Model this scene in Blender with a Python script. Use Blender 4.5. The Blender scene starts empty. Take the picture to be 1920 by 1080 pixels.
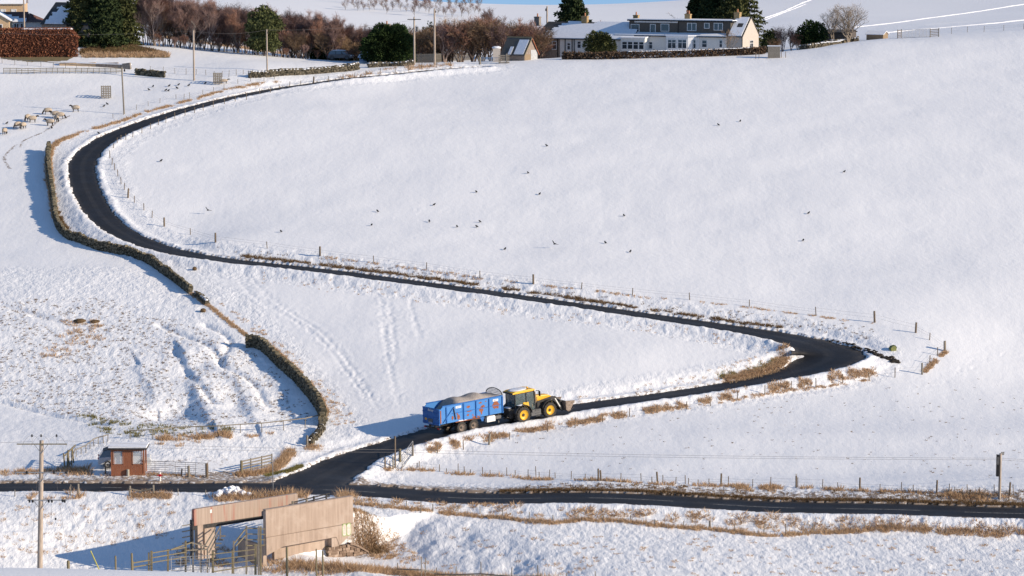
import bpy, math, random
import numpy as np
from mathutils import Vector, Matrix

sc = bpy.context.scene
col = sc.collection
R = math.radians
rnd = random.Random(7)

# ------------------------------------------------------------------ camera
F = 5000.0                                # focal length in pixels of the 1920 px photograph
PT = math.atan(640 / F)                   # pitch: the eye level lies above the frame
cam_d = bpy.data.cameras.new('camera')
cam_d.sensor_width = 36
cam_d.lens = F / 1920 * 36
cam_d.clip_start = 1
cam_d.clip_end = 6000
cam = bpy.data.objects.new('camera', cam_d)
col.objects.link(cam)
cam.location = (0, 0, 0)
cam.rotation_euler = (math.pi / 2 - PT, 0, 0)
sc.camera = cam

# ------------------------------------------------------------------ light
SUN = Vector((2.5, -0.9, 1.0)).normalized()
EL = math.asin(SUN.z)
world = bpy.data.worlds.new('World')
sc.world = world
world.use_nodes = True
nt = world.node_tree
bg = nt.nodes['Background']
sky = nt.nodes.new('ShaderNodeTexSky')
sky.sky_type = 'NISHITA'
sky.sun_disc = False
sky.sun_elevation = EL
sky.sun_rotation = math.atan2(SUN.x, SUN.y)
sky.air_density = 1.0
sky.dust_density = 0.0
sky.ozone_density = 3.0
tcw = nt.nodes.new('ShaderNodeTexCoord')
vad = nt.nodes.new('ShaderNodeVectorMath'); vad.operation = 'ADD'; vad.inputs[1].default_value = (0, 0, .24)   # the true horizon lies a little below eye level here
vno = nt.nodes.new('ShaderNodeVectorMath'); vno.operation = 'NORMALIZE'
nt.links.new(tcw.outputs['Generated'], vad.inputs[0]); nt.links.new(vad.outputs[0], vno.inputs[0]); nt.links.new(vno.outputs[0], sky.inputs[0])
nt.links.new(sky.outputs[0], bg.inputs[0])
bg.inputs[1].default_value = 0.15
sl = bpy.data.lights.new('sun', 'SUN')
sl.energy = 5.0
sl.angle = R(0.5)
sl.color = (1.0, 0.85, 0.66)
so = bpy.data.objects.new('sun', sl)
col.objects.link(so)
so.rotation_euler = SUN.to_track_quat('Z', 'Y').to_euler()
vs = sc.view_settings
vs.view_transform = 'Standard'
vs.look = 'None'
vs.exposure = 0.2
vs.gamma = 1
vs.use_curve_mapping = False

# ------------------------------------------------------------------ materials
def new_mat(name):
    m = bpy.data.materials.new(name)
    m.use_nodes = True
    return m, m.node_tree, m.node_tree.nodes['Principled BSDF']

def mat(name, c1, c2=None, scale=3.0, rough=0.85, metal=0.0, bump=0.0, stretch=None, detail=4, spec=0.3, lo=0.35, hi=0.65):
    m, t, b = new_mat(name)
    b.inputs['Roughness'].default_value = rough
    b.inputs['Metallic'].default_value = metal
    b.inputs['Specular IOR Level'].default_value = spec
    if c2 is None:
        c2 = tuple(min(1, x * 0.78) for x in c1)
    tc = t.nodes.new('ShaderNodeTexCoord')
    mp = t.nodes.new('ShaderNodeMapping')
    if stretch: mp.inputs['Scale'].default_value = stretch
    t.links.new(tc.outputs['Object'], mp.inputs[0])
    n = t.nodes.new('ShaderNodeTexNoise')
    n.inputs['Scale'].default_value = scale
    n.inputs['Detail'].default_value = detail
    t.links.new(mp.outputs[0], n.inputs['Vector'])
    r = t.nodes.new('ShaderNodeValToRGB')
    r.color_ramp.elements[0].position = lo
    r.color_ramp.elements[1].position = hi
    r.color_ramp.elements[0].color = (*c2, 1)
    r.color_ramp.elements[1].color = (*c1, 1)
    t.links.new(n.outputs[0], r.inputs[0])
    t.links.new(r.outputs[0], b.inputs['Base Color'])
    if bump:
        bp = t.nodes.new('ShaderNodeBump')
        bp.inputs['Strength'].default_value = bump
        bp.inputs['Distance'].default_value = 0.05
        t.links.new(n.outputs[0], bp.inputs['Height'])
        t.links.new(bp.outputs[0], b.inputs['Normal'])
    return m

def mat_var(name, c1, c2, rough=0.9, trans=0.0):
    """colour varies per mesh island: leaves, grass blades, stones"""
    m, t, b = new_mat(name)
    b.inputs['Roughness'].default_value = rough
    b.inputs['Specular IOR Level'].default_value = 0.15
    g = t.nodes.new('ShaderNodeNewGeometry')
    r = t.nodes.new('ShaderNodeValToRGB')
    r.color_ramp.elements[0].color = (*c1, 1)
    r.color_ramp.elements[1].color = (*c2, 1)
    t.links.new(g.outputs['Random Per Island'], r.inputs[0])
    t.links.new(r.outputs[0], b.inputs['Base Color'])
    return m

M = {}
M['post'] = mat('weathered_wood', (0.22, 0.17, 0.12), (0.12, 0.09, 0.065), 4, stretch=(6, 6, 1))
M['post_grey'] = mat('grey_wood', (0.28, 0.25, 0.21), (0.17, 0.15, 0.12), 4, stretch=(6, 6, 1))
M['post_green'] = mat('mossy_wood', (0.24, 0.205, 0.12), (0.16, 0.13, 0.085), 5, stretch=(4, 4, 1))
M['pole'] = mat('pole_wood', (0.46, 0.38, 0.31), (0.32, 0.26, 0.21), 2.5, stretch=(5, 5, .6), bump=.3)
M['galv'] = mat('galvanised', (0.42, 0.42, 0.42), (0.3, 0.3, 0.3), 5, rough=.45, metal=.6)
M['wire'] = mat('wire', (0.16, 0.15, 0.15), None, 3, rough=.6)
M['dark'] = mat('dark_plastic', (0.02, 0.02, 0.022), (0.012, 0.012, 0.013), 5, rough=.5)
M['snowcap'] = mat('lying_snow', (0.84, 0.85, 0.88), (0.76, 0.78, 0.83), 3, rough=.7, bump=.3)
M['stone'] = mat_var('dry_stone', (0.035, 0.032, 0.024), (0.17, 0.145, 0.105))
M['stone_moss'] = mat_var('mossy_stone', (0.035, 0.033, 0.024), (0.21, 0.18, 0.125))
M['straw'] = mat_var('dead_grass', (0.33, 0.20, 0.11), (0.66, 0.47, 0.30))
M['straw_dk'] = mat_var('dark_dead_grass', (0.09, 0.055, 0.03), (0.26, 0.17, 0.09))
M['moss'] = mat_var('green_grass', (0.10, 0.10, 0.03), (0.30, 0.25, 0.10))

# ------------------------------------------------------------------ mesh helpers
class MB:
    def __init__(s): s.v = []; s.f = []
    def add(s, vs_, fs):
        o = len(s.v); s.v.extend(vs_); s.f.extend([tuple(i + o for i in f) for f in fs]); return s
    def box(s, c, d, rz=0, rx=0, ry=0, taper=1.0, shear=(0, 0)):
        hx, hy, hz = d[0] / 2, d[1] / 2, d[2] / 2
        pts = []
        m = Matrix.Rotation(rz, 3, 'Z') @ Matrix.Rotation(ry, 3, 'Y') @ Matrix.Rotation(rx, 3, 'X') if (rz or rx or ry) else None
        for z in (-1, 1):
            k = taper if z > 0 else 1
            for x, y in ((-1, -1), (1, -1), (1, 1), (-1, 1)):
                p = Vector((x * hx * k + (shear[0] if z > 0 else 0), y * hy * k + (shear[1] if z > 0 else 0), z * hz))
                if m: p = m @ p
                pts.append((p.x + c[0], p.y + c[1], p.z + c[2]))
        return s.add(pts, [(3, 2, 1, 0), (4, 5, 6, 7), (0, 1, 5, 4), (1, 2, 6, 5), (2, 3, 7, 6), (3, 0, 4, 7)])
    def bx(s, x0, x1, y0, y1, z0, z1):
        return s.box(((x0 + x1) / 2, (y0 + y1) / 2, (z0 + z1) / 2), (abs(x1 - x0), abs(y1 - y0), abs(z1 - z0)))
    def beam(s, a, b, w, h=None):
        """square bar from a to b"""
        h = h or w
        a = Vector(a); b = Vector(b); d = (b - a).normalized()
        up = Vector((0, 0, 1)) if abs(d.z) < .95 else Vector((0, 1, 0))
        sx = d.cross(up).normalized() * w / 2; sy = sx.cross(d).normalized() * h / 2
        pts = [tuple(p + q) for p in (a, b) for q in (-sx - sy, sx - sy, sx + sy, -sx + sy)]
        return s.add(pts, [(3, 2, 1, 0), (4, 5, 6, 7), (0, 1, 5, 4), (1, 2, 6, 5), (2, 3, 7, 6), (3, 0, 4, 7)])
    def tube(s, path, r, n=6, cap=True):
        P = [Vector(p) for p in path]; rr = r if hasattr(r, '__len__') else [r] * len(P)
        o = len(s.v); u = None
        for i, p in enumerate(P):
            d = (P[min(i + 1, len(P) - 1)] - P[max(i - 1, 0)]).normalized()
            if u is None:
                u = d.orthogonal().normalized()
            else:
                u = (u - d * u.dot(d)); u = u.normalized() if u.length > 1e-6 else d.orthogonal().normalized()
            w = d.cross(u)
            for k in range(n):
                a = 2 * math.pi * k / n
                s.v.append(tuple(p + (u * math.cos(a) + w * math.sin(a)) * rr[i]))
        for i in range(len(P) - 1):
            for k in range(n):
                k2 = (k + 1) % n
                s.f.append((o + i * n + k, o + i * n + k2, o + (i + 1) * n + k2, o + (i + 1) * n + k))
        if cap:
            s.f.append(tuple(o + k for k in range(n))[::-1])
            s.f.append(tuple(o + (len(P) - 1) * n + k for k in range(n)))
        return s
    def cyl(s, a, b, r, n=12, r2=None):
        return s.tube([a, b], [r, r if r2 is None else r2], n)
    def prism(s, poly, axis, a, b):
        """poly of 2D points extruded along axis from a to b"""
        n = len(poly)
        def mk(p, t):
            return {'x': (t, p[0], p[1]), 'y': (p[0], t, p[1]), 'z': (p[0], p[1], t)}[axis]
        vs_ = [mk(p, a) for p in poly] + [mk(p, b) for p in poly]
        fs = [tuple(range(n))[::-1], tuple(range(n, 2 * n))] + [(i, (i + 1) % n, n + (i + 1) % n, n + i) for i in range(n)]
        return s.add(vs_, fs)
    def lathe(s, prof, c, axis='y', n=24):
        o = len(s.v)
        for (r, t) in prof:
            for k in range(n):
                a = 2 * math.pi * k / n; x, z = r * math.cos(a), r * math.sin(a)
                s.v.append((c[0] + x, c[1] + t, c[2] + z) if axis == 'y' else ((c[0] + x, c[1] + z, c[2] + t) if axis == 'z' else (c[0] + t, c[1] + x, c[2] + z)))
        for i in range(len(prof) - 1):
            for k in range(n):
                k2 = (k + 1) % n
                s.f.append((o + i * n + k, o + i * n + k2, o + (i + 1) * n + k2, o + (i + 1) * n + k))
        return s
    def blob(s, c, d, seed=0, n=2, amp=.15):
        rr = random.Random(seed); o = len(s.v); nu, nv = 7 + n, 4 + n
        for j in range(nv + 1):
            for i in range(nu):
                th = math.pi * j / nv; ph = 2 * math.pi * i / nu
                k = 1 + (rr.random() - .5) * 2 * amp
                s.v.append((c[0] + d[0] / 2 * math.sin(th) * math.cos(ph) * k, c[1] + d[1] / 2 * math.sin(th) * math.sin(ph) * k, c[2] + d[2] / 2 * math.cos(th) * k))
        for j in range(nv):
            for i in range(nu):
                i2 = (i + 1) % nu
                s.f.append((o + j * nu + i, o + (j + 1) * nu + i, o + (j + 1) * nu + i2, o + j * nu + i2))
        return s
    def build(s, name, m, parent=None, loc=None, smooth=False, bevel=0):
        me = bpy.data.meshes.new(name)
        me.from_pydata(s.v, [], s.f); me.update()
        me.materials.append(m)
        if smooth: me.polygons.foreach_set('use_smooth', [True] * len(me.polygons))
        return link(name, me, parent, loc, bevel)

def link(name, me, parent=None, loc=None, bevel=0):
    o = bpy.data.objects.new(name, me)
    col.objects.link(o)
    if parent: o.parent = parent
    if loc is not None: o.location = loc
    if bevel:
        b = o.modifiers.new('bevel', 'BEVEL'); b.width = bevel; b.segments = 2; b.limit_method = 'ANGLE'
    return o

def np_mesh(name, V, Fc, m, parent=None, smooth=False, n=3):
    """fast mesh from arrays; Fc is (k, n) faces"""
    me = bpy.data.meshes.new(name)
    V = np.ascontiguousarray(V, np.float32); Fc = np.ascontiguousarray(Fc, np.int32)
    me.vertices.add(len(V)); me.vertices.foreach_set('co', V.ravel())
    me.loops.add(Fc.size); me.loops.foreach_set('vertex_index', Fc.ravel())
    me.polygons.add(len(Fc)); me.polygons.foreach_set('loop_start', np.arange(0, Fc.size, n, dtype=np.int32))
    if smooth: me.polygons.foreach_set('use_smooth', np.ones(len(Fc), bool))
    me.update(calc_edges=True)
    me.materials.append(m)
    return link(name, me, parent)

def tag(o, label=None, cat=None, group=None, kind=None):
    if label: o['label'] = label
    if cat: o['category'] = cat
    if group: o['group'] = group
    if kind: o['kind'] = kind
    return o

def empty(name, loc, rz=0, label=None, cat=None, group=None):
    o = bpy.data.objects.new(name, None); col.objects.link(o)
    o.empty_display_size = .3
    o.location = loc; o.rotation_euler = (0, 0, rz)
    return tag(o, label, cat, group)

def copy_tree(o, parent=None):
    c = o.copy(); col.objects.link(c)
    if parent: c.parent = parent
    for ch in list(o.children): copy_tree(ch, c)
    return c

# ------------------------------------------------------------------ view geometry helpers: a sight line meets the ground
def ray(u, v):
    a = (u - 960) / F; b = (540 - v) / F
    dy = math.cos(PT) + b * math.sin(PT); dz = -math.sin(PT) + b * math.cos(PT)
    return a / dy, dz / dy                    # x/y and z/y, constant along the sight line
def W(u, v, D):
    a, s = ray(u, v)
    return Vector((a * D, D, s * D))
def proj(p):
    x, y, z = p
    f = y * math.cos(PT) - z * math.sin(PT); up = y * math.sin(PT) + z * math.cos(PT)
    return 960 + F * x / f, 540 - F * up / f

# ------------------------------------------------------------------ noise
def hsh(ix, iy, seed):
    h = (ix.astype(np.int64) * 374761393 + iy.astype(np.int64) * 668265263 + seed * 974634777) & 0x7fffffff
    h = ((h ^ (h >> 13)) * 1274126177) & 0x7fffffff
    return ((h ^ (h >> 16)) & 0xffff) / 65535.0
def vn(x, y, seed=0):
    ix = np.floor(x); iy = np.floor(y); fx = x - ix; fy = y - iy
    fx = fx * fx * (3 - 2 * fx); fy = fy * fy * (3 - 2 * fy)
    a = hsh(ix, iy, seed); b = hsh(ix + 1, iy, seed); c = hsh(ix, iy + 1, seed); d = hsh(ix + 1, iy + 1, seed)
    return (a + (b - a) * fx) * (1 - fy) + (c + (d - c) * fx) * fy
def fbm(x, y, oct=3, seed=0):
    s = 0; a = 1; t = 0
    for i in range(oct):
        s = s + a * vn(x * 2 ** i + 17.3 * i, y * 2 ** i - 9.1 * i, seed + i); t += a; a *= .5
    return s / t
def sstep(a, b, x):
    t = np.clip((x - a) / (b - a), 0, 1); return t * t * (3 - 2 * t)

# ------------------------------------------------------------------ terrain: profile + control points
GV = [1060, 960, 912, 905, 880, 850, 818, 790, 765, 735, 700, 662, 605, 560, 520, 468, 420, 360, 310, 258, 210, 166, 130, 100]
GD = [217, 232, 243, 245, 249, 254, 258, 264, 269, 275, 281, 287, 297, 305, 313, 326, 337, 351, 365, 380, 397, 416, 432, 448]
def g(v):
    return float(np.interp(v, GV[::-1], GD[::-1]))
prof = [(0, -1.7), (10, -4.5), (50, -15), (100, -27), (150, -38), (188, -45.8), (196, -48.6), (204, -50.6), (212, -51.0), (220, -50.8), (227, -50.3), (232, -49.25), (241, -49.2)]
prof += [(D_, ray(960, v_)[1] * D_) for v_, D_ in list(zip(GV, GD))[3:]]
prof += [(456, -17.7), (470, -17.9), (520, -17.6), (600, -17), (700, -16.4), (780, -17.6), (900, -22), (1100, -32), (1500, -60), (3000, -150)]
px_ = np.array([p[0] for p in prof], float); pz_ = np.array([p[1] for p in prof], float)
fy_ = np.arange(0, 3000, .5); fz_ = np.interp(fy_, px_, pz_)
k_ = np.exp(-np.linspace(-3, 3, 25) ** 2 / 2); k_ /= k_.sum()
fz_ = np.convolve(np.pad(fz_, 12, mode='edge'), k_, 'valid')
def zf(y): return np.interp(y, fy_, fz_)

# centre lines of the roads: (u, v, half width)
MAIN = [(-1100, 912, 2.1), (-500, 913, 2.1), (0, 915, 2.0), (250, 916, 2.0), (500, 917, 2.4), (700, 922, 2.6), (1000, 934, 2.5), (1300, 943, 2.5), (1600, 953, 2.5), (1920, 963, 2.5), (2500, 982, 2.5)]
SIDE = [(578, 905, 3.7), (632, 880, 2.9), (684, 855, 2.4), (780, 822, 2.2), (860, 802, 2.1), (940, 789, 2.1), (1020, 777, 2.1), (1090, 765, 2.0), (1300, 735, 1.9), (1440, 710, 2.2), (1524, 688, 3.2), (1556, 667, 3.9), (1524, 648, 3.4),
        (1440, 628, 2.8), (1300, 606, 2.2), (1150, 584, 2.1), (1000, 562, 2.0), (850, 541, 2.0), (700, 521, 2.0), (560, 504, 2.0), (430, 490, 2.0), (340, 476, 2.0), (260, 452, 1.9), (205, 420, 1.9), (172, 375, 1.9), (156, 335, 1.9), (158, 300, 1.9), (190, 268, 1.8), (250, 240, 1.8), (330, 212, 1.7), (420, 189, 1.7), (520, 168, 1.7), (600, 158, 1.6), (700, 146, 1.6), (800, 135, 1.6), (900, 127, 1.6)]
DM = lambda v: -49.2 / ray(960, v)[1]
ctrl = []
for u, v, w in MAIN: ctrl.append((u, v, DM(v), None))
for u, v, w in SIDE[1:]: ctrl.append((u, v, g(v), None))
FIELD = [(1735, 635), (1640, 604), (1530, 590), (1410, 576), (1293, 563), (1090, 542), (1000, 532), (900, 521), (800, 505), (700, 492), (600, 480), (500, 466), (404, 455), (357, 440), (308, 425), (270, 394), (252, 380), (233, 356), (221, 330), (210, 308), (205, 295), (220, 267), (266, 250), (311, 230), (365, 212), (421, 196), (487, 176), (543, 164), (616, 154), (686, 144), (766, 133), (845, 124)]
for u, v in FIELD:
    w = 3.6 if (u > 400 and v > 400) else 2.6
    ctrl.append((u, v, g(v + 22) + w if (v > 420 and u > 400) else g(v + 8) + 2.0, None))
for u, v, dd in [(1000, 430, 1), (1000, 300, 0), (1000, 180, 0), (500, 300, 0), (700, 400, 0), (400, 400, 1), (300, 300, 0), (700, 180, 0), (1500, 540, 2), (1500, 400, 1), (1500, 300, 1), (1500, 200, 0), (1500, 130, -4), (1850, 540, 3), (1900, 400, 2), (1900, 300, 2), (1900, 200, 0), (1900, 110, -8), (2400, 540, 5), (2400, 300, 3),
                 (700, 600, -1), (900, 640, -2), (900, 720, -2), (1200, 670, -2), (600, 700, 0), (1250, 700, -1), (500, 560, 0),
                 (1000, 850, 0), (1500, 800, 0), (1800, 740, 2), (1900, 650, 4), (1200, 870, -2), (1600, 870, -2), (1900, 880, -3), (2400, 800, 0), (1300, 800, 0),
                 (0, 230, 0), (100, 235, 0), (0, 330, 2), (40, 420, 2), (0, 480, 2), (100, 540, 0), (0, 600, 0), (0, 750, 0), (0, 850, 0), (300, 600, 0), (200, 700, 0), (400, 720, 0), (500, 680, 0), (560, 780, 0), (400, 850, -2), (300, 870, -3), (0, 160, 0), (250, 160, 0), (-500, 500, 0), (-500, 300, 0), (-500, 800, 0)]:
    ctrl.append((u, v, g(v) + dd, None))
# explicit (u, v, D)
for u, v, D in [(0, 118, 432), (150, 112, 434), (300, 112, 436), (480, 135, 424), (600, 128, 432), (700, 124, 436), (0, 85, 450), (250, 85, 452), (400, 95, 456), (550, 110, 452),
                (850, 121, 436), (960, 119, 438), (1150, 109, 442), (1300, 106, 444), (1450, 100, 446), (1600, 80, 452), (1750, 69, 456), (1920, 57, 460), (2300, 30, 470),
                (850, 118, 450), (1000, 116, 456), (1200, 109, 458), (1450, 102, 458), (1600, 78, 468), (1920, 50, 490),
                (0, 50, 500), (300, 62, 520), (500, 80, 520), (700, 90, 520), (900, 95, 520), (1100, 92, 520), (1350, 85, 520), (1600, 62, 540), (1920, 35, 560),
                (0, 5, 640), (400, 5, 640), (700, 45, 600), (900, 55, 600), (1100, 48, 600), (1290, 48, 600), (1500, 35, 600), (1800, 20, 620),
                (0, -50, 780), (400, -40, 780), (600, -18, 780), (800, 4, 780), (940, 22, 780), (1060, 34, 780), (1180, 36, 780), (1290, 24, 780), (1400, -8, 760), (1600, -50, 760), (1920, -70, 760), (2500, -80, 760), (-500, -60, 780),
                (0, 10, 1100), (600, 30, 1100), (1060, 60, 1100), (1920, 10, 1100),
                (-400, 1076, 190), (0, 1080, 190), (200, 1082, 190), (400, 1085, 190), (600, 1091, 190), (760, 1104, 190), (1000, 1170, 190), (1300, 1195, 190), (1900, 1200, 190), (2500, 1200, 190)]:
    ctrl.append((u, v, D, None))
for u, v, z in [(0, 1000, -50.6), (100, 1052, -52.2), (200, 1040, -52.2), (330, 1045, -52.0), (420, 1040, -51.7), (480, 1035, -51.4), (150, 950, -49.6), (300, 960, -49.9), (450, 940, -49.3), (590, 1060, -51.6), (560, 1050, -51.5),
                (720, 1000, -50.0), (800, 1075, -51.3), (1000, 1000, -50.2), (1000, 1080, -51.0), (1400, 1000, -50.3), (1400, 1080, -50.9), (1900, 1000, -50.2), (1900, 1080, -50.8), (900, 960, -49.9), (1500, 975, -49.9), (0, 940, -49.4)]:
    ctrl.append((u, v, z / ray(960, v)[1], None))
for u, v, D in [(400, 1120, 204), (100, 1130, 204), (700, 1120, 204), (1200, 1120, 204)]:
    a, s = ray(u, v); ctrl.append((u, None, D, -51.4))
CP = []
for u, v, D, z in ctrl:
    a, s = ray(u, v if v is not None else 800)
    zz = s * D if z is None else z
    CP.append((a * D, D, zz - float(zf(D))))
CP = np.array(CP)
def tps_fit(P, lam=0.02):
    n = len(P); X = P[:, :2] / 100
    d2 = ((X[:, None] - X[None]) ** 2).sum(2)
    K = .5 * d2 * np.log(d2 + 1e-12)
    A = np.zeros((n + 3, n + 3)); A[:n, :n] = K + np.eye(n) * lam * 1e-3
    A[:n, n] = 1; A[:n, n + 1:] = X; A[n, :n] = 1; A[n + 1:, :n] = X.T
    return X, np.linalg.solve(A, np.concatenate([P[:, 2], [0, 0, 0]]))
TX, TW = tps_fit(CP)
def tps(x, y):
    x = np.asarray(x, float) / 100; y = np.asarray(y, float) / 100
    r = TW[-3] + TW[-2] * x + TW[-1] * y
    for i in range(len(TX)):
        d2 = (x - TX[i, 0]) ** 2 + (y - TX[i, 1]) ** 2 + 1e-12
        r = r + TW[i] * .5 * d2 * np.log(d2)
    return r
def base_h(x, y):
    return zf(y) + tps(x, y)

def catmull(P, n=8):
    P = np.array(P, float); out = []
    Q = np.vstack([2 * P[0] - P[1], P, 2 * P[-1] - P[-2]])
    for i in range(1, len(Q) - 2):
        for k in range(n):
            t = k / n; a, b, c, d = Q[i - 1], Q[i], Q[i + 1], Q[i + 2]
            out.append(.5 * (2 * b + (c - a) * t + (2 * a - 5 * b + 4 * c - d) * t * t + (3 * b - a - 3 * c + d) * t ** 3))
    out.append(P[-1]); return np.array(out)
def line_xy(L, Df):
    return [(ray(u, v)[0] * Df(v), Df(v), w) for u, v, w in L]
main_c = catmull(line_xy(MAIN, DM), 8)
side_c = catmull([(ray(SIDE[0][0], SIDE[0][1])[0] * DM(910), DM(910), 3.7)] + line_xy(SIDE[1:], g), 8)
main_z = base_h(main_c[:, 0], main_c[:, 1]); side_z = base_h(side_c[:, 0], side_c[:, 1])
def smooth1(a, n=9):
    k = np.hanning(n + 2)[1:-1]; k /= k.sum(); return np.convolve(np.pad(a, n // 2, mode='edge'), k, 'valid')
side_z = smooth1(side_z, 13); main_z = smooth1(main_z, 9)
side_z[:6] = main_z[np.argmin(abs(main_c[:, 0] - side_c[0, 0]))]
side_z = smooth1(side_z, 7)

def dist_line(x, y, L, Lz=None, maxd=14):
    """distance to a polyline, with the half width and height there, and the side"""
    best = np.full(x.shape, 1e9); hw = np.zeros(x.shape); hz = np.zeros(x.shape); side = np.zeros(x.shape)
    for i in range(len(L) - 1):
        ax, ay = L[i, 0], L[i, 1]; bx_, by = L[i + 1, 0], L[i + 1, 1]
        ylo, yhi = min(ay, by) - maxd, max(ay, by) + maxd; xlo, xhi = min(ax, bx_) - maxd, max(ax, bx_) + maxd
        r0, r1 = (np.searchsorted(ROWY, ylo), np.searchsorted(ROWY, yhi)) if x.ndim == 2 else (0, None)
        X = x[r0:r1]; Y = y[r0:r1]
        dx, dy = bx_ - ax, by - ay; l2 = dx * dx + dy * dy + 1e-9
        t = np.clip(((X - ax) * dx + (Y - ay) * dy) / l2, 0, 1)
        d = np.hypot(X - ax - t * dx, Y - ay - t * dy)
        m = d < best[r0:r1]
        best[r0:r1][m] = d[m]
        hw[r0:r1][m] = (L[i, 2] + (L[i + 1, 2] - L[i, 2]) * t)[m] if L.shape[1] > 2 else 0
        if Lz is not None: hz[r0:r1][m] = (Lz[i] + (Lz[i + 1] - Lz[i]) * t)[m]
        side[r0:r1][m] = np.sign(dx * (Y - ay) - dy * (X - ax))[m]
    return best, hw, hz, side

# fan-shaped grid, dense where the photograph looks
def cat(*a): return np.unique(np.round(np.concatenate(a), 5))
ANG = cat(np.linspace(-1.2, -.4, 9), np.linspace(-.4, -.205, 20), np.arange(-.205, .2051, .0005), np.linspace(.205, .4, 20), np.linspace(.4, 1.2, 9))
ROWY = cat(np.array([1, 4, 10, 20, 35, 50, 75, 100, 125, 150]), np.arange(155, 186, 2.5), np.arange(186, 212, .7), np.arange(212, 335, .26), np.arange(335, 462, .4), np.arange(462, 560, 1.5), np.arange(560, 900, 6), np.arange(900, 3000, 100))
GA, GY = np.meshgrid(ANG, ROWY); GX = GA * GY
BASE = base_h(GX, GY)
# plan position of every vertex in photograph coordinates, used only to lay out regions
def inpoly(px, py, poly):
    r = np.zeros(px.shape, bool); n = len(poly)
    for i in range(n):
        x1, y1 = poly[i]; x2, y2 = poly[(i + 1) % n]
        if y1 == y2: continue
        c = ((y1 > py) != (y2 > py)) & (px < (x2 - x1) * (py - y1) / (y2 - y1) + x1)
        r ^= c
    return r
def px_of(x, y, z):
    f = y * math.cos(PT) - z * math.sin(PT); up = y * math.sin(PT) + z * math.cos(PT)
    return 960 + F * x / f, 540 - F * up / f
GU, GVV = px_of(GX, GY, BASE)
dm, wm, zm, sm = dist_line(GX, GY, main_c, main_z)
ds, ws, zs, ss = dist_line(GX, GY, side_c, side_z)
H = BASE.copy()
# detail
vis = (GY > 200) & (GY < 560)
rough_poly = [[(-100, 500), (250, 500), (380, 560), (470, 640), (560, 690), (615, 790), (600, 850), (150, 880), (-100, 880)], [(330, 490), (480, 560), (560, 640), (660, 760), (700, 800), (600, 830), (620, 780), (560, 690), (470, 620), (390, 560)],
              [(-100, 925), (480, 925), (700, 935), (2000, 980), (2000, 1200), (-100, 1200)]]
rough = np.zeros(H.shape)
for i, p in enumerate(rough_poly):
    rough = np.maximum(rough, inpoly(GU + 8 * (fbm(GX * .5, GY * .5, 2, 5) - .5), GVV, p) * 1.0)
smooth_left = inpoly(GU, GVV, [(-100, 750), (0, 755), (110, 780), (200, 815), (130, 850), (0, 885), (-100, 885)])
rough[smooth_left] = .3
rough = np.where(GY < 206, 0, rough)
def blur(a, n, ax):
    k = np.hanning(n + 2)[1:-1]; k /= k.sum(); return np.apply_along_axis(lambda r: np.convolve(np.pad(r, n // 2, mode='edge'), k, 'valid'), ax, a)
rough = blur(blur(rough, 25, 1), 15, 0)
verge = np.maximum(sstep(0, 1.0, ds - ws) * (1 - sstep(3.5, 5.0, ds - ws)), 0)
vergem = np.maximum(sstep(0, 1.0, dm - wm) * (1 - sstep(4.0, 6.0, dm - wm)), 0)
amp = .014 + .062 * rough + .06 * np.maximum(verge, vergem) * (1 - rough)
tus = fbm(GX * 1.5 + 1.0 * GY, GY * 1.0 - .5 * GX, 3, 11) + .5 * (fbm(GX * .35, GY * .35, 2, 61) - .5)
tus2 = vn(GX * 3.4 + 1.7 * GY, GY * 1.7 - GX, 31)
H += np.where(vis, amp * ((tus - .5) * 1.6 + (tus2 - .5) * .9), 0)
H += np.where(vis, .25 * (fbm(GX * .12, GY * .12, 2, 3) - .5), 0)          # soft swells
H += np.where(vis, 0.055 * (fbm(GX * .5, GY * .16 - .08 * GX, 4, 8) - .5), 0)  # drift ripples
# small streams cut into the left slope
GUL = [[(385, 610), (430, 640), (415, 690), (470, 720), (500, 760)], [(330, 660), (350, 700), (365, 720), (400, 760)], [(300, 610), (385, 650), (415, 690)], [(0, 570), (110, 600), (60, 590)], [(0, 752), (60, 768), (110, 780), (200, 800)]]
gully_lines = []
for L in GUL:
    gl = catmull([(ray(u, v)[0] * g(v), g(v), 1) for u, v in L], 5); gully_lines.append(gl)
    d, _, _, _ = dist_line(GX, GY, gl, None, 6)
    H -= np.where(d < 6, (.22 * np.exp(-(d / .4) ** 2)) * (.5 + fbm(GX, GY, 2, 9)) - .04 * np.exp(-((d - 1.2) / .7) ** 2), 0)
# broad hollows on the slope that hold the blue shade
for u, v, sx_, sy_, a in [(330, 770, 3.0, 4.0, -.9), (440, 760, 2.2, 4, -.5), (300, 775, 1.5, 2, -.3), (530, 760, 2, 3, -.5), (370, 690, 2, 3, -.4)]:
    cx_, cy_ = ray(u, v)[0] * g(v), g(v)
    H += a * np.exp(-((GX - cx_) / sx_) ** 2 - ((GY - cy_) / sy_) ** 2)
# steep-sided hummocks whose left flanks lie in shade
for L, a in [([(345, 672), (368, 715), (378, 755), (398, 800)], .55), ([(425, 690), (452, 728), (470, 765), (482, 800)], .26), ([(505, 700), (530, 735), (548, 775)], .2), ([(265, 690), (290, 730), (296, 760)], .2)]:
    rl = catmull([(ray(u, v)[0] * g(v), g(v), 1) for u, v in L], 5); d, _, _, sd = dist_line(GX, GY, rl, None, 9)
    left = sd < 0
    H += np.where(d < 9, a * np.where(left, np.exp(-(d / .8) ** 2), np.exp(-(d / 4.2) ** 2)) * (.75 + .5 * fbm(GX * .5, GY * .5, 2, 77)), 0)
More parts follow.
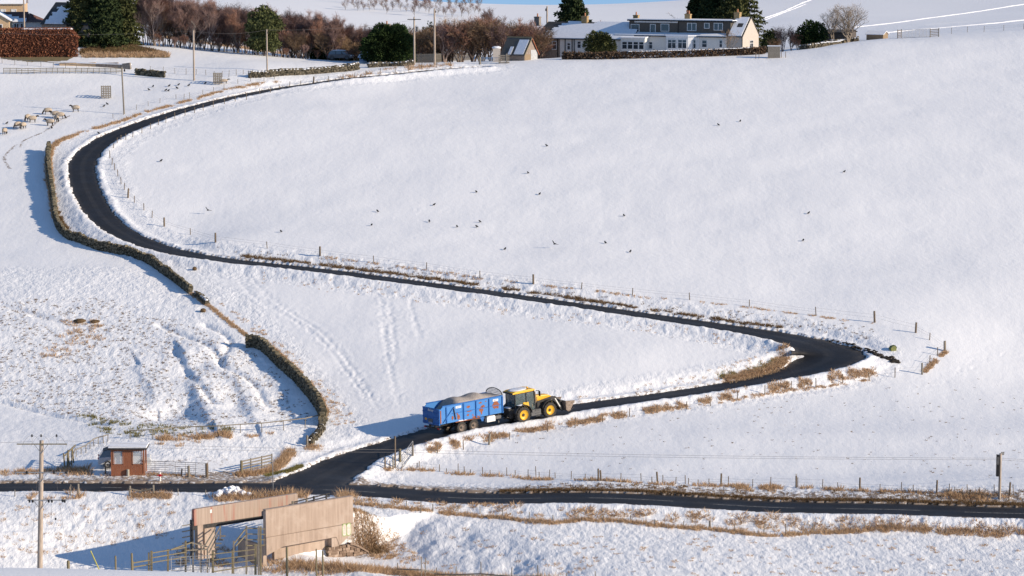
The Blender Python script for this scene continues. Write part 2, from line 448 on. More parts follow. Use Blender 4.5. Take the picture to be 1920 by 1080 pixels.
# vehicle and sledge tracks pressed into the snow
TRK = [[(430, 500), (480, 560), (560, 610), (620, 660), (690, 750)], [(450, 500), (520, 570), (590, 620), (660, 690), (710, 770)], [(715, 560), (718, 600), (722, 650), (732, 700), (748, 760)], [(728, 570), (736, 620), (742, 680)],
       [(1920, 635), (1840, 655), (1780, 700), (1700, 735)], [(1920, 645), (1860, 660), (1800, 690)], [(0, 1010), (110, 985), (200, 940), (240, 925)], [(0, 1025), (120, 990), (230, 945)], [(640, 520), (780, 450), (790, 380)], [(770, 560), (775, 600), (790, 640)]]
rr_ = np.random.default_rng(3)
for L in TRK:
    tl = catmull([(ray(u, v)[0] * g(v), g(v), 1) for u, v in L], 6)
    d, _, _, _ = dist_line(GX, GY, tl, None, 5)
    if L[0][0] in (640, 1920): d = d + .35 + .9 * (vn(GX * 3.0, GY * 2.0, 71) < .6)
    H += np.where(d < 5, -.024 * np.exp(-(d / .22) ** 2) + .008 * np.exp(-((d - .5) / .25) ** 2) - .03 * np.exp(-(d / 1.0) ** 2) * (vn(GX * 3, GY * 2, 44) > .6), 0)
# roads: level bench, ploughed snow banks
def carve(d, w, zr, bank, inner, top):
    e = d - w + .30 * (fbm(GX * 1.1, GY * 1.1, 3, 21) - .5) * 2 + .10 * (vn(GX * 5, GY * 5, 23) - .5) * 2
    t = sstep(inner, bank, e)
    Z = (zr + .10) * (1 - t) + H * t
    Z += top * np.exp(-((e - .55) / .45) ** 2) * (.15 + 1.5 * fbm(GX * .35, GY * .35, 2, 35) * fbm(GX * 1.6, GY * 1.6, 2, 33)) * (e > -.1)
    return np.where(e < 0.02, zr - .16, Z), e
Hs, es = carve(ds, ws, zs, 3.0, .2, .26)
H = np.where(ds < 14, Hs, H)
Hm, em = carve(dm, wm, zm, 2.6, .1, .14)
Hm_ok = (dm - wm < 6) & ~((ds - ws) < 0.02)
H = np.where(Hm_ok, np.where((dm - wm) < .02, Hm, np.where((ds - ws < 2.5), np.minimum(H, np.maximum(Hm, zm + .1)), Hm)), H)
H = np.where(((dm - wm) < .3) & ((ds - ws) < 3) & ((dm - wm) < .02), zm - .16, H)
# the ground falls away in front of the old bridge and beneath it
ZT = -46.95
def on_z(u, v, z): a, s = ray(u, v); return Vector((a * z / s, z / s, z))
BA = on_z(498, 957, ZT); BB = on_z(662, 931, ZT); YB = math.atan2(BB.y - BA.y, BB.x - BA.x); BL = math.hypot(BB.x - BA.x, BB.y - BA.y)
lx = (GX - BA.x) * math.cos(YB) + (GY - BA.y) * math.sin(YB); ly = -(GX - BA.x) * math.sin(YB) + (GY - BA.y) * math.cos(YB)
lxn = lx + 2.2 * (fbm(GX * .45, GY * .45, 3, 91) - .5)
cut = (1 - sstep(BL + .8, BL + 11.0, lxn)) * sstep(-9, -3, lx) * (1 - sstep(.3, .9, ly)) * (GY > 206)
H = np.where(cut > 0, H * (1 - cut) + np.minimum(H, -51.2 - 1.0 * sstep(2, BL, lx) + .12 * (fbm(GX, GY, 2, 4) - .5)) * cut + .22 * (fbm(GX * 1.3, GY * 1.3, 3, 92) - .5) * np.minimum(1, 4 * cut * (1 - cut)), H)
cut2 = (1 - sstep(1.5, 6.0, lx)) * sstep(-7, -4, lx) * sstep(.0, .6, ly) * (1 - sstep(4.0, 6.5, ly)) * (GY > 206)
H = np.where(cut2 > 0, H * (1 - cut2) + np.minimum(H, -50.9) * cut2, H)
emb = sstep(BL - 1.0, BL + .2, lx) * (1 - sstep(BL + .3, BL + 4.8, lx)) * sstep(.25, .6, ly) * (1 - sstep(3.5, 6.5, ly))
H = np.maximum(H, np.where(emb > 0, H * (1 - emb) + (-48.3) * emb, H))
def hat(x, y):
    """ground height at a place"""
    j = np.clip(np.interp(y, ROWY, np.arange(len(ROWY))), 0, len(ROWY) - 1.001)
    i = np.clip(np.interp(np.asarray(x) / np.maximum(y, 1e-3), ANG, np.arange(len(ANG))), 0, len(ANG) - 1.001)
    j0 = j.astype(int) if hasattr(j, 'astype') else int(j); i0 = i.astype(int) if hasattr(i, 'astype') else int(i)
    fj = j - j0; fi = i - i0
    return (H[j0, i0] * (1 - fi) + H[j0, i0 + 1] * fi) * (1 - fj) + (H[j0 + 1, i0] * (1 - fi) + H[j0 + 1, i0 + 1] * fi) * fj
YS = np.concatenate([np.arange(186, 462, .15), np.arange(462, 900, 1.0)])
def P(u, v, ymin=196):
    """where the sight line through (u, v) meets the ground"""
    a, s = ray(u, v)
    ys = YS[YS >= ymin]; hs = hat(a * ys, ys)
    k = np.argmax(hs >= s * ys) if (hs >= s * ys).any() else int(np.argmax(hs - s * ys))
    return Vector((a * ys[k], ys[k], hs[k]))
def G(u, D):
    x = ray(u, 500)[0] * D; return Vector((x, D, float(hat(np.array(x), np.array(D)))))
def px2m(D): return D / F
# ------------------------------------------------------------------ ground colour masks
dirt = np.zeros(H.shape); grass = np.zeros(H.shape)
dirt = np.maximum(dirt, 1.0 * (1 - sstep(.45, 1.5, em)) * (dm < 10) * ((sm > 0) | (em < .3)))            # slush line of the main road
dirt = np.maximum(dirt, .86 * (1 - sstep(1.6, 6.0, em)) * (dm < 12) * (sm > 0))
dirt = np.maximum(dirt, .72 * (1 - sstep(.15, 1.1, es)) * (ds < 10))
dirt = np.maximum(dirt, .18 * rough)
dirt = np.maximum(dirt, .9 * inpoly(GU + 10 * fbm(GX, GY, 2, 2), GVV, [(392, 884), (470, 884), (520, 900), (500, 908), (420, 906), (400, 896)]))
dirt = np.maximum(dirt, .62 * inpoly(GU + 8 * fbm(GX, GY, 2, 2), GVV, [(270, 866), (420, 850), (455, 884), (400, 896)]))
gp = [[(158, 108), (150, 92), (190, 80), (250, 84), (310, 96), (320, 108)], [(0, 104), (150, 100), (125, 113), (60, 116), (0, 110)]]
for p in gp: grass = np.maximum(grass, inpoly(GU, GVV, p) & (GY > 415) & (GY < 470))
# sheep tracks worn through the snow
for L in [[(130, 215), (110, 225), (85, 245), (45, 262), (38, 275)], [(30, 270), (8, 290), (18, 310)]]:
    tl = catmull([(ray(u, v)[0] * g(v), g(v), 1) for u, v in L], 6)
    d, _, _, _ = dist_line(GX, GY, tl, None, 4)
    dirt = np.maximum(dirt, .85 * np.exp(-(d / .45) ** 2) * (d < 4))
dirt = np.maximum(dirt, .82 * (1 - sstep(BL + 2, BL + 8, lx)) * (lx > BL - .5) * (ly > -1.0) * (1 - sstep(2.5, 4.5, ly)))
for gl in gully_lines:
    d, _, _, _ = dist_line(GX, GY, gl, None, 3)
    dirt = np.maximum(dirt, .62 * np.exp(-(d / .5) ** 2) * (d < 3))

m_snow, t, b = new_mat('snow_ground')
nd = t.nodes; lk = t.links
def N(kind, **kw):
    n = nd.new(kind)
    for k, v in kw.items():
        if k in n.inputs: n.inputs[k].default_value = v
        else: setattr(n, k, v)
    return n
geo = N('ShaderNodeNewGeometry')
def noise(scale, detail=3, vec=None, rough=.5):
    n = N('ShaderNodeTexNoise', Scale=scale, Detail=detail, Roughness=rough); lk.new((vec or geo.outputs['Position']), n.inputs['Vector']); return n
def math_(op, a, b_=None, clamp=False):
    n = nd.new('ShaderNodeMath'); n.operation = op; n.use_clamp = clamp
    for i, x in enumerate((a, b_)):
        if x is None: continue
        if isinstance(x, (int, float)): n.inputs[i].default_value = x
        else: lk.new(x, n.inputs[i])
    return n.outputs[0]
def mixc(f, a, b_):
    n = nd.new('ShaderNodeMix'); n.data_type = 'RGBA'
    if isinstance(f, (int, float)): n.inputs[0].default_value = f
    else: lk.new(f, n.inputs[0])
    for i, x in ((6, a), (7, b_)):
        if isinstance(x, tuple): n.inputs[i].default_value = (*x, 1)
        else: lk.new(x, n.inputs[i])
    return n.outputs[2]
ad = N('ShaderNodeAttribute', attribute_name='dirt'); ag = N('ShaderNodeAttribute', attribute_name='grass')
base = mixc(noise(.06, 4).outputs[0], (.835, .84, .86), (.895, .895, .90))
n1 = noise(2.3, 4, rough=.65).outputs[0]; n2 = noise(9, 3).outputs[0]
speck = math_('ADD', math_('MULTIPLY', n1, .75), math_('MULTIPLY', n2, .25))
thr = math_('SUBTRACT', .83, math_('MULTIPLY', ad.outputs['Fac'], .48))
f_d = math_('MULTIPLY', math_('SUBTRACT', speck, thr), 9, True)
f_d = math_('MULTIPLY', f_d, math_('MINIMUM', math_('MULTIPLY', ad.outputs['Fac'], 6), .93), True)
dcol = mixc(noise(1.2, 3).outputs[0], (.14, .09, .055), (.34, .26, .19))
c_ = mixc(f_d, base, dcol)
gcol = mixc(noise(.8, 4).outputs[0], (.09, .10, .035), (.26, .17, .085))
c_ = mixc(math_('MULTIPLY', ag.outputs['Fac'], .95), c_, gcol)
lk.new(c_, b.inputs['Base Color'])
b.inputs['Roughness'].default_value = .6
b.inputs['Specular IOR Level'].default_value = .25
mpn = N('ShaderNodeMapping'); mpn.inputs['Scale'].default_value = (1, .45, 1); mpn.inputs['Rotation'].default_value = (0, 0, .3)
lk.new(geo.outputs['Position'], mpn.inputs[0])
bn = math_('ADD', math_('MULTIPLY', noise(2.0, 5, mpn.outputs[0], .62).outputs[0], .5), math_('MULTIPLY', noise(7, 3).outputs[0], .22))
ar = N('ShaderNodeAttribute', attribute_name='rough')
mpr = N('ShaderNodeMapping'); mpr.inputs['Scale'].default_value = (1.2, .5, 1); mpr.inputs['Rotation'].default_value = (0, 0, -.55); lk.new(geo.outputs['Position'], mpr.inputs[0])
bn = math_('ADD', bn, math_('MULTIPLY', math_('MULTIPLY', ar.outputs['Fac'], 1.25), noise(3.2, 4, mpr.outputs[0], .6).outputs[0]))
bp = N('ShaderNodeBump', Strength=.72, Distance=.10); lk.new(bn, bp.inputs['Height']); lk.new(bp.outputs[0], b.inputs['Normal'])

nr, nc = H.shape
V = np.stack([GX, GY, H], 2).reshape(-1, 3)
ii = np.arange((nr - 1) * nc).reshape(nr - 1, nc)[:, :-1].ravel()
Fq = np.stack([ii, ii + 1, ii + nc + 1, ii + nc], 1)
ground = np_mesh('snow_ground', V, Fq, m_snow, smooth=True, n=4)
for nm, a in (('dirt', dirt), ('grass', grass), ('rough', np.maximum(rough, .8 * np.maximum(verge, vergem)))):
    at = ground.data.attributes.new(nm, 'FLOAT', 'POINT'); at.data.foreach_set('value', a.astype(np.float32).ravel())
tag(ground, kind='structure')

# ------------------------------------------------------------------ roads
m_road, t, b = new_mat('wet_asphalt'); nd = t.nodes; lk = t.links
geo = N('ShaderNodeNewGeometry')
rc = mixc(noise(.35, 5, rough=.6).outputs[0], (.008, .009, .012), (.030, .029, .031))
rc = mixc(math_('MULTIPLY', math_('SUBTRACT', noise(.9, 5, rough=.7).outputs[0], .62), 4, True), rc, (.055, .05, .048))
ac = N('ShaderNodeAttribute', attribute_name='across').outputs['Fac']
edge = math_('MULTIPLY', math_('SUBTRACT', ac, .52), 2.6, True)
edge = math_('MULTIPLY', edge, math_('MULTIPLY', math_('SUBTRACT', noise(1.6, 5, rough=.7).outputs[0], .36), 3.2, True), True)
rc = mixc(math_('MULTIPLY', edge, .8), rc, (.13, .115, .10))
trk = math_('MULTIPLY', math_('SUBTRACT', .13, math_('ABSOLUTE', math_('SUBTRACT', ac, .05))), 5, True)
rc = mixc(math_('MULTIPLY', math_('MULTIPLY', trk, noise(.7, 4).outputs[0]), .5), rc, (.09, .085, .08))
lk.new(rc, b.inputs['Base Color'])
rg = math_('ADD', .42, math_('MULTIPLY', noise(.4, 3).outputs[0], .35)); lk.new(rg, b.inputs['Roughness'])
b.inputs['Specular IOR Level'].default_value = .25
bp = N('ShaderNodeBump', Strength=.3, Distance=.01); lk.new(noise(30, 2).outputs[0], bp.inputs['Height']); lk.new(bp.outputs[0], b.inputs['Normal'])
def ribbon(name, L, Lz, dz, extra=.55):
    T = np.gradient(L[:, :2], axis=0); T /= np.linalg.norm(T, axis=1)[:, None]
    Nn = np.stack([-T[:, 1], T[:, 0]], 1); cols = []
    ks = np.linspace(-1, 1, 13)
    for k in ks:
        w = (L[:, 2] + extra) * k
        cols.append(np.stack([L[:, 0] + Nn[:, 0] * w, L[:, 1] + Nn[:, 1] * w, Lz + dz + .04 * (1 - k * k)], 1))
    A = np.stack(cols, 1); n, m_, _ = A.shape
    ii = (np.arange(n - 1)[:, None] * m_ + np.arange(m_ - 1)[None]).ravel()
    o = np_mesh(name, A.reshape(-1, 3), np.stack([ii, ii + m_, ii + m_ + 1, ii + 1], 1), m_road, smooth=True, n=4)
    at_ = o.data.attributes.new('across', 'FLOAT', 'POINT'); at_.data.foreach_set('value', np.tile(np.abs(ks), n).astype(np.float32)); return o
tag(ribbon('main_road', main_c, main_z, 0.0), kind='structure')
tag(ribbon('side_road', side_c[:-1], side_z[:-1], -.012), kind='structure')
# dashes of the centre line on the main road
m_paint = mat('road_paint', (.34, .34, .33), (.12, .12, .12), 5)
mb = MB()
def main_at(u):
    k = np.interp(u, [960 + F * p[0] / p[1] * 1.0 for p in main_c], np.arange(len(main_c)))
    i = int(min(k, len(main_c) - 2)); f = k - i
    p = main_c[i] * (1 - f) + main_c[i + 1] * f; d = main_c[i + 1] - main_c[i]; l = math.hypot(d[0], d[1])
    return p, main_z[i] * (1 - f) + main_z[i + 1] * f, (-d[1] / l, d[0] / l)
for u0, u1, off in [(175, 215, 0), (600, 700, -.2), (837, 1015, 0), (1107, 1268, 0), (1344, 1500, -.2), (1580, 1740, -.2), (1825, 1990, -.2)]:
    us = np.linspace(u0, u1, 8)
    for i in range(7):
        q = []
        for uu, s_ in ((us[i], -.06), (us[i + 1], -.06), (us[i + 1], .06), (us[i], .06)):
            p, z, n_ = main_at(uu); q.append((p[0] + n_[0] * (off + s_), p[1] + n_[1] * (off + s_), z + .048))
        mb.add(q, [(0, 1, 2, 3)])
tag(mb.build('road_markings', m_paint), kind='structure')

# wind-packed snow ridges along the tracks on the far hillside
for L, r in [([(1655, 63), (1700, 58), (1760, 53), (1840, 46), (1925, 38), (2060, 28), (2250, 12)], .24), ([(1600, 52), (1680, 43), (1760, 32), (1840, 21), (1925, 8), (2050, -6)], .26), ([(1428, 36), (1460, 25), (1495, 10), (1525, -2)], .30), ([(1434, 38), (1470, 24), (1510, 8)], .2)]:
    pts = catmull([tuple(P(u, v, 455)) for u, v in L], 14); q0 = Vector(pts[0]); mb = MB()
    path = []
    for k, p in enumerate(pts):
        z = float(hat(np.array(p[0]), np.array(p[1]))); path.append(Vector((p[0], p[1] , z - r * .35)) - q0)
    mb.tube(path, [r * (.75 + .5 * float(vn(np.array([k * .7]), np.array([r * 9]), 5)[0])) for k in range(len(path))], 8)
    tag(mb.build('snow_bank', M['snowcap'], None, loc=q0, smooth=True), kind='structure')
# ------------------------------------------------------------------ shared post meshes and fences
def mesh_of(mb, name, m, smooth=False):
    o = mb.build(name, m, smooth=smooth); me = o.data; bpy.data.objects.remove(o); return me
post_sq = mesh_of(MB().prism([(-.5, -.5), (.5, -.5), (.5, .5), (-.5, .5)], 'z', -.25, 1), 'post', M['post'])
def round_post(name, m):
    mb = MB().tube([(0, 0, -.25), (0, 0, .97), (0, 0, 1)], [.5, .48, .40], 8); return mesh_of(mb, name, m)
post_rd = round_post('post', M['post']); post_gn = round_post('post', M['post_green']); post_gy = round_post('post', M['post_grey'])
def add_post(parent, p, h, w, me=None, lean=(0, 0), rz=0):
    o = bpy.data.objects.new('post', me or post_rd); col.objects.link(o); o.parent = parent
    o.location = Vector(p) - parent.location; o.scale = (w, w, h)
    o.rotation_euler = (lean[1], lean[0], rz); return o
def fence(name, label, posts, cat='fence', me=None, wire=(.55, .9), wire_r=.006, rails=None, rail_m=None, group=None, thick_me=None, seed=1, wmul=1.0, P_=None, hk=1.0):
    """posts: (u, v, height px, thick?)"""
    rr = random.Random(seed); P_ = P_ or P
    pts = [P_(q[0], q[1]) for q in posts]
    root = empty(name, pts[0], 0, label, cat, group); tops = []
    for q, p in zip(posts, pts):
        h = q[2] * p.y / F * hk; thick = len(q) > 3 and q[3]
        w = (.19 if thick else .085) * wmul
        add_post(root, p, h, w, (thick_me or me or post_rd) if thick else (me or post_rd), (rr.gauss(0, .035), rr.gauss(0, .035)), rr.random())
        tops.append((p, h))
    if wire:
        for k in wire:
            mb = MB()
            for (p, h), (q, h2) in zip(tops, tops[1:]):
                if (q - p).length > 14: continue
                hh = min(h, h2, 1.0)
                a = p + Vector((0, 0, hh * k)) - root.location; b = q + Vector((0, 0, hh * k)) - root.location
                mid = (a + b) / 2 - Vector((0, 0, .03)); mb.tube([a, mid, b], wire_r, 3, False)
            if mb.v: mb.build('wire', M['wire'], root)
    if rails:
        for (p, h), (q, h2) in zip(tops, tops[1:]):
            if (q - p).length > 14: continue
            for k in rails:
                a = p + Vector((0, -.09, h * k)) - root.location; b = q + Vector((0, -.09, h2 * k)) - root.location
                MB().beam(a, b, .04, .10).build('rail', rail_m or M['post_grey'], root)
    return root

fence('field_fence', 'thick-posted wire fence above the middle stretch of the winding road',
      [(240, 371, 17, 1), (252, 380, 13), (270, 394, 13), (285, 408, 13), (308, 425, 17, 1), (357, 440, 12), (404, 455, 18, 1), (501, 466, 13), (600, 480, 18, 1), (700, 492, 13), (800, 505, 13), (900, 522, 14), (1000, 533, 18, 1), (1090, 543, 13), (1186, 553, 13), (1293, 563, 14), (1405, 575, 13), (1530, 592, 17), (1640, 605, 22, 1), (1717, 624, 20, 1), (1743, 638, 14), (1772, 658, 19, 1)], wmul=1.25)
fence('field_fence', 'thin-posted wire fence inside the left bend and along the top of the big field',
      [(240, 366, 13), (233, 356, 13), (227, 345, 13), (221, 331, 13), (215, 319, 13), (210, 309, 13), (206, 297, 15), (213, 278, 9), (220, 268, 10), (227, 263, 10), (236, 262, 11), (249, 257, 11), (266, 250, 11), (282, 242, 11), (297, 235, 11), (311, 230, 11), (328, 224, 13), (347, 217, 11), (365, 212, 11), (381, 207, 11), (400, 201, 11), (421, 195, 11), (441, 190, 11), (462, 187, 12), (487, 176, 10), (507, 174, 11), (524, 168, 10), (543, 164, 11), (564, 161, 10), (588, 157, 12, 1), (616, 154, 11), (644, 150, 11), (665, 147, 11), (686, 144, 11), (713, 140, 12), (741, 136, 11), (766, 133, 11), (791, 129, 11), (819, 127, 10), (845, 125, 10)], seed=2, wmul=1.25)
fence('field_fence', 'wire fence on the straw verge below the lower stretch of the winding road',
      [(820, 850, 16), (869, 843, 18), (917, 834, 21, 1), (955, 824, 14), (1027, 810, 18), (1078, 802, 20), (1130, 792, 16), (1180, 782, 17), (1232, 775, 17), (1288, 768, 16), (1332, 762, 17), (1383, 750, 18), (1434, 741, 18), (1483, 733, 18), (1530, 727, 18), (1580, 720, 18), (1630, 715, 18), (1678, 708, 19), (1729, 702, 22, 1), (1743, 682, 16), (1758, 667, 16), (1771, 659, 19, 1)], seed=3, wmul=1.15, thick_me=post_gy)
fence('roadside_fence', 'old uneven wire fence of leaning posts on the bank above the main road',
      [(722, 880, 22, 1), (730, 880, 17), (782, 880, 12), (786, 880, 16), (824, 885, 14), (837, 886, 7), (859, 888, 19), (871, 888, 14), (882, 888, 8), (905, 890, 14), (919, 890, 9), (950, 892, 16), (966, 892, 10), (990, 895, 15), (1005, 896, 22), (1011, 896, 12), (1030, 897, 17), (1041, 897, 11), (1071, 899, 16), (1097, 900, 12), (1122, 902, 24, 1), (1127, 902, 21, 1), (1164, 904, 17), (1202, 905, 18), (1222, 907, 14), (1233, 907, 23, 1), (1243, 907, 17), (1267, 908, 14), (1285, 908, 18), (1291, 908, 12), (1309, 910, 11), (1329, 909, 12), (1352, 909, 22, 1), (1366, 910, 17), (1411, 912, 14), (1445, 912, 18), (1493, 914, 23, 1), (1496, 914, 19), (1542, 916, 18), (1571, 916, 12), (1612, 920, 25, 1), (1650, 920, 13), (1690, 924, 20), (1712, 924, 15), (1756, 927, 28, 1), (1779, 924, 17), (1790, 925, 12), (1814, 926, 18), (1837, 925, 12), (1864, 929, 20), (1893, 932, 27, 1), (1900, 930, 20)], seed=4, wmul=.9)
fence('field_fence', 'thin wire fence running through the strip of straw grass below the main road',
      [(717, 954, 15), (762, 950, 11), (789, 962, 22), (812, 960, 15), (859, 962, 14), (900, 964, 14), (942, 972, 18), (992, 978, 19), (1037, 981, 15), (1084, 976, 12), (1130, 976, 12), (1182, 980, 14), (1227, 987, 13), (1281, 991, 14), (1331, 992, 16, 1), (1377, 998, 17), (1432, 1004, 22), (1473, 1001, 20), (1524, 999, 18), (1574, 999, 18), (1622, 993, 13), (1674, 993, 12), (1725, 993, 12), (1773, 1001, 18), (1826, 1001, 14), (1874, 1002, 17), (1912, 1002, 15)], seed=5, me=post_gy)
fence('rail_fence', 'single-rail wooden fence across the snow behind the bus shelter up to the stone wall',
      [(244, 824, 18), (286, 824, 20), (327, 817, 17), (368, 817, 18), (409, 817, 18), (451, 813, 18), (491, 811, 19), (532, 807, 20), (572, 803, 20), (599, 791, 14)], rails=(.95,), seed=6, wire=(.3, .6), me=post_gy)
fence('rail_fence', 'short sloping wooden rail fence left of the parked car and bus shelter',
      [(143, 857, 15), (152, 852, 14), (161, 849, 15), (169, 842, 14), (176, 837, 15), (184, 833, 14), (194, 832, 15), (202, 828, 14)], rails=(.95,), seed=7, me=post_gy)
fence('rail_fence', 'single-rail paddock fence on the snow bank in front of the rust-brown beech hedge',
      [(4, 119, 11), (28, 122, 11), (52, 123, 11), (77, 125, 11), (100, 127, 10), (123, 128, 9), (144, 129, 8), (167, 130, 8)], rails=(.9,), seed=8, me=post_gy, wire=None)
fence('rail_fence', 'lower paddock fence of many close posts and three rails above the sheep field',
      [(7, 139, 11), (19, 139, 11), (31, 139, 11), (41, 139, 10), (53, 139, 11), (64, 139, 10), (76, 138, 10), (87, 138, 10), (98, 138, 10), (108, 138, 10), (119, 138, 10), (131, 138, 10), (142, 138, 10), (153, 138, 10), (164, 138, 10), (175, 138, 10), (186, 138, 10), (197, 138, 10), (208, 138, 10), (218, 138, 10), (230, 138, 9)], rails=(.35, .65, .97), seed=9, me=post_gy, wire=None, rail_m=M['post_green'])
fence('field_fence', 'wire fence behind the upper left pole, left of the dark stone wall',
      [(282, 131, 7), (306, 134, 9), (328, 138, 10), (349, 140, 12), (368, 140, 10), (386, 141, 10), (402, 143, 10), (417, 145, 12), (429, 145, 13), (443, 142, 12), (456, 140, 9), (466, 144, 11, 1), (474, 141, 10)], seed=10, me=post_gy)
fence('field_fence', 'sparse wire fence along the skyline track right of the metal gate at the top right',
      [(1784, 64, 12), (1814, 61, 11), (1845, 60, 11), (1882, 58, 11), (1919, 55, 11), (1960, 52, 11)], seed=11, me=post_gy)
fence('field_fence', 'row of leaning stakes in the straw-topped bank above the upper left road',
      [(212, 222, 9), (232, 216, 9), (256, 206, 10), (278, 199, 9), (300, 193, 9), (330, 186, 9), (345, 187, 11), (356, 185, 12), (380, 176, 8), (400, 171, 8), (420, 166, 8), (446, 157, 8), (470, 153, 8), (495, 152, 9), (515, 149, 8)], seed=12, me=post_gy)
fence('rail_fence', 'grey-brown rail fence rising from the straw at the bottom edge right of the stone abutment',
      [(745, 1076, 22), (790, 1088, 46), (797, 1088, 44), (818, 1086, 23), (855, 1090, 29), (902, 1094, 42), (958, 1096, 32), (1009, 1098, 38), (1013, 1098, 24), (1062, 1100, 26), (1117, 1104, 34)], rails=(.45,), seed=13, me=post_gy, wire=None)
fence('roadside_fence', 'short wooden rail fence in the straw across the main road from the bus shelter',
      [(243, 930, 19, 1), (266, 929, 10), (288, 929, 20, 1)], rails=(.72,), me=post_gy, wire=None, seed=14)
fence('roadside_fence', 'leaning posts in straw beside the main road behind the big power pole',
      [(28, 931, 13), (132, 930, 22), (147, 931, 24, 1)], me=post_gy, seed=15, wire=(.5,))
fence('roadside_fence', 'thin wire fence posts between the short rail fence and the ploughed snow heap',
      [(334, 930, 13), (386, 932, 13), (430, 934, 8)], me=post_gy, seed=16)

# ------------------------------------------------------------------ gates
def bar_gate(label, A, B, h, bars=6, m=None, ups=2, name='field_gate', r=.022, gap=.08, brace=False):
    """metal bar gate between two ground points"""
    A = Vector(A); B = Vector(B); root = empty(name, A, 0, label, 'gate'); d = B - A; Z = Vector((0, 0, 1))
    fr = MB(); c = [Z * gap, d + Z * gap, d + Z * h, Z * h]
    for i in range(4): fr.tube([c[i], c[(i + 1) % 4]], r * 1.5, 6)
    fr.build('gate_frame', m or M['galv'], root)
    for k in range(1, bars):
        z = Z * (gap + (h - gap) * k / bars); MB().tube([z, d + z], r, 5).build('bar', m or M['galv'], root)
    for k in range(1, ups + 1):
        p = d * (k / (ups + 1)); MB().tube([p + Z * gap, p + Z * h], r, 5).build('upright', m or M['galv'], root)
    if brace: MB().tube([Z * gap, d * .5 + Z * h, d + Z * gap], r, 5).build('brace', m or M['galv'], root)
    return root
def lone_post(label, u, v, h, w, me=None, lean=(0, 0), name='gate_post', cat='post'):
    p = P(u, v); root = empty(name, p, 0, label, cat); add_post(root, p, h * p.y / F, w, me, lean); return root
A = P(272, 889); B = P(386, 893)
bar_gate('long galvanised seven-bar field gate beside the bus shelter', A, B, 25 * A.y / F, 6, None, 5)
lone_post('thick reddish gate post at the right end of the long bar gate', 388, 895, 27, .30, post_rd)
lone_post('squat grey wooden post in front of the long bar gate, nearest its right end', 354, 895, 22, .24, post_gy)
lone_post('short leaning stake in front of the long bar gate, next to the marker post', 340, 893, 14, .14, post_rd, (.1, 0))
lone_post('mossy gate post left of the open yard entrance beyond the long gate', 453, 891, 28, .26, post_gn, name='gate_post')
A = P(455, 888); B = P(510, 876); rg = empty('timber_gate', A, 0, 'wooden four-rail gate standing by the straw bank at the yard entrance', 'gate')
for k in (.25, .5, .75, .98):
    hh = 24 * A.y / F * k; MB().beam((0, 0, hh), B - A + Vector((0, 0, hh)), .05, .13).build('rail', M['post_grey'], rg)
for t_ in (.28, .65, 1.0):
    p = A.lerp(B, t_); add_post(rg, p, 26 * A.y / F, .13, post_gy)
lone_post('single thick post in the straw at the foot of the curving stone wall', 576, 839, 23, .22, post_gy)
A = P(754, 880); B = P(774, 853)
bar_gate('open galvanised field gate seen end-on beside the junction', A, B, 1.35, 5, None, 1, brace=True)
lone_post('mossy gate post right of the tall thin pole at the junction', 750, 866, 24, .26, post_gn)
lone_post('pale gate post at the far end of the open gate by the junction', 774, 855, 21, .2, post_gy)
lone_post('tall thin dark pole standing by the field gate at the road junction', 741, 878, 61, .16, post_rd, name='thin_pole', cat='pole')
lone_post('short fence post with a wire stay between the junction bank and the tall thin pole', 737, 880, 25, .12, post_gn)
A = P(1690, 72, 400); B = P(1744, 69, 400)
bar_gate('wide silver mesh gate on the far track at the top right', A, B, 1.35, 6, None, 7)
for lb, u0, u1, v0 in (('short slatted timber hurdle at the left end of the far silver gate', 1683, 1690, 72), ('short slatted timber hurdle at the right end of the far silver gate', 1744, 1760, 70)):
    A = P(u0, v0, 400); B = P(u1, v0 - 1, 400); h = empty('timber_hurdle', A, 0, lb, 'fence')
    for k in range(5): MB().beam((0, 0, .2 + .27 * k), B - A + Vector((0, 0, .2 + .27 * k)), .04, .10).build('rail', M['post'], h)
    for q in (A, B): add_post(h, q, 1.5, .16, post_gy)
# mossy end of fence left of shelter: leaning timbers
A = P(122, 884); rt = empty('timber_gate', A, 0, 'old mossy timber gate seen edge-on in the straw left of the parked car', 'gate')
for k in range(5):
    b_ = P(122 + 4 * k, 884 - 4 * k); add_post(rt, b_, 1.75 - .05 * k, .15, post_gn, (.12 * (k % 2) - .05, .05))
MB().beam(Vector((0, 0, 1.5)), P(142, 866) - A + Vector((0, 0, 1.6)), .06, .14).build('rail', M['post_green'], rt)
MB().beam(Vector((.3, 0, .2)), P(142, 866) - A + Vector((0, 0, 1.3)), .06, .12).build('rail', M['post_grey'], rt)

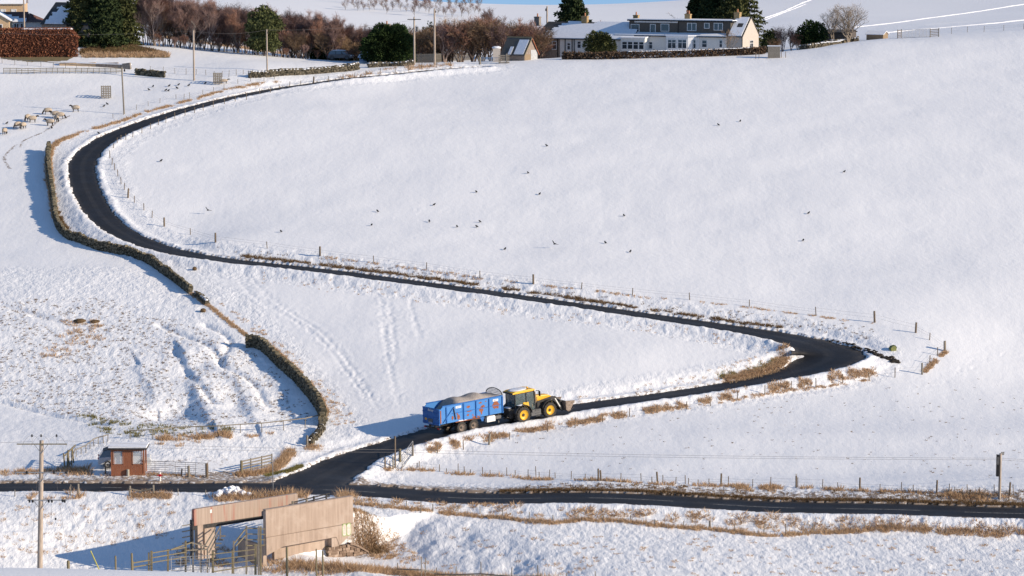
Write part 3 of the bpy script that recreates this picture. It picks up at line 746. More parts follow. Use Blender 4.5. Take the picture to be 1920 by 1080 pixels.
# ------------------------------------------------------------------ dry stone walls
def stone_wall(label, line, h, th, m, name='dry_stone_wall', size=.24, snow=False, seed=1, D=None, dens=1.0, hedge=None, noise_h=.25):
    rr = random.Random(seed); pts = [(D and W(u, v, D) or P(u, v)) for u, v in line]
    C = catmull([(p.x, p.y, p.z) for p in pts], 6); root = empty(name, tuple(C[0]), 0, label, 'wall'); o = Vector(C[0])
    seg = [(Vector(C[i]), Vector(C[i + 1])) for i in range(len(C) - 1)]
    mb = MB(); cap = MB()
    core = MB()
    for a, b in seg:
        L = (b - a).length; d = (b - a).normalized(); nx = Vector((-d.y, d.x, 0)).normalized()
        hh = h * (1 + noise_h * (fbm(np.array([a.x * .6]), np.array([a.y * .6]), 2, seed)[0] - .5) * 2)
        c = (a + b) / 2 - o
        core.box((c.x, c.y, c.z + hh * .38), (L * 1.02, th * .7, hh * .82), math.atan2(d.y, d.x))
        rows = max(2, int(hh / (size * .55)))
        for r_ in range(rows + 1):
            n = max(1, int(L / size * dens))
            for k in range(n):
                for sgn in ((-1, 1) if r_ < rows else (0,)):
                    if sgn == 1 and rr.random() < .5: continue
                    t_ = (k + rr.random() * .7 + .15) / n
                    p = a.lerp(b, t_) + nx * sgn * th * (.42 - .1 * r_ / rows) - o
                    s_ = size * rr.uniform(.7, 1.35)
                    gz = float(hat(np.array(p.x + o.x), np.array(p.y + o.y))) - o.z if D is None else p.z
                    z = max(gz, p.z - .3) + (r_ + .4) * hh / rows + rr.uniform(-.04, .04)
                    mb.box((p.x, p.y, z), (s_ * 1.2, s_ * (.9 if sgn else 1.6 * th / .5), s_ * .62 if sgn else s_ * .8), math.atan2(d.y, d.x) + rr.gauss(0, .25), rr.gauss(0, .18), rr.gauss(0, .18), taper=.8)
        if snow and rr.random() < .9:
            c = (a + b) / 2 - o; cap.blob((c.x, c.y, c.z + hh * 1.08), (L * 1.2, th * 1.1, .16 + .1 * rr.random()), rr.randint(0, 99))
    core.build('wall_core', m, root)
    tag(mb.build('stones', m, root), kind='stuff')
    if cap.v: tag(cap.build('snow_cap', M['snowcap'], root, smooth=True), kind='stuff')
    return root, C
wallA = [(152, 455), (180, 466), (213, 474), (240, 478), (262, 486), (285, 497), (310, 515), (335, 533), (358, 550)]
stone_wall('mossy dry stone wall curving down the hill from the left bend of the winding road', [(104, 412), (112, 432), (128, 447)] + wallA, .92, .5, M['stone_moss'], seed=4)
stone_wall('collapsed length of the dry stone wall half buried in snow on the left slope', [(365, 555), (378, 562), (388, 572)], .45, .6, M['stone'], seed=5, snow=True)
stone_wall('thick mossy stone wall curving from the stream bed down to the wooden rail fence', [(462, 650), (480, 652), (500, 662), (520, 683), (545, 705), (565, 725), (585, 748), (598, 768), (607, 790), (603, 800)], 1.15, .62, M['stone_moss'], seed=6)
stone_wall('ruined tail of tumbled stones below the thick curving wall, above the junction', [(604, 806), (598, 816), (588, 826), (580, 836)], .5, .6, M['stone'], seed=7, snow=True)
stone_wall('steep mossy bank wall holding up the outside of the left hairpin', [(92, 285), (90, 300), (92, 330), (97, 360), (101, 385), (104, 412)], 1.15, .55, M['stone_moss'], seed=8)
stone_wall('dark snow-topped dry stone wall along the lane beside the parked hatchback', [(466, 146), (500, 144), (540, 141), (580, 139), (620, 136), (655, 133), (672, 130)], .85, .5, M['stone'], seed=9, snow=True, size=.3)
stone_wall('low snow-covered stone wall in front of the big rounded evergreen', [(690, 127), (720, 125), (750, 124), (775, 122)], .6, .5, M['stone'], seed=10, snow=True, size=.3)
stone_wall('short mossy stone wall right of the lower paddock fence', [(255, 140), (275, 142), (295, 144), (309, 145)], .8, .5, M['stone_moss'], seed=11, size=.3)
stone_wall('low snowy stone wall beside the bare tree right of the white-gabled house', [(1500, 93), (1520, 91), (1550, 86), (1580, 81), (1610, 77)], .6, .5, M['stone'], seed=12, snow=True, size=.3)

# ------------------------------------------------------------------ grass
def tufts(name, label, pts, m, h=.35, blades=16, spread=.22, wid=.035, seed=1, lean=.8, cat='grass', zoff=0.0):
    g_ = np.random.default_rng(seed); pts = np.array(pts, float); n = len(pts)
    if n == 0: return
    sc_ = pts[:, 3] if pts.shape[1] > 3 else np.ones(n)
    B = np.repeat(pts[:, :3], blades, 0); S = np.repeat(sc_, blades); k = len(B)
    an = g_.random(k) * 2 * np.pi; r = np.sqrt(g_.random(k)) * spread * S
    off = np.stack([np.cos(an) * r, np.sin(an) * r, np.zeros(k)], 1)
    B = B + off; B[:, 2] = hat(B[:, 0], B[:, 1]) - .03 + zoff
    hh = h * S * (.55 + .7 * g_.random(k)); ln = lean * hh * (.3 + g_.random(k)); an2 = an + g_.normal(0, .5, k)
    tip = B + np.stack([np.cos(an2) * ln, np.sin(an2) * ln, hh], 1)
    an3 = g_.random(k) * np.pi; w = wid * (.6 + .8 * g_.random(k)) * (.6 + .4 * S)
    dv = np.stack([np.cos(an3) * w, np.sin(an3) * w * .4, np.zeros(k)], 1)
    V_ = np.stack([B - dv, B + dv, tip], 1).reshape(-1, 3); F_ = np.arange(3 * k).reshape(-1, 3)
    o = np_mesh(name, V_, F_, m); tag(o, label, cat, kind='stuff'); return o
def along(line, dens, spread, seed, patch=0.0, sc_=(.7, 1.3), fr=1.1):
    """points near a photographed line, in patches"""
    rr = random.Random(seed); pp = [P(u, v) for u, v in line]; out = []
    for a, b in zip(pp, pp[1:]):
        L = (b - a).length; n = int(L * dens + rr.random())
        for _ in range(n):
            q = a.lerp(b, rr.random()); x = q.x + rr.gauss(0, spread * .6); y = q.y + rr.gauss(0, spread)
            if patch and float(vn(np.array([x / fr]), np.array([y / fr]), seed)[0]) < patch: continue
            out.append((x, y, 0, rr.uniform(*sc_)))
    return out
def area(poly, n, seed, patch=0, sc_=(.6, 1.3), fr=1.5, clear=True):
    rr = random.Random(seed); us = [p[0] for p in poly]; vs2 = [p[1] for p in poly]; out = []; tries = 0
    while len(out) < n and tries < n * 30:
        tries += 1; u = rr.uniform(min(us), max(us)); v = rr.uniform(min(vs2), max(vs2))
        if not inpoly(np.array([u]), np.array([v]), poly)[0]: continue
        D = float(np.interp(v, GV[::-1], GD[::-1])) if 100 < v < 1060 else (230 if v >= 1060 else 450)
        p = P(u, v); 
        if patch and float(vn(np.array([p.x / fr]), np.array([p.y / fr]), seed)[0]) < patch: continue
        out.append((p.x, p.y, 0, rr.uniform(*sc_)))
    return out
def beside(i0, i1, off0, off1, dens, seed, side, patch=0, L=None, sc_=(.7, 1.2), fr=1.0):
    L = side_c if L is None else L
    rr = random.Random(seed); out = []
    for i in range(i0, min(i1, len(L) - 1)):
        d = L[i + 1] - L[i]; l = math.hypot(d[0], d[1]); nx, ny = -d[1] / l * side, d[0] / l * side
        for _ in range(int(l * dens + rr.random())):
            t_ = rr.random(); w = L[i, 2] + rr.uniform(off0, off1)
            x = L[i, 0] + d[0] * t_ + nx * w; y = L[i, 1] + d[1] * t_ + ny * w
            if patch and float(vn(np.array([x / fr]), np.array([y / fr]), seed)[0]) < patch: continue
            out.append((x, y, 0, rr.uniform(*sc_)))
    return out
idx = lambda n: n * 8
# straw strip along the lower fence
S1 = [(665, 945), (717, 952), (762, 955), (812, 962), (860, 964), (942, 972), (992, 979), (1037, 983), (1084, 978), (1150, 978), (1227, 987), (1281, 992), (1331, 994), (1400, 1002), (1432, 1005), (1524, 1000), (1574, 999), (1640, 994), (1725, 995), (1773, 1002), (1850, 1003), (1930, 1003)]
tufts('grass_strip', 'long strip of straw-coloured grass along the thin fence below the main road', along(S1, 17, .17, 1, .16), M['straw'], .33, 14, .18, seed=1)
tufts('grass_tufts', 'scattered straw tussocks in the snow between the main road and the straw strip', area([(665, 935), (1000, 950), (1900, 985), (1900, 1000), (1430, 1000), (1200, 978), (900, 962), (665, 945)], 150, 2, 0, (.5, 1.5)), M['straw'], .22, 60, .34, .04, seed=2, lean=1.5)
tufts('grass_tufts', 'small straw tufts across the lumpy snow at the bottom of the picture', area([(680, 990), (1920, 1010), (1920, 1079), (820, 1079)], 170, 3, 0, (.3, .9)) + area([(0, 945), (340, 945), (330, 1010), (0, 1050)], 110, 4, .3, (.35, .9)), M['straw'], .2, 34, .28, seed=3, lean=1.5)
tufts('grass_bank', 'straw tussocks along the verge below the lower stretch of the winding road', along([(790, 848), (860, 832), (917, 822), (960, 815), (1027, 802), (1080, 795), (1130, 786), (1180, 776), (1240, 768), (1300, 758), (1380, 742), (1450, 728), (1530, 715), (1590, 706), (1640, 700)], 30, .36, 5, .40, (.5, 1.1)) + along([(1340, 756), (1434, 740), (1483, 733), (1530, 727), (1630, 714)], 8, .15, 6, .3, (.5, .8)), M['straw'], .34, 16, .24, seed=5)
tufts('grass_bank', 'brown grass face of the bank inside the right-hand hairpin', along([(1360, 712), (1390, 708), (1420, 702), (1445, 693), (1462, 682), (1472, 668)], 75, .55, 7, 0, (.7, 1.1)), M['straw'], .38, 16, .22, seed=6)
tufts('grass_bank', 'green-brown grass above the bank inside the right-hand hairpin', along([(1350, 708), (1380, 704), (1410, 697), (1440, 687), (1462, 676)], 30, .35, 8, .2, (.6, 1)), M['moss'], .3, 14, .22, seed=7)
tufts('grass_bank', 'dark brown grass on the cut bank above the middle stretch of the winding road', beside(idx(13), idx(20), .35, 1.3, 16, 9, -1, .30, None, (.5, 1.2), 1.7), M['straw_dk'], .34, 14, .2, seed=8)
tufts('grass_bank', 'tan grass covering the top of the bank outside the left hairpin', along([(104, 410), (101, 385), (97, 360), (92, 330), (91, 300), (95, 280), (110, 266), (130, 258)], 46, .26, 10, .2, (.5, 1.1)), M['straw'], .36, 16, .25, seed=9)
for k_, (o_z) in enumerate((0,)): pass
tufts('grass_bank', 'tan grass along the bank top above the upper left road', along([(130, 258), (160, 246), (200, 236), (232, 227), (270, 212), (300, 204), (340, 193), (360, 188), (400, 175), (440, 166), (470, 160), (520, 155)], 17, .30, 11, .38, (.5, 1.1)), M['straw'], .36, 14, .25, seed=10)
tufts('grass_tufts', 'dark and brown tussocks showing through the snow on the left slope', area([(0, 560), (200, 560), (330, 600), (480, 660), (560, 740), (590, 790), (300, 800), (120, 780), (0, 745)], 2300, 12, .36, (.25, .8)), M['straw_dk'], .22, 14, .17, seed=11)
tufts('grass_tufts', 'brown grass mounds in the middle of the left slope', area([(120, 595), (200, 598), (215, 640), (90, 680), (60, 660), (110, 630)], 55, 13, .3, (.8, 1.5)), M['straw'], .26, 26, .3, seed=12)
tufts('grass_tufts', 'mossy tussocks on the slope above the rail fence behind the bus shelter', area([(130, 770), (230, 790), (330, 800), (440, 800), (430, 815), (240, 820), (190, 812)], 110, 14, .25, (.6, 1.3)), M['moss'], .3, 22, .26, seed=13)
tufts('grass_tufts', 'rusty straw along the rail fence and below it behind the bus shelter', along([(300, 823), (340, 822), (390, 820), (430, 818)], 34, .3, 15, .35, (.6, 1.4)) + along([(290, 830), (330, 834), (420, 828), (470, 822), (560, 806)], 6, .5, 16, .5, (.5, .9)), M['straw'], .42, 16, .25, seed=14)
tufts('grass_tufts', 'straw clumps around the gates and shelter beside the main road', along([(120, 885), (145, 886), (165, 888)], 32, .6, 17, .1, (.8, 1.5)) + along([(0, 888), (60, 888), (110, 884)], 14, .3, 18, .3) + along([(200, 890), (330, 893), (380, 894)], 10, .25, 19, .3, (.5, .8)) + along([(60, 932), (110, 932), (150, 932)], 26, .35, 20, .4) + along([(245, 931), (290, 931), (320, 933)], 34, .28, 21, .25, (.6, 1.1)), M['straw'], .40, 14, .25, seed=15)
tufts('grass_bank', 'straw bank at the yard entrance left of the road junction', along([(450, 892), (480, 889), (510, 884), (524, 874), (534, 862), (545, 848)], 42, .28, 22, .15, (.6, 1.3)) + along([(575, 842), (600, 838)], 20, .3, 23, 0, (.5, 1)), M['straw'], .42, 16, .28, seed=16)
tufts('grass_bank', 'mossy green edge of the straw bank beside the junction', along([(500, 893), (540, 884), (565, 874)], 55, .25, 24, 0, (.5, .9)), M['moss'], .3, 14, .25, seed=17)
tufts('grass_tufts', 'tall straw grass between the main road and the old concrete bridge', along([(405, 938), (450, 934), (500, 932), (560, 930), (610, 930), (660, 934)], 26, .40, 25, .42, (.6, 1.5)), M['straw'], .55, 14, .28, seed=18)
tufts('grass_tufts', 'brown tussocks covering the slope at the right end of the concrete bridge', area([(664, 968), (690, 978), (725, 1012), (750, 1052), (690, 1050), (664, 1020)], 150, 26, .25, (.5, 1.2)) + area([(664, 975), (690, 985), (715, 1020), (700, 1030), (664, 1015)], 90, 27, .1, (.6, 1.2)), M['straw'], .3, 20, .24, seed=19)
tufts('grass_tufts', 'small brown tufts trailing down the snowy slope right of the bridge', area([(690, 975), (730, 990), (790, 1050), (760, 1062), (720, 1020)], 120, 59, .3, (.3, .9)), M['straw'], .24, 14, .22, seed=59)
tufts('grass_tufts', 'dark tangled stalks on the bank beside the right end of the bridge', area([(664, 980), (688, 988), (712, 1018), (740, 1052), (664, 1030)], 110, 58, .3, (.6, 1.3)), M['straw_dk'], .34, 16, .24, seed=58)
tufts('grass_bank', 'rusty straw along the bottom edge in front of the stone abutment', along([(500, 1062), (560, 1066), (620, 1068), (680, 1070), (740, 1074), (800, 1084), (860, 1088), (940, 1094), (1040, 1100)], 42, .5, 27, .28, (.6, 1.3)), M['straw'], .5, 14, .28, seed=20)
tufts('grass_tufts', 'straw tufts on the snowy verge around the steps under the bridge', area([(330, 1030), (480, 1030), (500, 1064), (330, 1064)], 90, 28, .3, (.7, 1.3)), M['straw'], .35, 16, .25, seed=21)
tufts('grass_strip', 'faint straw line and tufts on the bank between stone walls on the left slope', along([(358, 550), (380, 566), (400, 580), (430, 605), (460, 628), (480, 642)], 22, .15, 29, .1, (.5, .9)) + area([(400, 560), (500, 620), (600, 710), (680, 790), (620, 800), (590, 740), (520, 660), (430, 590)], 150, 30, .4, (.4, .8)), M['straw'], .3, 16, .22, seed=22)
tufts('grass_tufts', 'thin straw line beneath the fence above the middle stretch of road', along([(600, 482), (700, 494), (800, 507), (900, 523), (1000, 534), (1090, 544), (1293, 565), (1405, 577), (1530, 594), (1640, 607)], 7, .15, 31, .45, (.4, .9)), M['straw'], .3, 12, .2, seed=23)
tufts('grass_tufts', 'straw and dead stalks along the foot of the old fence above the main road', along([(722, 882), (786, 882), (859, 890), (950, 894), (1071, 901), (1202, 907), (1285, 910), (1366, 912), (1493, 915), (1612, 921), (1756, 928), (1893, 933)], 11, .18, 32, .3, (.5, 1.1)) + along([(1378, 914), (1420, 918), (1460, 916)], 25, .4, 33, .2) + along([(1770, 930), (1810, 932), (1850, 932)], 35, .4, 34, .1), M['straw'], .38, 12, .2, seed=24)
tufts('grass_bank', 'brown slush-stained grass edge on the far side of the main road', beside(idx(5) + 6, idx(10), .15, .75, 46, 35, 1, .12, main_c, (.5, 1.0)) + beside(idx(5) + 6, idx(10), .8, 3.2, 9, 36, 1, .3, main_c, (.4, 1.1)), M['straw_dk'], .24, 12, .2, seed=25)
tufts('grass_bank', 'brown-green rough grass bank below the conifers at the upper left', area([(155, 108), (165, 102), (240, 103), (310, 100), (318, 107)], 480, 36, 0, (.8, 1.4)), M['straw'], .5, 10, .3, .06, seed=26)
tufts('grass_bank', 'brown-green grass, coloured darker for shade, on the upper part of the bank below the conifers', area([(150, 104), (150, 94), (195, 84), (250, 86), (300, 96), (300, 101), (200, 103)], 700, 46, 0, (.8, 1.3)), M['straw_dk'], .4, 10, .3, .06, seed=27)  # dark straw puts the shade of the upper bank into the grass colour
tufts('grass_bank', 'mossy patch of grass on the bank right of the garden fence', area([(190, 98), (200, 88), (250, 88), (270, 96)], 160, 47, .3, (.7, 1.1)), M['moss'], .35, 10, .3, .06, seed=28)
tufts('grass_tufts', 'straw and rushes along the foot of the birch wood', along([(290, 68), (340, 75), (400, 84), (450, 90), (500, 98), (560, 104)], 8, 1.2, 37, .2, (.8, 1.5)) + along([(640, 150), (720, 135), (780, 128), (850, 122)], 7, .6, 38, .4), M['straw'], .5, 12, .3, seed=27)

tufts('grass_bank', 'olive and brown grass along the fence corner beyond the hairpin', along([(1733, 699), (1748, 684), (1760, 672), (1774, 661)], 34, .18, 51, .15, (.5, 1)), M['straw'], .3, 14, .2, seed=51)
tufts('wall_grass', 'ragged straw growing over the top of the thick curving wall', along([(486, 648), (503, 657), (524, 678), (549, 700), (570, 720), (590, 745), (603, 766), (612, 790)], 55, .16, 52, .3, (.6, 1.2)), M['straw'], .38, 10, .18, seed=52, zoff=.55)
tufts('wall_grass', 'dry grass and ferns along the top of the mossy wall on the left bend', along([(108, 404), (118, 428), (132, 444), (152, 452), (180, 463), (213, 471), (240, 475), (285, 493), (335, 530)], 26, .14, 53, .42, (.5, 1)), M['straw_dk'], .34, 10, .18, seed=53, zoff=.5)
tufts('grass_tufts', 'tiny dark tufts dotted over the smooth field below the lower stretch of road', area([(850, 850), (1200, 790), (1700, 720), (1920, 700), (1920, 900), (1000, 880)], 230, 54, .3, (.25, .7)), M['straw_dk'], .2, 12, .16, seed=54)
tufts('grass_tufts', 'small tufts along the inner verge of the winding road loop', area([(480, 500), (700, 530), (1000, 575), (1300, 615), (1440, 640), (1440, 660), (1100, 610), (700, 560), (480, 530)], 130, 55, .35, (.3, .8)) + area([(1080, 745), (1300, 705), (1440, 660), (1440, 690), (1300, 722), (1090, 758)], 90, 56, .35, (.3, .9)), M['straw'], .24, 14, .2, seed=55)
tufts('grass_tufts', 'brown tufts along the bank face above the middle stretch of road', area([(400, 460), (700, 498), (1000, 540), (1400, 585), (1640, 615), (1640, 640), (1400, 605), (1000, 552), (700, 512), (420, 476)], 260, 57, .35, (.3, .8)), M['straw_dk'], .24, 14, .2, seed=56)
# ------------------------------------------------------------------ tractor and trailer
SP = [tuple(px_of(np.array(p[0]), np.array(p[1]), np.array(z))) for p, z in zip(side_c, side_z)]
def road_pt(u, v, z0=None):
    a, s = ray(u, v); D = g(v); z = None
    for _ in range(6):
        k = int(np.argmin((side_c[:, 0] - a * D) ** 2 + (side_c[:, 1] - D) ** 2)); z = side_z[k] + .03
        D = z / s
    return Vector((a * D, D, z))
m_yel = mat('yellow_paint', (.80, .46, .02), (.72, .38, .02), 3, rough=.4, spec=.5)
m_rub = mat('tyre_rubber', (.035, .033, .032), (.06, .055, .05), 6, rough=.9)
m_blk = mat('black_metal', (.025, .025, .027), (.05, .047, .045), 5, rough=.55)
m_gry = mat('grey_panel', (.13, .13, .135), (.09, .09, .09), 4, rough=.6)
m_glass, t, b = new_mat('cab_glass'); b.inputs['Base Color'].default_value = (.05, .09, .10, 1); b.inputs['Roughness'].default_value = .08; b.inputs['Alpha'].default_value = .55; b.inputs['Specular IOR Level'].default_value = .8
m_white = mat('white_paint', (.80, .80, .78), (.66, .65, .62), 5, rough=.5)
m_bucket = mat('worn_steel', (.30, .235, .19), (.15, .115, .09), 5, rough=.6)
m_amber = mat('amber_lens', (.85, .45, .03), None, 3, rough=.3)

def wheel(parent, c, r, w, rim_m, rim_k=.58, lug=18, label=None):
    """tyre with tread lugs and a dished rim; the outer face looks along -y"""
    root = MB(); n = 28
    root.lathe([(r * rim_k, -w / 2 + .02), (r * .80, -w / 2 - .01), (r * .93, -w / 2 + .03), (r * .97, -w / 4), (r * .975, w / 4), (r * .93, w / 2 - .03), (r * .80, w / 2 + .01), (r * rim_k, w / 2 - .02), (r * rim_k, -w / 2 + .02)], (0, 0, 0), 'y', n)
    for k in range(lug):
        for s in (-1, 1):
            a = 2 * math.pi * (k + (.5 if s > 0 else 0)) / lug
            root.box((math.cos(a) * r * .965, s * w * .25, math.sin(a) * r * .965), (.07 * r / .8, w * .5, .09 * r / .8), 0, s * .0, -a)
    ty = root.build('tyre', m_rub, parent, loc=c, smooth=False)
    rm = MB(); k = rim_k
    rm.lathe([(r * k, -w / 2), (r * (k + .02), -w / 2 - .01), (r * (k - .05), -w / 2 + .03), (r * .36, -w * .22), (r * .22, -w * .25), (r * .01, -w * .25)], (0, 0, 0), 'y', n)
    rm.lathe([(r * k, w / 2), (r * (k - .05), w / 2 - .05), (r * .2, w * .2), (r * .01, w * .2)], (0, 0, 0), 'y', n)
    ri = rm.build('rim', rim_m, ty, smooth=True)
    hb = MB(); hb.lathe([(r * .19, -w * .24), (r * .17, -w * .36), (r * .10, -w * .42), (.001, -w * .42)], (0, 0, 0), 'y', 14)
    for q in range(8):
        a = q * math.pi / 4; hb.box((math.cos(a) * r * .25, -w * .26, math.sin(a) * r * .25), (.03, .04, .03))
    hb.build('hub', m_blk, ty)
    return ty

def seat(root, yaw, pitch, C, local):
    """put the vehicle so that its local contact point stands on C"""
    rot = Matrix.Rotation(yaw, 4, 'Z') @ Matrix.Rotation(-pitch, 4, 'Y')
    root.location = C - rot @ Vector(local); root.rotation_euler = rot.to_euler()

tr = empty('tractor', (0, 0, 0), 0, 'yellow and black tractor with front loader bucket climbing the winding road', 'tractor')
WB = 3.2; Rw = .84
for (x, y) in ((0, -.98), (WB, -.98), (0, .98), (WB, .98)):
    w_ = wheel(tr, (x, y, Rw), Rw if x == 0 else .80, .52, m_yel)
    if x: w_.location.z = .80
    if y > 0: w_.rotation_euler.z = math.pi
mb = MB(); mb.bx(-.9, 4.3, -.42, .42, .62, 1.05); mb.bx(-.5, .6, -.62, .62, .6, 1.2); mb.cyl((0, -.8, Rw), (0, .8, Rw), .17); mb.cyl((WB, -.8, .8), (WB, .8, .8), .17)
mb.bx(-1.25, -.8, -.5, .5, .55, 1.35); mb.bx(-1.6, -1.2, -.12, .12, .50, .62); mb.beam((-.9, -.45, .6), (-1.55, -.4, .75), .09); mb.beam((-.9, .45, .6), (-1.55, .4, .75), .09); mb.cyl((-.9, -.35, 1.3), (-1.5, -.38, .8), .05, 8); mb.cyl((-.9, .35, 1.3), (-1.5, .38, .8), .05, 8)
mb.build('chassis', m_blk, tr, bevel=.02)
hit = MB()
for k in range(7): hit.tube([(-1.0, -.3 + .1 * k, 1.35), (-1.5, -.25 + .08 * k, 1.55), (-2.1, -.15 + .05 * k, 1.15)], .018, 5)
hit.build('hoses', M['dark'], tr)
MB().bx(-1.35, -.75, -.55, .55, 1.35, 1.55).build('rear_deck', m_blk, tr, bevel=.03)
MB().blob((-1.05, 0, 1.6), (.6, 1.0, .16), 3).build('snow_cap', M['snowcap'], tr, smooth=True)
# bonnet
bn = MB(); bn.prism([(1.55, 1.2), (1.55, 2.32), (2.2, 2.36), (3.6, 2.22), (3.98, 2.02), (4.05, 1.2)], 'y', -.42, .42)
bn.build('bonnet', m_yel, tr, bevel=.07)
MB().bx(2.0, 3.9, -.435, .435, 1.25, 1.62).build('bonnet_grille', m_blk, tr)
mb = MB()
for k in range(5): mb.bx(2.15 + .33 * k, 2.35 + .33 * k, -.445, .445, 1.70, 1.78)
mb.build('bonnet_vents', M['dark'], tr)
g_ = MB().bx(4.0, 4.08, -.36, .36, 1.2, 1.8); g_.build('radiator_grille', M['dark'], tr)
for s in (-1, 1): MB().bx(4.07, 4.1, s * .28 - .07, s * .28 + .07, 1.62, 1.74).build('headlight', m_white, tr)
# fenders
def fender(x, r, y0, y1, a0, a1, m):
    mb = MB(); n = 12
    for i in range(n):
        t0, t1 = R(a0 + (a1 - a0) * i / n), R(a0 + (a1 - a0) * (i + 1) / n); zc = Rw
        q = []
        for rr in (r, r + .045):
            for t_ in (t0, t1): q.append((x + math.cos(t_) * rr, zc + math.sin(t_) * rr))
        mb.prism([q[0], q[1], q[3], q[2]], 'y', y0, y1)
    return mb.build('fender', m, tr)
for s in (-1, 1):
    y0, y1 = sorted((s * .68, s * 1.28)); fender(0, 1.0, y0, y1, 5, 165, m_blk); fender(WB, .95, y0, y1, 25, 160, m_blk)
MB().blob((-.25, -.98, 1.86), (.75, .5, .10), 5).build('fender_snow', M['snowcap'], tr, smooth=True)
MB().bx(-.55, 1.25, -.68, .68, 1.2, 1.62).build('cab_base', m_blk, tr)
for s in (-1, 1): MB().prism([(.28, 1.52), (.25, 2.02), (.88, 1.98), (1.0, 1.3), (.75, 1.25)], 'y', s * .70, s * .84).build('cab_side_panel', m_yel, tr)
# cab frame, glass, roof
cx0, cx1, cz0, cz1 = -.72, 1.72, 1.55, 3.0
fr = MB()
for s in (-1, 1):
    y = s * .80
    fr.beam((cx0, y, cz0), (cx0 + .06, y, cz1), .09); fr.beam((cx1, y, .95), (cx1 - .12, y, cz1), .09); fr.beam((.62, y, 1.95), (.66, y, cz1), .08)
    fr.beam((cx0, y, 1.62), (.30, y, 1.62), .09); fr.beam((.30, y, 1.62), (.95, y, 1.05), .08); fr.beam((cx0, y, cz1), (cx1 - .12, y, cz1), .09)
for x in (cx0 + .03, cx1 - .08): fr.beam((x, -.8, cz1), (x, .8, cz1), .08); fr.beam((x, -.8, 1.62), (x, .8, 1.62), .08)
fr.build('cab_frame', M['dark'], tr)
for s in (-1, 1):
    y = s * .80
    MB().prism([(cx0 + .04, 1.66), (.6, 1.66), (.64, cz1 - .04), (cx0 + .1, cz1 - .04)], 'y', y, y + .012).build('side_window', m_glass, tr)
    d_ = MB().prism([(.72, 1.62), (.98, 1.12), (cx1 - .05, 1.12), (cx1 - .16, cz1 - .05), (.72, cz1 - .05)], 'y', y, y + .012).build('door', m_glass, tr)
    MB().beam((1.5, y * 1.02, 1.5), (1.5, y * 1.02, 1.75), .04).build('door_handle', M['dark'], d_)
MB().bx(cx1 - .14, cx1 - .12, -.76, .76, 1.7, cz1 - .04).build('windscreen', m_glass, tr)
MB().bx(cx0, cx0 + .02, -.76, .76, 1.66, cz1 - .04).build('rear_window', m_glass, tr)
rf = MB().prism([(-.98, 3.0), (-.98, 3.14), (-.6, 3.24), (1.4, 3.24), (1.78, 3.16), (1.80, 3.0)], 'y', -.88, .88); rf.build('cab_roof', m_yel, tr, bevel=.04)
MB().bx(-1.02, -.55, -.86, .86, 2.98, 3.15).build('roof_rear_visor', m_blk, tr, bevel=.03)
MB().blob((.25, .0, 3.25), (2.2, 1.62, .13), 8).build('roof_snow', M['snowcap'], tr, smooth=True)
bc = MB().tube([(1.1, -.4, 3.24), (1.1, -.4, 3.30)], .08, 10).build('beacon_base', M['dark'], tr)
MB().tube([(1.1, -.4, 3.30), (1.1, -.4, 3.42), (1.1, -.4, 3.46)], [.09, .09, .05], 10).build('beacon', m_amber, tr)
for s in (-1, 1):
    mb = MB().beam((1.70, s * .85, 3.0), (2.05, s * 1.15, 2.98), .05); mb.build('mirror_arm', M['dark'], tr)
    MB().bx(2.02, 2.10, s * 1.15 - .14, s * 1.15 + .14, 2.42, 2.95).build('mirror', M['dark'], tr, bevel=.02)
    MB().bx(1.62, 1.74, s * .9 - .06, s * .9 + .06, 3.0, 3.12).build('work_light', m_white, tr)
st = MB().bx(.55, .8, -.3, .3, 1.6, 1.75); st.bx(.35, .5, -.3, .3, 1.7, 2.35); st.build('driver_seat', M['dark'], tr, bevel=.03)
MB().tube([(1.35, 0, 1.6), (1.15, 0, 2.05)], .03, 6).build('steering_column', M['dark'], tr)
# driver: a simple seated torso seen through the glass
def seated(root, x, y, z):
    mb = MB(); mb.tube([(x, y, z), (x + .02, y, z + .3), (x, y, z + .52), (x, y, z + .60)], [.17, .19, .17, .07], 10); mb.tube([(x, y - .2, z + .47), (x + .15, y - .26, z + .22), (x + .42, y - .14, z + .30)], [.06, .055, .04], 8); mb.tube([(x, y + .2, z + .47), (x + .15, y + .26, z + .22), (x + .42, y + .14, z + .30)], [.06, .055, .04], 8)
    mb.tube([(x, y - .1, z + .05), (x + .45, y - .12, z + .08), (x + .5, y - .12, z - .35)], [.09, .08, .06], 8); mb.tube([(x, y + .1, z + .05), (x + .45, y + .12, z + .08), (x + .5, y + .12, z - .35)], [.09, .08, .06], 8)
    mb.blob((x + .02, y, z + .74), (.2, .17, .25), 1, 4, .03)
    return mb
dv = seated(tr, .65, 0, 1.75).build('person', mat('dark_jacket', (.03, .04, .06), None, 5)); rmod = dv.modifiers.new('remesh', 'REMESH'); rmod.mode = 'VOXEL'; rmod.voxel_size = .03
tag(dv, 'driver in a dark jacket seated behind the glass of the tractor cab', 'person')
# tank, steps, exhaust
MB().bx(.95, 2.15, -1.12, -.55, .52, 1.12).build('fuel_tank', m_gry, tr, bevel=.04)
MB().bx(.95, 2.15, .55, 1.12, .52, 1.12).build('tool_box', m_gry, tr, bevel=.04)
for k in range(3): MB().bx(1.45, 1.95, -1.2, -1.10, .45 + .28 * k, .49 + .28 * k).build('step', m_gry, tr)
MB().tube([(1.88, -.62, 1.1), (1.88, -.62, 2.7), (1.85, -.62, 2.85)], .06, 10).build('exhaust_pipe', m_bucket, tr)
MB().beam((1.98, -.72, 1.1), (1.98, -.72, 2.3), .05).build('grab_rail', m_bucket, tr)
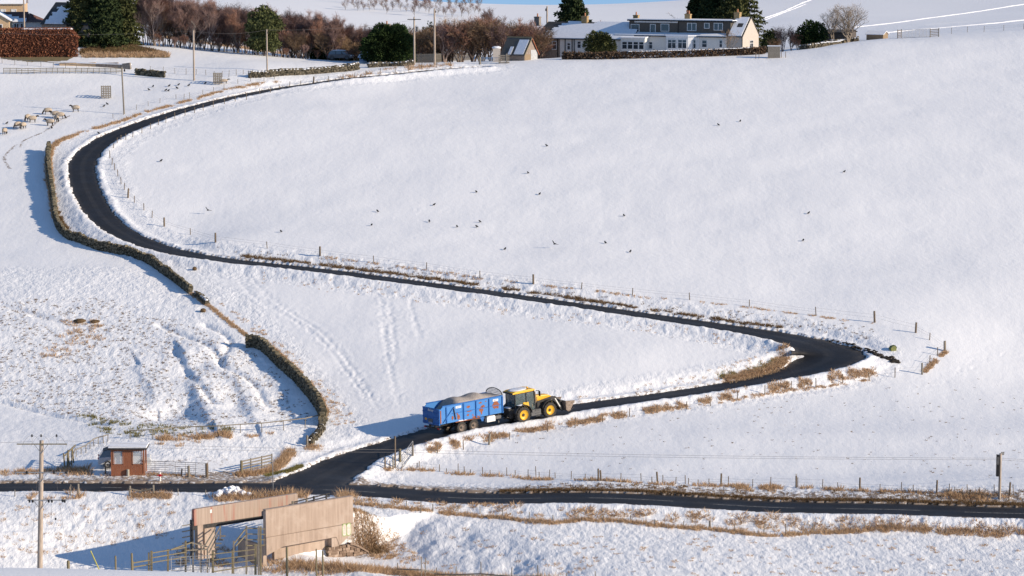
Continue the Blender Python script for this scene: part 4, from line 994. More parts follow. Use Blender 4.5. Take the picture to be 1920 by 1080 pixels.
# loader
for s in (-1, 1):
    y = s * .72
    am = MB(); am.prism([(1.95, 1.0), (1.95, 1.7), (2.1, 1.88), (2.3, 1.82), (2.3, 1.0)], 'y', y - .08, y + .08)
    am.build('loader_tower', m_blk, tr)
    am = MB(); am.prism([(2.05, 1.62), (2.1, 1.84), (3.9, 2.06), (4.18, 1.98), (5.15, .42), (4.95, .32), (3.85, 1.80), (3.6, 1.82)], 'y', y - .07, y + .07)
    a_ = am.build('loader_arm', m_blk, tr)
    MB().prism([(4.10, 1.78), (4.20, 1.8), (4.75, .85), (4.66, .83)], 'y', y + s * .072, y + s * .085).build('arm_decal', m_white, a_)
    MB().cyl((2.4, y, 1.45), (3.9, y, 1.75), .05, 8).build('lift_ram', m_gry, tr)
    MB().cyl((4.15, y, 2.0), (5.0, y, 1.35), .05, 8).build('tilt_ram', m_gry, tr)
MB().cyl((4.75, -.72, .95), (4.75, .72, .95), .07, 8).build('cross_tube', m_blk, tr)
MB().prism([(4.7, 1.0), (5.0, 1.45), (5.15, 1.35), (5.1, .4), (4.95, .4)], 'y', -.5, .5).build('quick_hitch', m_blk, tr)
bk = MB(); Y0, Y1 = -1.2, 1.2
sec = [(5.2, 1.35), (5.15, .55), (5.3, .35), (5.55, .28), (6.15, .62)]
for i in range(len(sec) - 1):
    a_, b_ = sec[i], sec[i + 1]; bk.prism([a_, b_, (b_[0] + .03, b_[1] + .03), (a_[0] + .03, a_[1] + .03)], 'y', Y0, Y1)
for y in (Y0, Y1 - .03): bk.prism([(5.15, 1.4), (5.15, .5), (5.35, .3), (5.6, .28), (6.3, 1.28)], 'y', y, y + .03)
bk.prism([(5.15, 1.32), (5.15, 1.42), (6.3, 1.30), (6.28, 1.24)], 'y', Y1 - .1, Y1)
bk.build('bucket', m_bucket, tr)
C1 = road_pt(981, 793); C2 = road_pt(1040, 779); dd = C2 - C1
yaw_t = math.atan2(dd.y, dd.x); yaw_t = min(max(yaw_t, R(20)), R(34)); pitch_t = .075
seat(tr, yaw_t, pitch_t, C1, (0, -.98, 0))
dv.rotation_euler = tr.rotation_euler; dv.location = tr.location

# trailer
m_blue, t, b = new_mat('rusty_blue_paint'); nd = t.nodes; lk = t.links
tcn = N('ShaderNodeTexCoord').outputs['Object']
def seta(c1, c2, thr, sc_): 
    f = math_('MULTIPLY', math_('SUBTRACT', noise(sc_, 5, tcn, .65).outputs[0], thr), 14, True)
    return mixc(f, c1, c2)
bl = mixc(noise(2, 3, tcn).outputs[0], (.022, .15, .43), (.04, .21, .53))
lk.new(seta(bl, (.20, .08, .05), .655, 1.3), b.inputs['Base Color']); b.inputs['Roughness'].default_value = .5
m_bluep = mat('blue_paint', (.022, .145, .44), (.014, .10, .33), 3, rough=.5)
m_rust = mat('rust', (.33, .12, .06), (.20, .07, .04), 8, rough=.9)
m_grit = mat('road_grit', (.44, .39, .35), (.29, .255, .23), 14, rough=1, bump=.6)
tl = empty('dump_trailer', (0, 0, 0), 0, 'blue rust-patched twin-axle tipping trailer towed behind the tractor', 'trailer')
L_ = 8.1; hw_ = 1.25; z0, z1 = 1.30, 2.98
def side_panel(s):
    y = s * hw_; mb = MB(); a, b_ = sorted((y, y - s * .05))
    mb.prism([(.05, z0), (0.0, z1 - .25), (.35, z1), (L_, z1 + .12), (L_, z0 + .05)], 'y', a, b_); return mb
for s in (-1, 1):
    sp = side_panel(s).build('side_panel', m_blue, tl)
    for x in (.75, 2.95, 4.55, 6.25, 7.98):
        MB().bx(x, x + .12, *sorted((s * (hw_ + .002), s * (hw_ + .09))), z0 + .03, z1 + (.0 if x > .8 else -.05)).build('side_rib', m_bluep, sp)
    MB().bx(1.5, L_ - .05, *sorted((s * (hw_ + .001), s * (hw_ + .035))), 2.15, 2.21).build('side_crease', m_bluep, sp)
    MB().bx(.3, L_, *sorted((s * (hw_ - .07), s * (hw_ + .05))), z1 + .02, z1 + .12).build('top_rail', m_bluep, sp)
    MB().beam((.35, s * (hw_ + .05), z0 + .1), (1.75, s * (hw_ + .05), z1 - .15), .09, .05).build('tailgate_ram', m_bluep, sp)
    MB().beam((1.7, s * (hw_ + .07), z1 - .2), (1.95, s * (hw_ + .07), 1.55), .07).build('ram_link', m_blk, sp)
    MB().bx(0, .13, *sorted((s * (hw_ + .01), s * (hw_ + .05))), z0 + .1, z1 - .3).build('rust_edge', m_rust, sp)
    # rust blotches: thin scabs of flaking paint
    if s < 0:
        for i, (x, z, w, h) in enumerate([(7.2, 2.25, .9, .95), (7.2, 2.72, .45, .18), (5.3, 2.0, .55, .9), (5.55, 2.35, .5, .3), (5.2, 2.75, .5, .22), (3.6, 2.55, .55, .3), (3.75, 2.1, .8, .14), (3.55, 1.75, .35, .3), (2.35, 1.75, .55, .6), (2.2, 2.1, .22, .3), (1.6, 1.75, .3, .45), (4.2, 1.65, .18, .2), (4.55, 1.42, 1.5, .22), (5.9, 2.8, .2, .15)]):
            rr = random.Random(i); n = 16; c = [(x + math.cos(2 * math.pi * k / n) * w / 2 * rr.uniform(.55, 1.15), z + math.sin(2 * math.pi * k / n) * h / 2 * rr.uniform(.55, 1.15)) for k in range(n)]
            MB().prism(c, 'y', -(hw_ + .004), -(hw_ + .012)).build('rust_patch', m_rust, sp)
MB().prism([(.05, z0), (.05, z0 + .06), (L_, z0 + .1), (L_, z0)], 'y', -hw_ + .05, hw_ - .05).build('floor', m_blk, tl)
MB().bx(L_ - .06, L_, -hw_, hw_, z0, z1 + .1).build('front_board', m_bluep, tl)
# arched mesh headboard
ah = MB(); pts = [(L_ - .03, math.cos(math.pi * k / 14) * hw_, z1 + .1 + math.sin(math.pi * k / 14) * .62) for k in range(15)]
ah.tube(pts, .045, 6); ah.build('headboard_arch', m_blk, tl)
mh = MB()
for k in range(-7, 8):
    y = k * .16; top = z1 + .1 + .62 * math.sqrt(max(0, 1 - (y / hw_) ** 2)); mh.beam((L_ - .03, y, z1 + .08), (L_ - .03, y, top), .025)
for k in range(1, 4):
    z = .15 * k; w = hw_ * math.sqrt(1 - (z / .62) ** 2); mh.beam((L_ - .03, -w, z1 + .1 + z), (L_ - .03, w, z1 + .1 + z), .025)
mh.build('headboard_mesh', m_blk, tl)
# tailgate
tg = MB().prism([(-hw_ - .02, z0 - .12), (hw_ + .02, z0 - .12), (hw_ + .04, z1 - .15), (-hw_ - .04, z1 - .15)], 'x', -.10, -.02).build('tailgate', m_bluep, tl)
for z in (1.32, 1.85, 2.35, 2.74): MB().bx(-.16, -.10, -hw_ - .03, hw_ + .03, z, z + .07).build('tailgate_rib', m_bluep, tg)
MB().bx(-.14, -.102, -.25, .45, 1.3, 1.75).build('plate_panel', m_gry, tg)
MB().bx(-.155, -.142, -.22, .32, 1.30, 1.42).build('number_plate', m_white, tg)
MB().bx(-.13, -.102, .65, .95, 1.55, 1.75).build('reflector', m_amber, tg)
def text_on(s, size, parent, loc, rot, m, ext=.004):
    cu = bpy.data.curves.new('lettering', 'FONT'); cu.body = s; cu.size = size; cu.extrude = ext; cu.align_x = 'CENTER'; cu.align_y = 'CENTER'; cu.shear = .2
    o = bpy.data.objects.new('lettering_src', cu); col.objects.link(o); dg = bpy.context.evaluated_depsgraph_get(); me = bpy.data.meshes.new_from_object(o.evaluated_get(dg)); bpy.data.objects.remove(o)
    me.materials.clear(); me.materials.append(m); q = link('lettering', me, parent, loc); q.rotation_euler = rot; return q
text_on('Bailey', .36, tg, (-.115, .05, 2.6), (R(90), 0, R(-90)), m_white)
for x in (2.35, 7.15):
    lp = MB().bx(x - .35, x + .35, -(hw_ + .03), -(hw_ + .012), 2.62, 2.84).build('side_plate', m_white, tl)
    text_on('BAILEY', .17, lp, (x, -(hw_ + .034), 2.73), (R(90), 0, 0), m_bluep)
MB().bx(.0, L_ - 2.2, -.5, -.32, .95, 1.3).build('frame_rail', m_blk, tl); MB().bx(0, L_ - 2.2, .32, .5, .95, 1.3).build('frame_rail', m_blk, tl)
db = MB(); db.prism([(5.5, 1.0), (5.5, 1.3), (8.6, 1.15), (9.9, .7), (9.9, .55), (8.4, .85)], 'y', -.2, .2); db.build('drawbar', m_blk, tl)
MB().bx(7.9, 8.05, -.75, -.6, .25, 1.1).build('jack_leg', m_gry, tl)
for x in (2.75, 4.30):
    MB().cyl((x, -1.0, .6), (x, 1.0, .6), .09).build('axle', m_blk, tl)
    for y in (-1.02, 1.02):
        w_ = wheel(tl, (x, y, .61), .61, .50, m_bucket, .56, 16)
        if y > 0: w_.rotation_euler.z = math.pi
for s in (-1, 1):
    md = MB().bx(1.95, 5.1, *sorted((s * .76, s * 1.27)), 1.22, 1.28).build('mudguard', m_rust, tl)
    MB().blob((2.95, s * 1.05, 1.32), (1.9, .5, .2), 4).build('mudguard_snow', M['snowcap'], tl, smooth=True)
    MB().bx(6.05, 7.15, *sorted((s * .85, s * 1.22)), .62, 1.12).build('locker', m_white, tl, bevel=.02)
    MB().bx(7.2, 7.9, *sorted((s * .95, s * 1.22)), .78, 1.12).build('locker', m_gry, tl, bevel=.02)
    MB().blob((6.6, s * 1.08, 1.16), (1.2, .45, .12), 6).build('locker_snow', M['snowcap'], tl, smooth=True)
    MB().prism([(5.1, 1.28), (5.65, 1.28), (5.55, .85), (5.35, .85)], 'y', *sorted((s * 1.2, s * 1.25))).build('bracket', m_bluep, tl)
MB().bx(-.05, .15, -1.2, 1.2, .78, .92).build('rear_bumper', m_blk, tl)
for s in (-1, 1): MB().bx(-.09, -.05, s * 1.0 - .14, s * 1.0 + .14, .78, .92).build('tail_light', mat('red_lens', (.35, .02, .02)), tl)
C3 = road_pt(866, 813); yaw_l = R(41)
seat(tl, yaw_l, .03, C3, (2.75, -1.22, 0))
# load of grit
n1_, n2_ = 60, 18; xs = np.linspace(.12, L_ - .1, n1_); ys = np.linspace(-hw_ + .06, hw_ - .06, n2_); X_, Y_ = np.meshgrid(xs, ys, indexing='ij')
Zg = 2.32 + .78 * sstep(1.2, 2.6, X_)  + .38 * np.exp(-((X_ - 3.0) / .9) ** 2) * (1 - (Y_ / hw_) ** 2) + .48 * np.exp(-((X_ - 5.3) / 1.1) ** 2) * (1 - (Y_ / hw_) ** 2) + .15 * (fbm(X_ * 2, Y_ * 2, 3, 4) - .5)
Zg = np.where(abs(Y_) > hw_ - .15, np.minimum(Zg, z1 + .07), Zg)
ii = (np.arange(n1_ - 1)[:, None] * n2_ + np.arange(n2_ - 1)[None]).ravel()
ld = np_mesh('grit_load', np.stack([X_, Y_, Zg], 2).reshape(-1, 3), np.stack([ii, ii + n2_, ii + n2_ + 1, ii + 1], 1), m_grit, smooth=True, n=4)
ld.location = tl.location; ld.rotation_euler = tl.rotation_euler
tag(ld, 'heap of grey road grit filling the blue tipping trailer', 'grit', kind='stuff')

# ------------------------------------------------------------------ bus shelter
m_red = mat('stained_wood', (.34, .135, .072), (.25, .095, .052), 5, stretch=(5, 5, .7), rough=.75)
m_win, t, b = new_mat('window_glass'); b.inputs['Base Color'].default_value = (.10, .13, .16, 1); b.inputs['Roughness'].default_value = .12; b.inputs['Specular IOR Level'].default_value = .9
m_clear, t, b = new_mat('scuffed_perspex'); b.inputs['Base Color'].default_value = (.75, .78, .82, 1); b.inputs['Roughness'].default_value = .2; b.inputs['Alpha'].default_value = .30
p0 = P(240, 892); s_ = F / p0.y
bs = empty('bus_shelter', p0, 0, 'red-brown wooden bus shelter with two windows and a snowy flat roof', 'bus shelter')
w2 = 30.5 / s_; hh = 52 / s_; dp = 1.5
mb = MB()
for x in (-w2, w2):
    for y in (0, dp): mb.bx(x - .07, x + .07, y - .07, y + .07, -.3, hh)
mb.build('frame', m_red, bs)
for (x0, x1) in ((-.42, -.21), (-.21, 0), (0, .21), (.21, .42)):
    MB().bx(x0 + .004, x1 - .004, -.03, .03, .0, hh - .08).build('plank', m_red, bs)
for k in range(12):
    x0 = -w2 + .07 + k * (2 * w2 - .14) / 12; MB().bx(x0 + .006, x0 + (2 * w2 - .14) / 12 - .006, -.045, .0, .05, .95).build('plank', m_red, bs)
for z_, h_ in ((hh - .16, .16), (.92, .10), (0, .08)): MB().bx(-w2, w2, -.06, .04, z_, z_ + h_).build('rail', m_red, bs)
for s in (-1, 1):
    xc = s * .90; ww = .46; zc0, zc1 = 1.04, hh - .18
    wf = MB(); wf.bx(xc - ww, xc - ww + .05, -.06, .03, zc0, zc1); wf.bx(xc + ww - .05, xc + ww, -.06, .03, zc0, zc1); wf.bx(xc - ww, xc + ww, -.06, .03, zc0, zc0 + .05); wf.bx(xc - ww, xc + ww, -.06, .03, zc1 - .05, zc1)
    w_ = wf.build('window', m_red, bs); MB().bx(xc - ww + .05, xc + ww - .05, -.01, .01, zc0 + .05, zc1 - .05).build('pane', m_clear, w_)
MB().bx(w2 - .03, w2 + .03, .07, dp - .07, 0, 1.0).build('end_wall', m_red, bs); MB().bx(-w2 - .03, -w2 + .03, .07, dp - .07, 0, hh).build('end_wall', m_red, bs)
MB().bx(-w2 + .1, w2 - .1, dp - .45, dp - .1, .45, .5).build('bench', m_red, bs)
MB().box((0, dp / 2, hh + .06), (2 * w2 + .65, dp + .6, .14), 0, .04).build('roof', m_blk, bs)
MB().box((0, dp / 2, hh + .19), (2 * w2 + .60, dp + .52, .13), 0, .04).build('roof_snow', M['snowcap'], bs, smooth=False, bevel=.04)
lone_post('short concrete stub in front of the bus shelter', 240, 893, 13, .28, round_post('post', mat('pale_concrete', (.42, .40, .34), None, 5)), name='concrete_post')
lone_post('short wooden stake in the verge between the parked car and the bus shelter', 198, 889, 15, .13, post_rd)
# red and white marker post
p = P(300, 902); mk = empty('marker_post', p, 0, 'small white marker post with a red band beside the main road', 'post'); s_ = F / p.y
MB().tube([(0, 0, -.2), (0, 0, .85)], .10, 12).build('post', m_white, mk)
m_redp = mat('red_band', (.55, .03, .04))
MB().tube([(0, 0, .42), (0, 0, .66)], .115, 12).build('band', m_redp, mk); MB().bx(-.26, .26, -.125, -.118, .50, .60).build('arrow', m_redp, mk)

# ------------------------------------------------------------------ cars
def car(name, label, paint, L=4.7, Wd=1.85, Hh=1.75, suv=True):
    root = empty(name, (0, 0, 0), 0, label, 'car'); k = Hh / 1.75; l = L / 4.7
    prof_ = [(0, .35), (-.02, .75), (.05, 1.02), (.9, 1.08), (3.2, 1.10), (3.5, 1.08), (4.55, .92), (4.7, .65), (4.66, .35)]
    MB().prism([(x * l, z * k) for x, z in prof_], 'y', -Wd / 2, Wd / 2).build('body', paint, root, bevel=.07)
    gh = [(.10, 1.02), (.45, 1.60), (.8, 1.72), (2.6, 1.72), (3.0, 1.62), (3.75, 1.04)]
    mb = MB(); n = len(gh)
    v0 = [(x * l, -Wd / 2 + (.03 if z < 1.1 else .16), z * k) for x, z in gh] + [(x * l, Wd / 2 - (.03 if z < 1.1 else .16), z * k) for x, z in gh]
    mb.add(v0, [tuple(range(n))[::-1], tuple(range(n, 2 * n))] + [(i, (i + 1) % n, n + (i + 1) % n, n + i) for i in range(n)])
    mb.build('windows', m_win, root, bevel=.03)
    MB().prism([(x * l, z * k) for x, z in [(.42, 1.60), (.78, 1.75), (2.62, 1.75), (3.02, 1.64), (2.6, 1.70), (.8, 1.70)]], 'y', -Wd / 2 + .14, Wd / 2 - .14).build('roof', M['dark'] if suv else paint, root)
    for x, (a, b_) in ((1.55, (1.08, 1.68)), (2.75, (1.08, 1.64))):
        for s in (-1, 1): MB().beam((x * l, s * (Wd / 2 - .02), a * k), ((x - .05) * l, s * (Wd / 2 - .15), b_ * k), .07).build('door_pillar', M['dark'], root)
    for x in (.85, 3.75):
        for s in (-1, 1):
            MB().lathe([(.40, -.02), (.44, .02), (.44, .1)], (x * l, s * (Wd / 2) - (.02 if s > 0 else -.0), .36), 'y', 18).build('wheel_arch', M['dark'], root)
            ty = wheel(root, (x * l, s * (Wd / 2 - .08), .36), .36, .24, m_gry, .66, 0)
            if s > 0: ty.rotation_euler.z = math.pi
    for s in (-1, 1):
        MB().bx(-.04, .05, s * .78 - .09, s * .78 + .09, .85 * k, 1.02 * k).build('tail_light', m_redp, root)
        MB().bx(4.52 * l, 4.66 * l, s * .7 - .16, s * .7 + .16, .72 * k, .86 * k).build('headlight', m_white, root)
        MB().bx(2.85 * l, 3.0 * l, *sorted((s * Wd / 2, s * (Wd / 2 + .18))), 1.05 * k, 1.2 * k).build('wing_mirror', M['dark'], root)
    MB().bx(-.05, 0, -.26, .26, .62, .74).build('number_plate', m_white, root)
    return root
m_silver = mat('silver_paint', (.55, .57, .60), (.48, .5, .53), 2, rough=.3, spec=.6)
c1 = car('parked_car', 'silver off-road car with black roof parked half hidden behind the bus shelter', m_silver, 5.0)
p = P(181, 884, 244); c1.location = Vector((p.x, p.y + 1.2, float(hat(np.array(p.x + 1), np.array(p.y + .5))) + .12)); c1.rotation_euler.z = R(8)
c2 = car('parked_car', 'snow-topped hatchback parked behind the stone wall by the lane', mat('dark_grey_paint', (.10, .10, .11), None, 3, rough=.35), 4.1, 1.7, 1.55, False)
p = G(620, 447); c2.location = (p.x, p.y, p.z + .1); c2.rotation_euler.z = R(-10)
MB().blob((1.7, 0, 1.55), (2.4, 1.4, .22), 4).build('roof_snow', M['snowcap'], c2, smooth=True)

# ------------------------------------------------------------------ small things by the roads
sp = P(512, 922); sg = empty('sign_pole', sp, 0, 'thin grey metal sign pole in the straw at the yard entrance', 'pole')
MB().tube([(0, 0, -.3), (0, 0, 54 / (F / sp.y))], .035, 8).build('pole', M['galv'], sg)
mp = P(432, 930); hp = MB(); rr = random.Random(5)
for k in range(26):
    x = rr.gauss(0, .8); s = rr.uniform(.35, .8); hp.blob((x, rr.gauss(0, .25), .12 + .45 * math.exp(-(x / .8) ** 2) * rr.random()), (s, s, s * .8), k, 1, .22)
h_ = hp.build('snow_heap', M['snowcap'], None, loc=mp, smooth=False); tag(h_, 'heap of ploughed snow lumps on the near edge of the main road', 'snow heap')
h_.location.z += .1
# grit bins
m_bin = mat('grit_bin_green', (.20, .21, .07), (.14, .15, .05), 4, rough=.6)
def grit_bin(label, u, v, k, rz):
    p = P(u, v); o = MB().prism([(-.42, 0), (-.5, .55), (-.25, .82), (.25, .95), (.48, .6), (.42, 0)], 'y', -.4, .4)
    p.z -= .18; root = empty('grit_bin', p, rz, label, 'grit bin'); root.scale = (k, k, k); o.build('body', m_bin, root, bevel=.05)
    MB().prism([(-.55, .52), (-.28, .86), (.28, 1.0), (.53, .62), (.53, .58), (.27, .95), (-.27, .8), (-.5, .5)], 'y', -.44, .44).build('lid', m_bin, root)
    return root
grit_bin('yellow-green grit bin in the snow hollow outside the right hairpin', 1674, 657, .7, .3)
grit_bin('small olive grit bin on top of the stone wall bend below the left hairpin', 270, 487, .7, -.3)
# dark mud ridge beyond the hairpin
rr = random.Random(9); md = MB()
for t_ in np.linspace(0, 1, 70):
    u = 1555 + (1685 - 1555) * t_; v = 640 + 42 * t_ ** 1.35; p = P(u, v); s = rr.uniform(.25, .5) * (.6 + .7 * t_)
    md.blob((p.x + rr.gauss(0, .25), p.y + rr.gauss(0, .3), p.z + .05), (s * 1.3, s, s * .55), int(t_ * 100), 0, .25)
tag(md.build('mud_ridge', mat('dark_mud', (.035, .028, .022), (.02, .016, .013), 6, rough=.8)), 'dark ridge of scraped mud and slush beyond the hairpin', 'mud', kind='stuff')
# boulders and mounds on the slopes
for lb, u, v, w, h in [('brown earth boulder in the snow near the wall end below the middle road', 365, 507, .55, .5), ('mossy boulder poking out of the snow below the collapsed wall', 381, 585, .7, .5), ('brown mound of earth on the left slope above the streams', 150, 604, 1.4, .45), ('flat brown mound just right of the larger earth mound on the left slope', 178, 605, 1.1, .35)]:
    p = P(u, v); o = MB().blob((0, 0, h * .3), (w, w, h), u, 3, .14).build('boulder', mat('earth', (.16, .10, .05), (.09, .06, .03), 5, bump=.5), None, loc=p); tag(o, lb, 'rock')

# ------------------------------------------------------------------ utility poles
def pole(label, base, H_, r0, r1, lean=(0, 0), m=None):
    root = empty('utility_pole', base, 0, label, 'pole'); n = 6
    MB().tube([(lean[0] * k / n, lean[1] * k / n, -.5 + (H_ + .5) * k / n) for k in range(n + 1)], [r0 + (r1 - r0) * k / n for k in range(n + 1)], 12).build('pole', m or M['pole'], root, smooth=True)
    return root
def insul(root, x, y, z, h=.35, parent=None):
    pin = MB().cyl((x, y, z), (x, y, z + h), .016, 6).build('insulator_pin', M['galv'], root)
    ml = MB()
    for k in range(3): ml.lathe([(.02, h + .07 * k), (.11 - .015 * k, h + .02 + .07 * k), (.03, h + .07 + .07 * k)], (x, y, z), 'z', 10)
    ml.build('insulator', M['dark'], pin)
D1 = 209.0; Bz = float(hat(np.array(ray(72, 1000)[0] * D1), np.array(D1))); b1 = Vector((ray(72, 1066)[0] * D1, D1, Bz)); top = W(78, 826, D1)
H1 = top.z - b1.z; pl = pole('tall pale wooden power pole with three crossarms at the lower left', b1, H1, .235, .165, (top.x - b1.x, 0))
ax = top.x - b1.x; S1 = F / D1
def arm(v, u0, u1, kind):
    z = W(78, v, D1).z - b1.z; x0 = W(u0, v, D1).x - b1.x; x1 = W(u1, v, D1).x - b1.x; axv = ax * z / H1
    a_ = MB().beam((x0, -.16, z), (x1, -.16, z), .08, .08).build('crossarm', M['galv'] if kind else M['post_green'], pl)
    for s in (-1, 1): MB().beam((axv + s * .55, -.18, z - .02), (axv, -.18, z - .75), .045).build('brace', M['galv'], a_)
    return z, x0, x1, a_
z, x0, x1, _ = arm(832, 32, 126, 0)
ins = [W(61, 832, D1).x - b1.x, ax, W(107, 832, D1).x - b1.x]
for x in ins: insul(pl, x, -.16, z, .58)
for i, x in enumerate(ins):
    for s in (-1, 1):
        pts = [(x + s * .9 * math.sin(a_ / 2), -.16, z + .70 - .75 * (1 - math.cos(a_ * .8))) for a_ in np.linspace(0, 2.2, 9)]
        MB().tube(pts, .009, 4, False).build('jumper_wire', M['wire'], pl)
z, x0, x1, _ = arm(885, 30, 128, 1)
for u in (51, 102, 125): MB().blob((W(u, 885, D1).x - b1.x, -.2, z), (.2, .2, .28), u, 1, .05).build('insulator', M['dark'], pl)
z, x0, x1, _ = arm(937, 52, 126, 1)
for u in (56, 62, 92, 98, 118, 122):
    MB().blob((W(u, 937, D1).x - b1.x, -.2, z - .04 * (u % 3)), (.18, .18, .26), u, 1, .08).build('insulator', M['dark'], pl)
for u, v, u2, v2 in [(104, 890, 126, 1040), (70, 900, 60, 1010), (58, 945, 58, 985), (96, 945, 97, 970), (122, 940, 160, 1015)]:
    MB().tube([W(u, v, D1 - .2) - b1, W(u2, v2, D1 - .2) - b1], .010, 4, False).build('cable', M['wire'], pl)
MB().blob((W(105, 972, D1).x - b1.x, -.2, W(105, 972, D1).z - b1.z), (.16, .16, .2), 7).build('insulator', M['dark'], pl)
D2 = 236; top2 = W(1874, 847, D2); b2 = P(1874, 936); p2 = pole('brown pole with a black transformer box in the roadside fence at the right', b2, 88 / (F / b2.y), .13, .11)
MB().bx(-.36, -.14, -.22, .10, 42 / 20.5, 82 / 20.5).build('equipment_box', M['dark'], p2, bevel=.02); MB().bx(-.34, -.16, -.235, -.22, 64 / 20.5, 78 / 20.5).build('box_label', m_gry, p2)
MB().box((.18, 0, 84 / 20.5), (.32, .05, .3), .3, .2).build('bracket', M['galv'], p2)
for (lb, u, v, vt, r, m_) in [('slim pole standing in the sheep field beside the straw-topped bank', 233, 214, 126, .13, M['post_grey']), ('pole on the snow slope in front of the birch wood at the upper left', 364, 151, 58, .16, None), ('pale pole in front of the green pine at the edge of the wood', 501, 135, 56, .13, None), ('pale pole with a transformer and crossarm right of the round evergreen', 777, 122, 33, .17, None), ('tallest pale pole beside the grey paling fence, right of the transformer pole', 815, 120, 17, .17, None)]:
    b_ = P(u, v); h = (v - vt) / (F / b_.y); q = pole(lb, b_, h, r, r * .8, (0 if u != 233 else -.25, 0), m_)
    if u == 777:
        MB().beam((-1.1, -.1, h - .35), (1.1, -.1, h - .35), .12).build('crossarm', M['dark'], q); MB().tube([(.45, 0, h - 2.3), (.45, 0, h - 1.5)], .22, 12).build('transformer', m_gry, q); MB().tube([(0, 0, h - .35), (0, 0, h + .15)], .05, 6).build('insulator', M['dark'], q)
    elif u == 364:
        MB().tube([(-.1, 0, h), (.35, 0, h + .5), (.1, 0, h + 1.0), (-.35, 0, h + 1.5)], .04, 6).build('lamp_bracket', M['post_grey'], q)
    else:
        MB().blob((.15, 0, h - .5), (.25, .2, .4), 3).build('insulator', M['dark'], q)
for (lb, u, vb, D_, vt, r) in [('dark pole in front of the sandstone houses at the top left corner', 56, 60, 446, -12, .14), ('pole rising behind the left end of the long cottage roof', 1025, 60, 478, 12, .17)]:
    b_ = G(u, D_); tp = W(u, vt, D_); q = pole(lb, b_, tp.z - b_.z, r, r * .85)
    MB().blob((-.2, 0, tp.z - b_.z - .6), (.3, .25, .5), 2).build('insulator', M['dark'], q)
def wire(label, pts, sag, r=.012):
    path = []; a = Vector(pts[0])
    for p_, q_ in zip(pts, pts[1:]):
        p_ = Vector(p_); q_ = Vector(q_)
        for k in range(13):
            t_ = k / 12; path.append(p_.lerp(q_, t_) - a - Vector((0, 0, 4 * sag * t_ * (1 - t_))))
    o = MB().tube(path, r, 4, False).build('power_line', M['wire'], None, loc=a); return tag(o, label, 'power line')
zz = b1.z + H1
wire('upper power line crossing the lower fields to the pole with the black box', [(b1.x + ins[2], D1, W(107, 826, D1).z), W(741, 843, 228), W(1873, 859, D2), W(2100, 862, 240)], .15)
wire('lower power line running just below its twin across the lower fields', [(b1.x + ins[1], D1, W(80, 832, D1).z), W(741, 848, 228), W(1873, 862, D2), W(2100, 866, 240)], .15)
wire('power line leaving the big pole towards the left edge', [W(-150, 828, D1), (b1.x + ins[0], D1, W(61, 828, D1).z)], .1)
wire('faint overhead line across the upper left field in front of hedge and wood', [W(-60, 60, 420), P(364, 151) + Vector((0, 0, 92 / (F / P(364, 151).y))), P(501, 135) + Vector((0, 0, 78 / (F / P(501, 135).y))), P(777, 122) + Vector((0, 0, 84 / (F / P(777, 122).y)))], .5, .014)
# yellow stay guard
a_ = W(170, 1033, 209); o = MB().tube([Vector((0, 0, 0)), W(189, 1075, 208) - a_], .05, 6).build('stay_guard', mat('yellow_guard', (.62, .55, .12)), None, loc=a_); tag(o, 'thin yellow stay guard slanting into the blue shadow beside the big pole', 'stay')

# ------------------------------------------------------------------ sheep
m_fleece = mat('fleece', (.48, .40, .31), (.36, .29, .22), 6, bump=.6); m_face = mat('black_face', (.03, .025, .022), None, 5)
def sheep_mesh(graze):
    mb = MB(); zh = .55
    for x, y in ((-.36, -.14), (-.36, .14), (.32, -.13), (.32, .13)):
        bk_ = .05 if x < 0 else 0
        mb.tube([(x, y, .48), (x + bk_, y, .28), (x + bk_ * .2, y, .02), (x + .03, y, 0)], [.10, .05, .035, .04], 7)
    mb.tube([(-.5, 0, .62), (-.3, 0, .60), (.2, 0, .58), (.48, 0, .66)], [.16, .22, .21, .12], 10)
    if graze: hd = [(.42, 0, .64), (.62, 0, .42), (.72, 0, .20), (.80, 0, .06)]
    else: hd = [(.42, 0, .68), (.60, 0, .86), (.72, 0, .90), (.90, 0, .80)]
    mb.tube(hd, [.13, .11, .10, .055], 9); h = hd[2]
    for s in (-1, 1): mb.tube([h, (h[0] - .04, s * .17, h[2] + .02)], [.05, .02], 5)
    o = mb.build('sheep_body', m_face); r_ = o.modifiers.new('r', 'REMESH'); r_.mode = 'VOXEL'; r_.voxel_size = .035
    dg = bpy.context.evaluated_depsgraph_get(); me = bpy.data.meshes.new_from_object(o.evaluated_get(dg)); bpy.data.objects.remove(o)
    me.polygons.foreach_set('use_smooth', [True] * len(me.polygons)); return me
fl = MB(); rr = random.Random(2); nu, nv = 18, 12
for j in range(nv + 1):
    for i in range(nu):
        th = math.pi * j / nv; ph = 2 * math.pi * i / nu; k = 1 + rr.uniform(-.05, .05); c = math.cos(th)
        fl.v.append((c * .58, math.sin(th) ** .8 * math.cos(ph) * .30 * k, .62 + math.sin(th) ** .8 * math.sin(ph) * .31 * k))
for j in range(nv):
    for i in range(nu): i2 = (i + 1) % nu; fl.f.append((j * nu + i, j * nu + i2, (j + 1) * nu + i2, (j + 1) * nu + i))
me_f = mesh_of(fl, 'fleece', m_fleece, True); me_g = sheep_mesh(True); me_s = sheep_mesh(False)
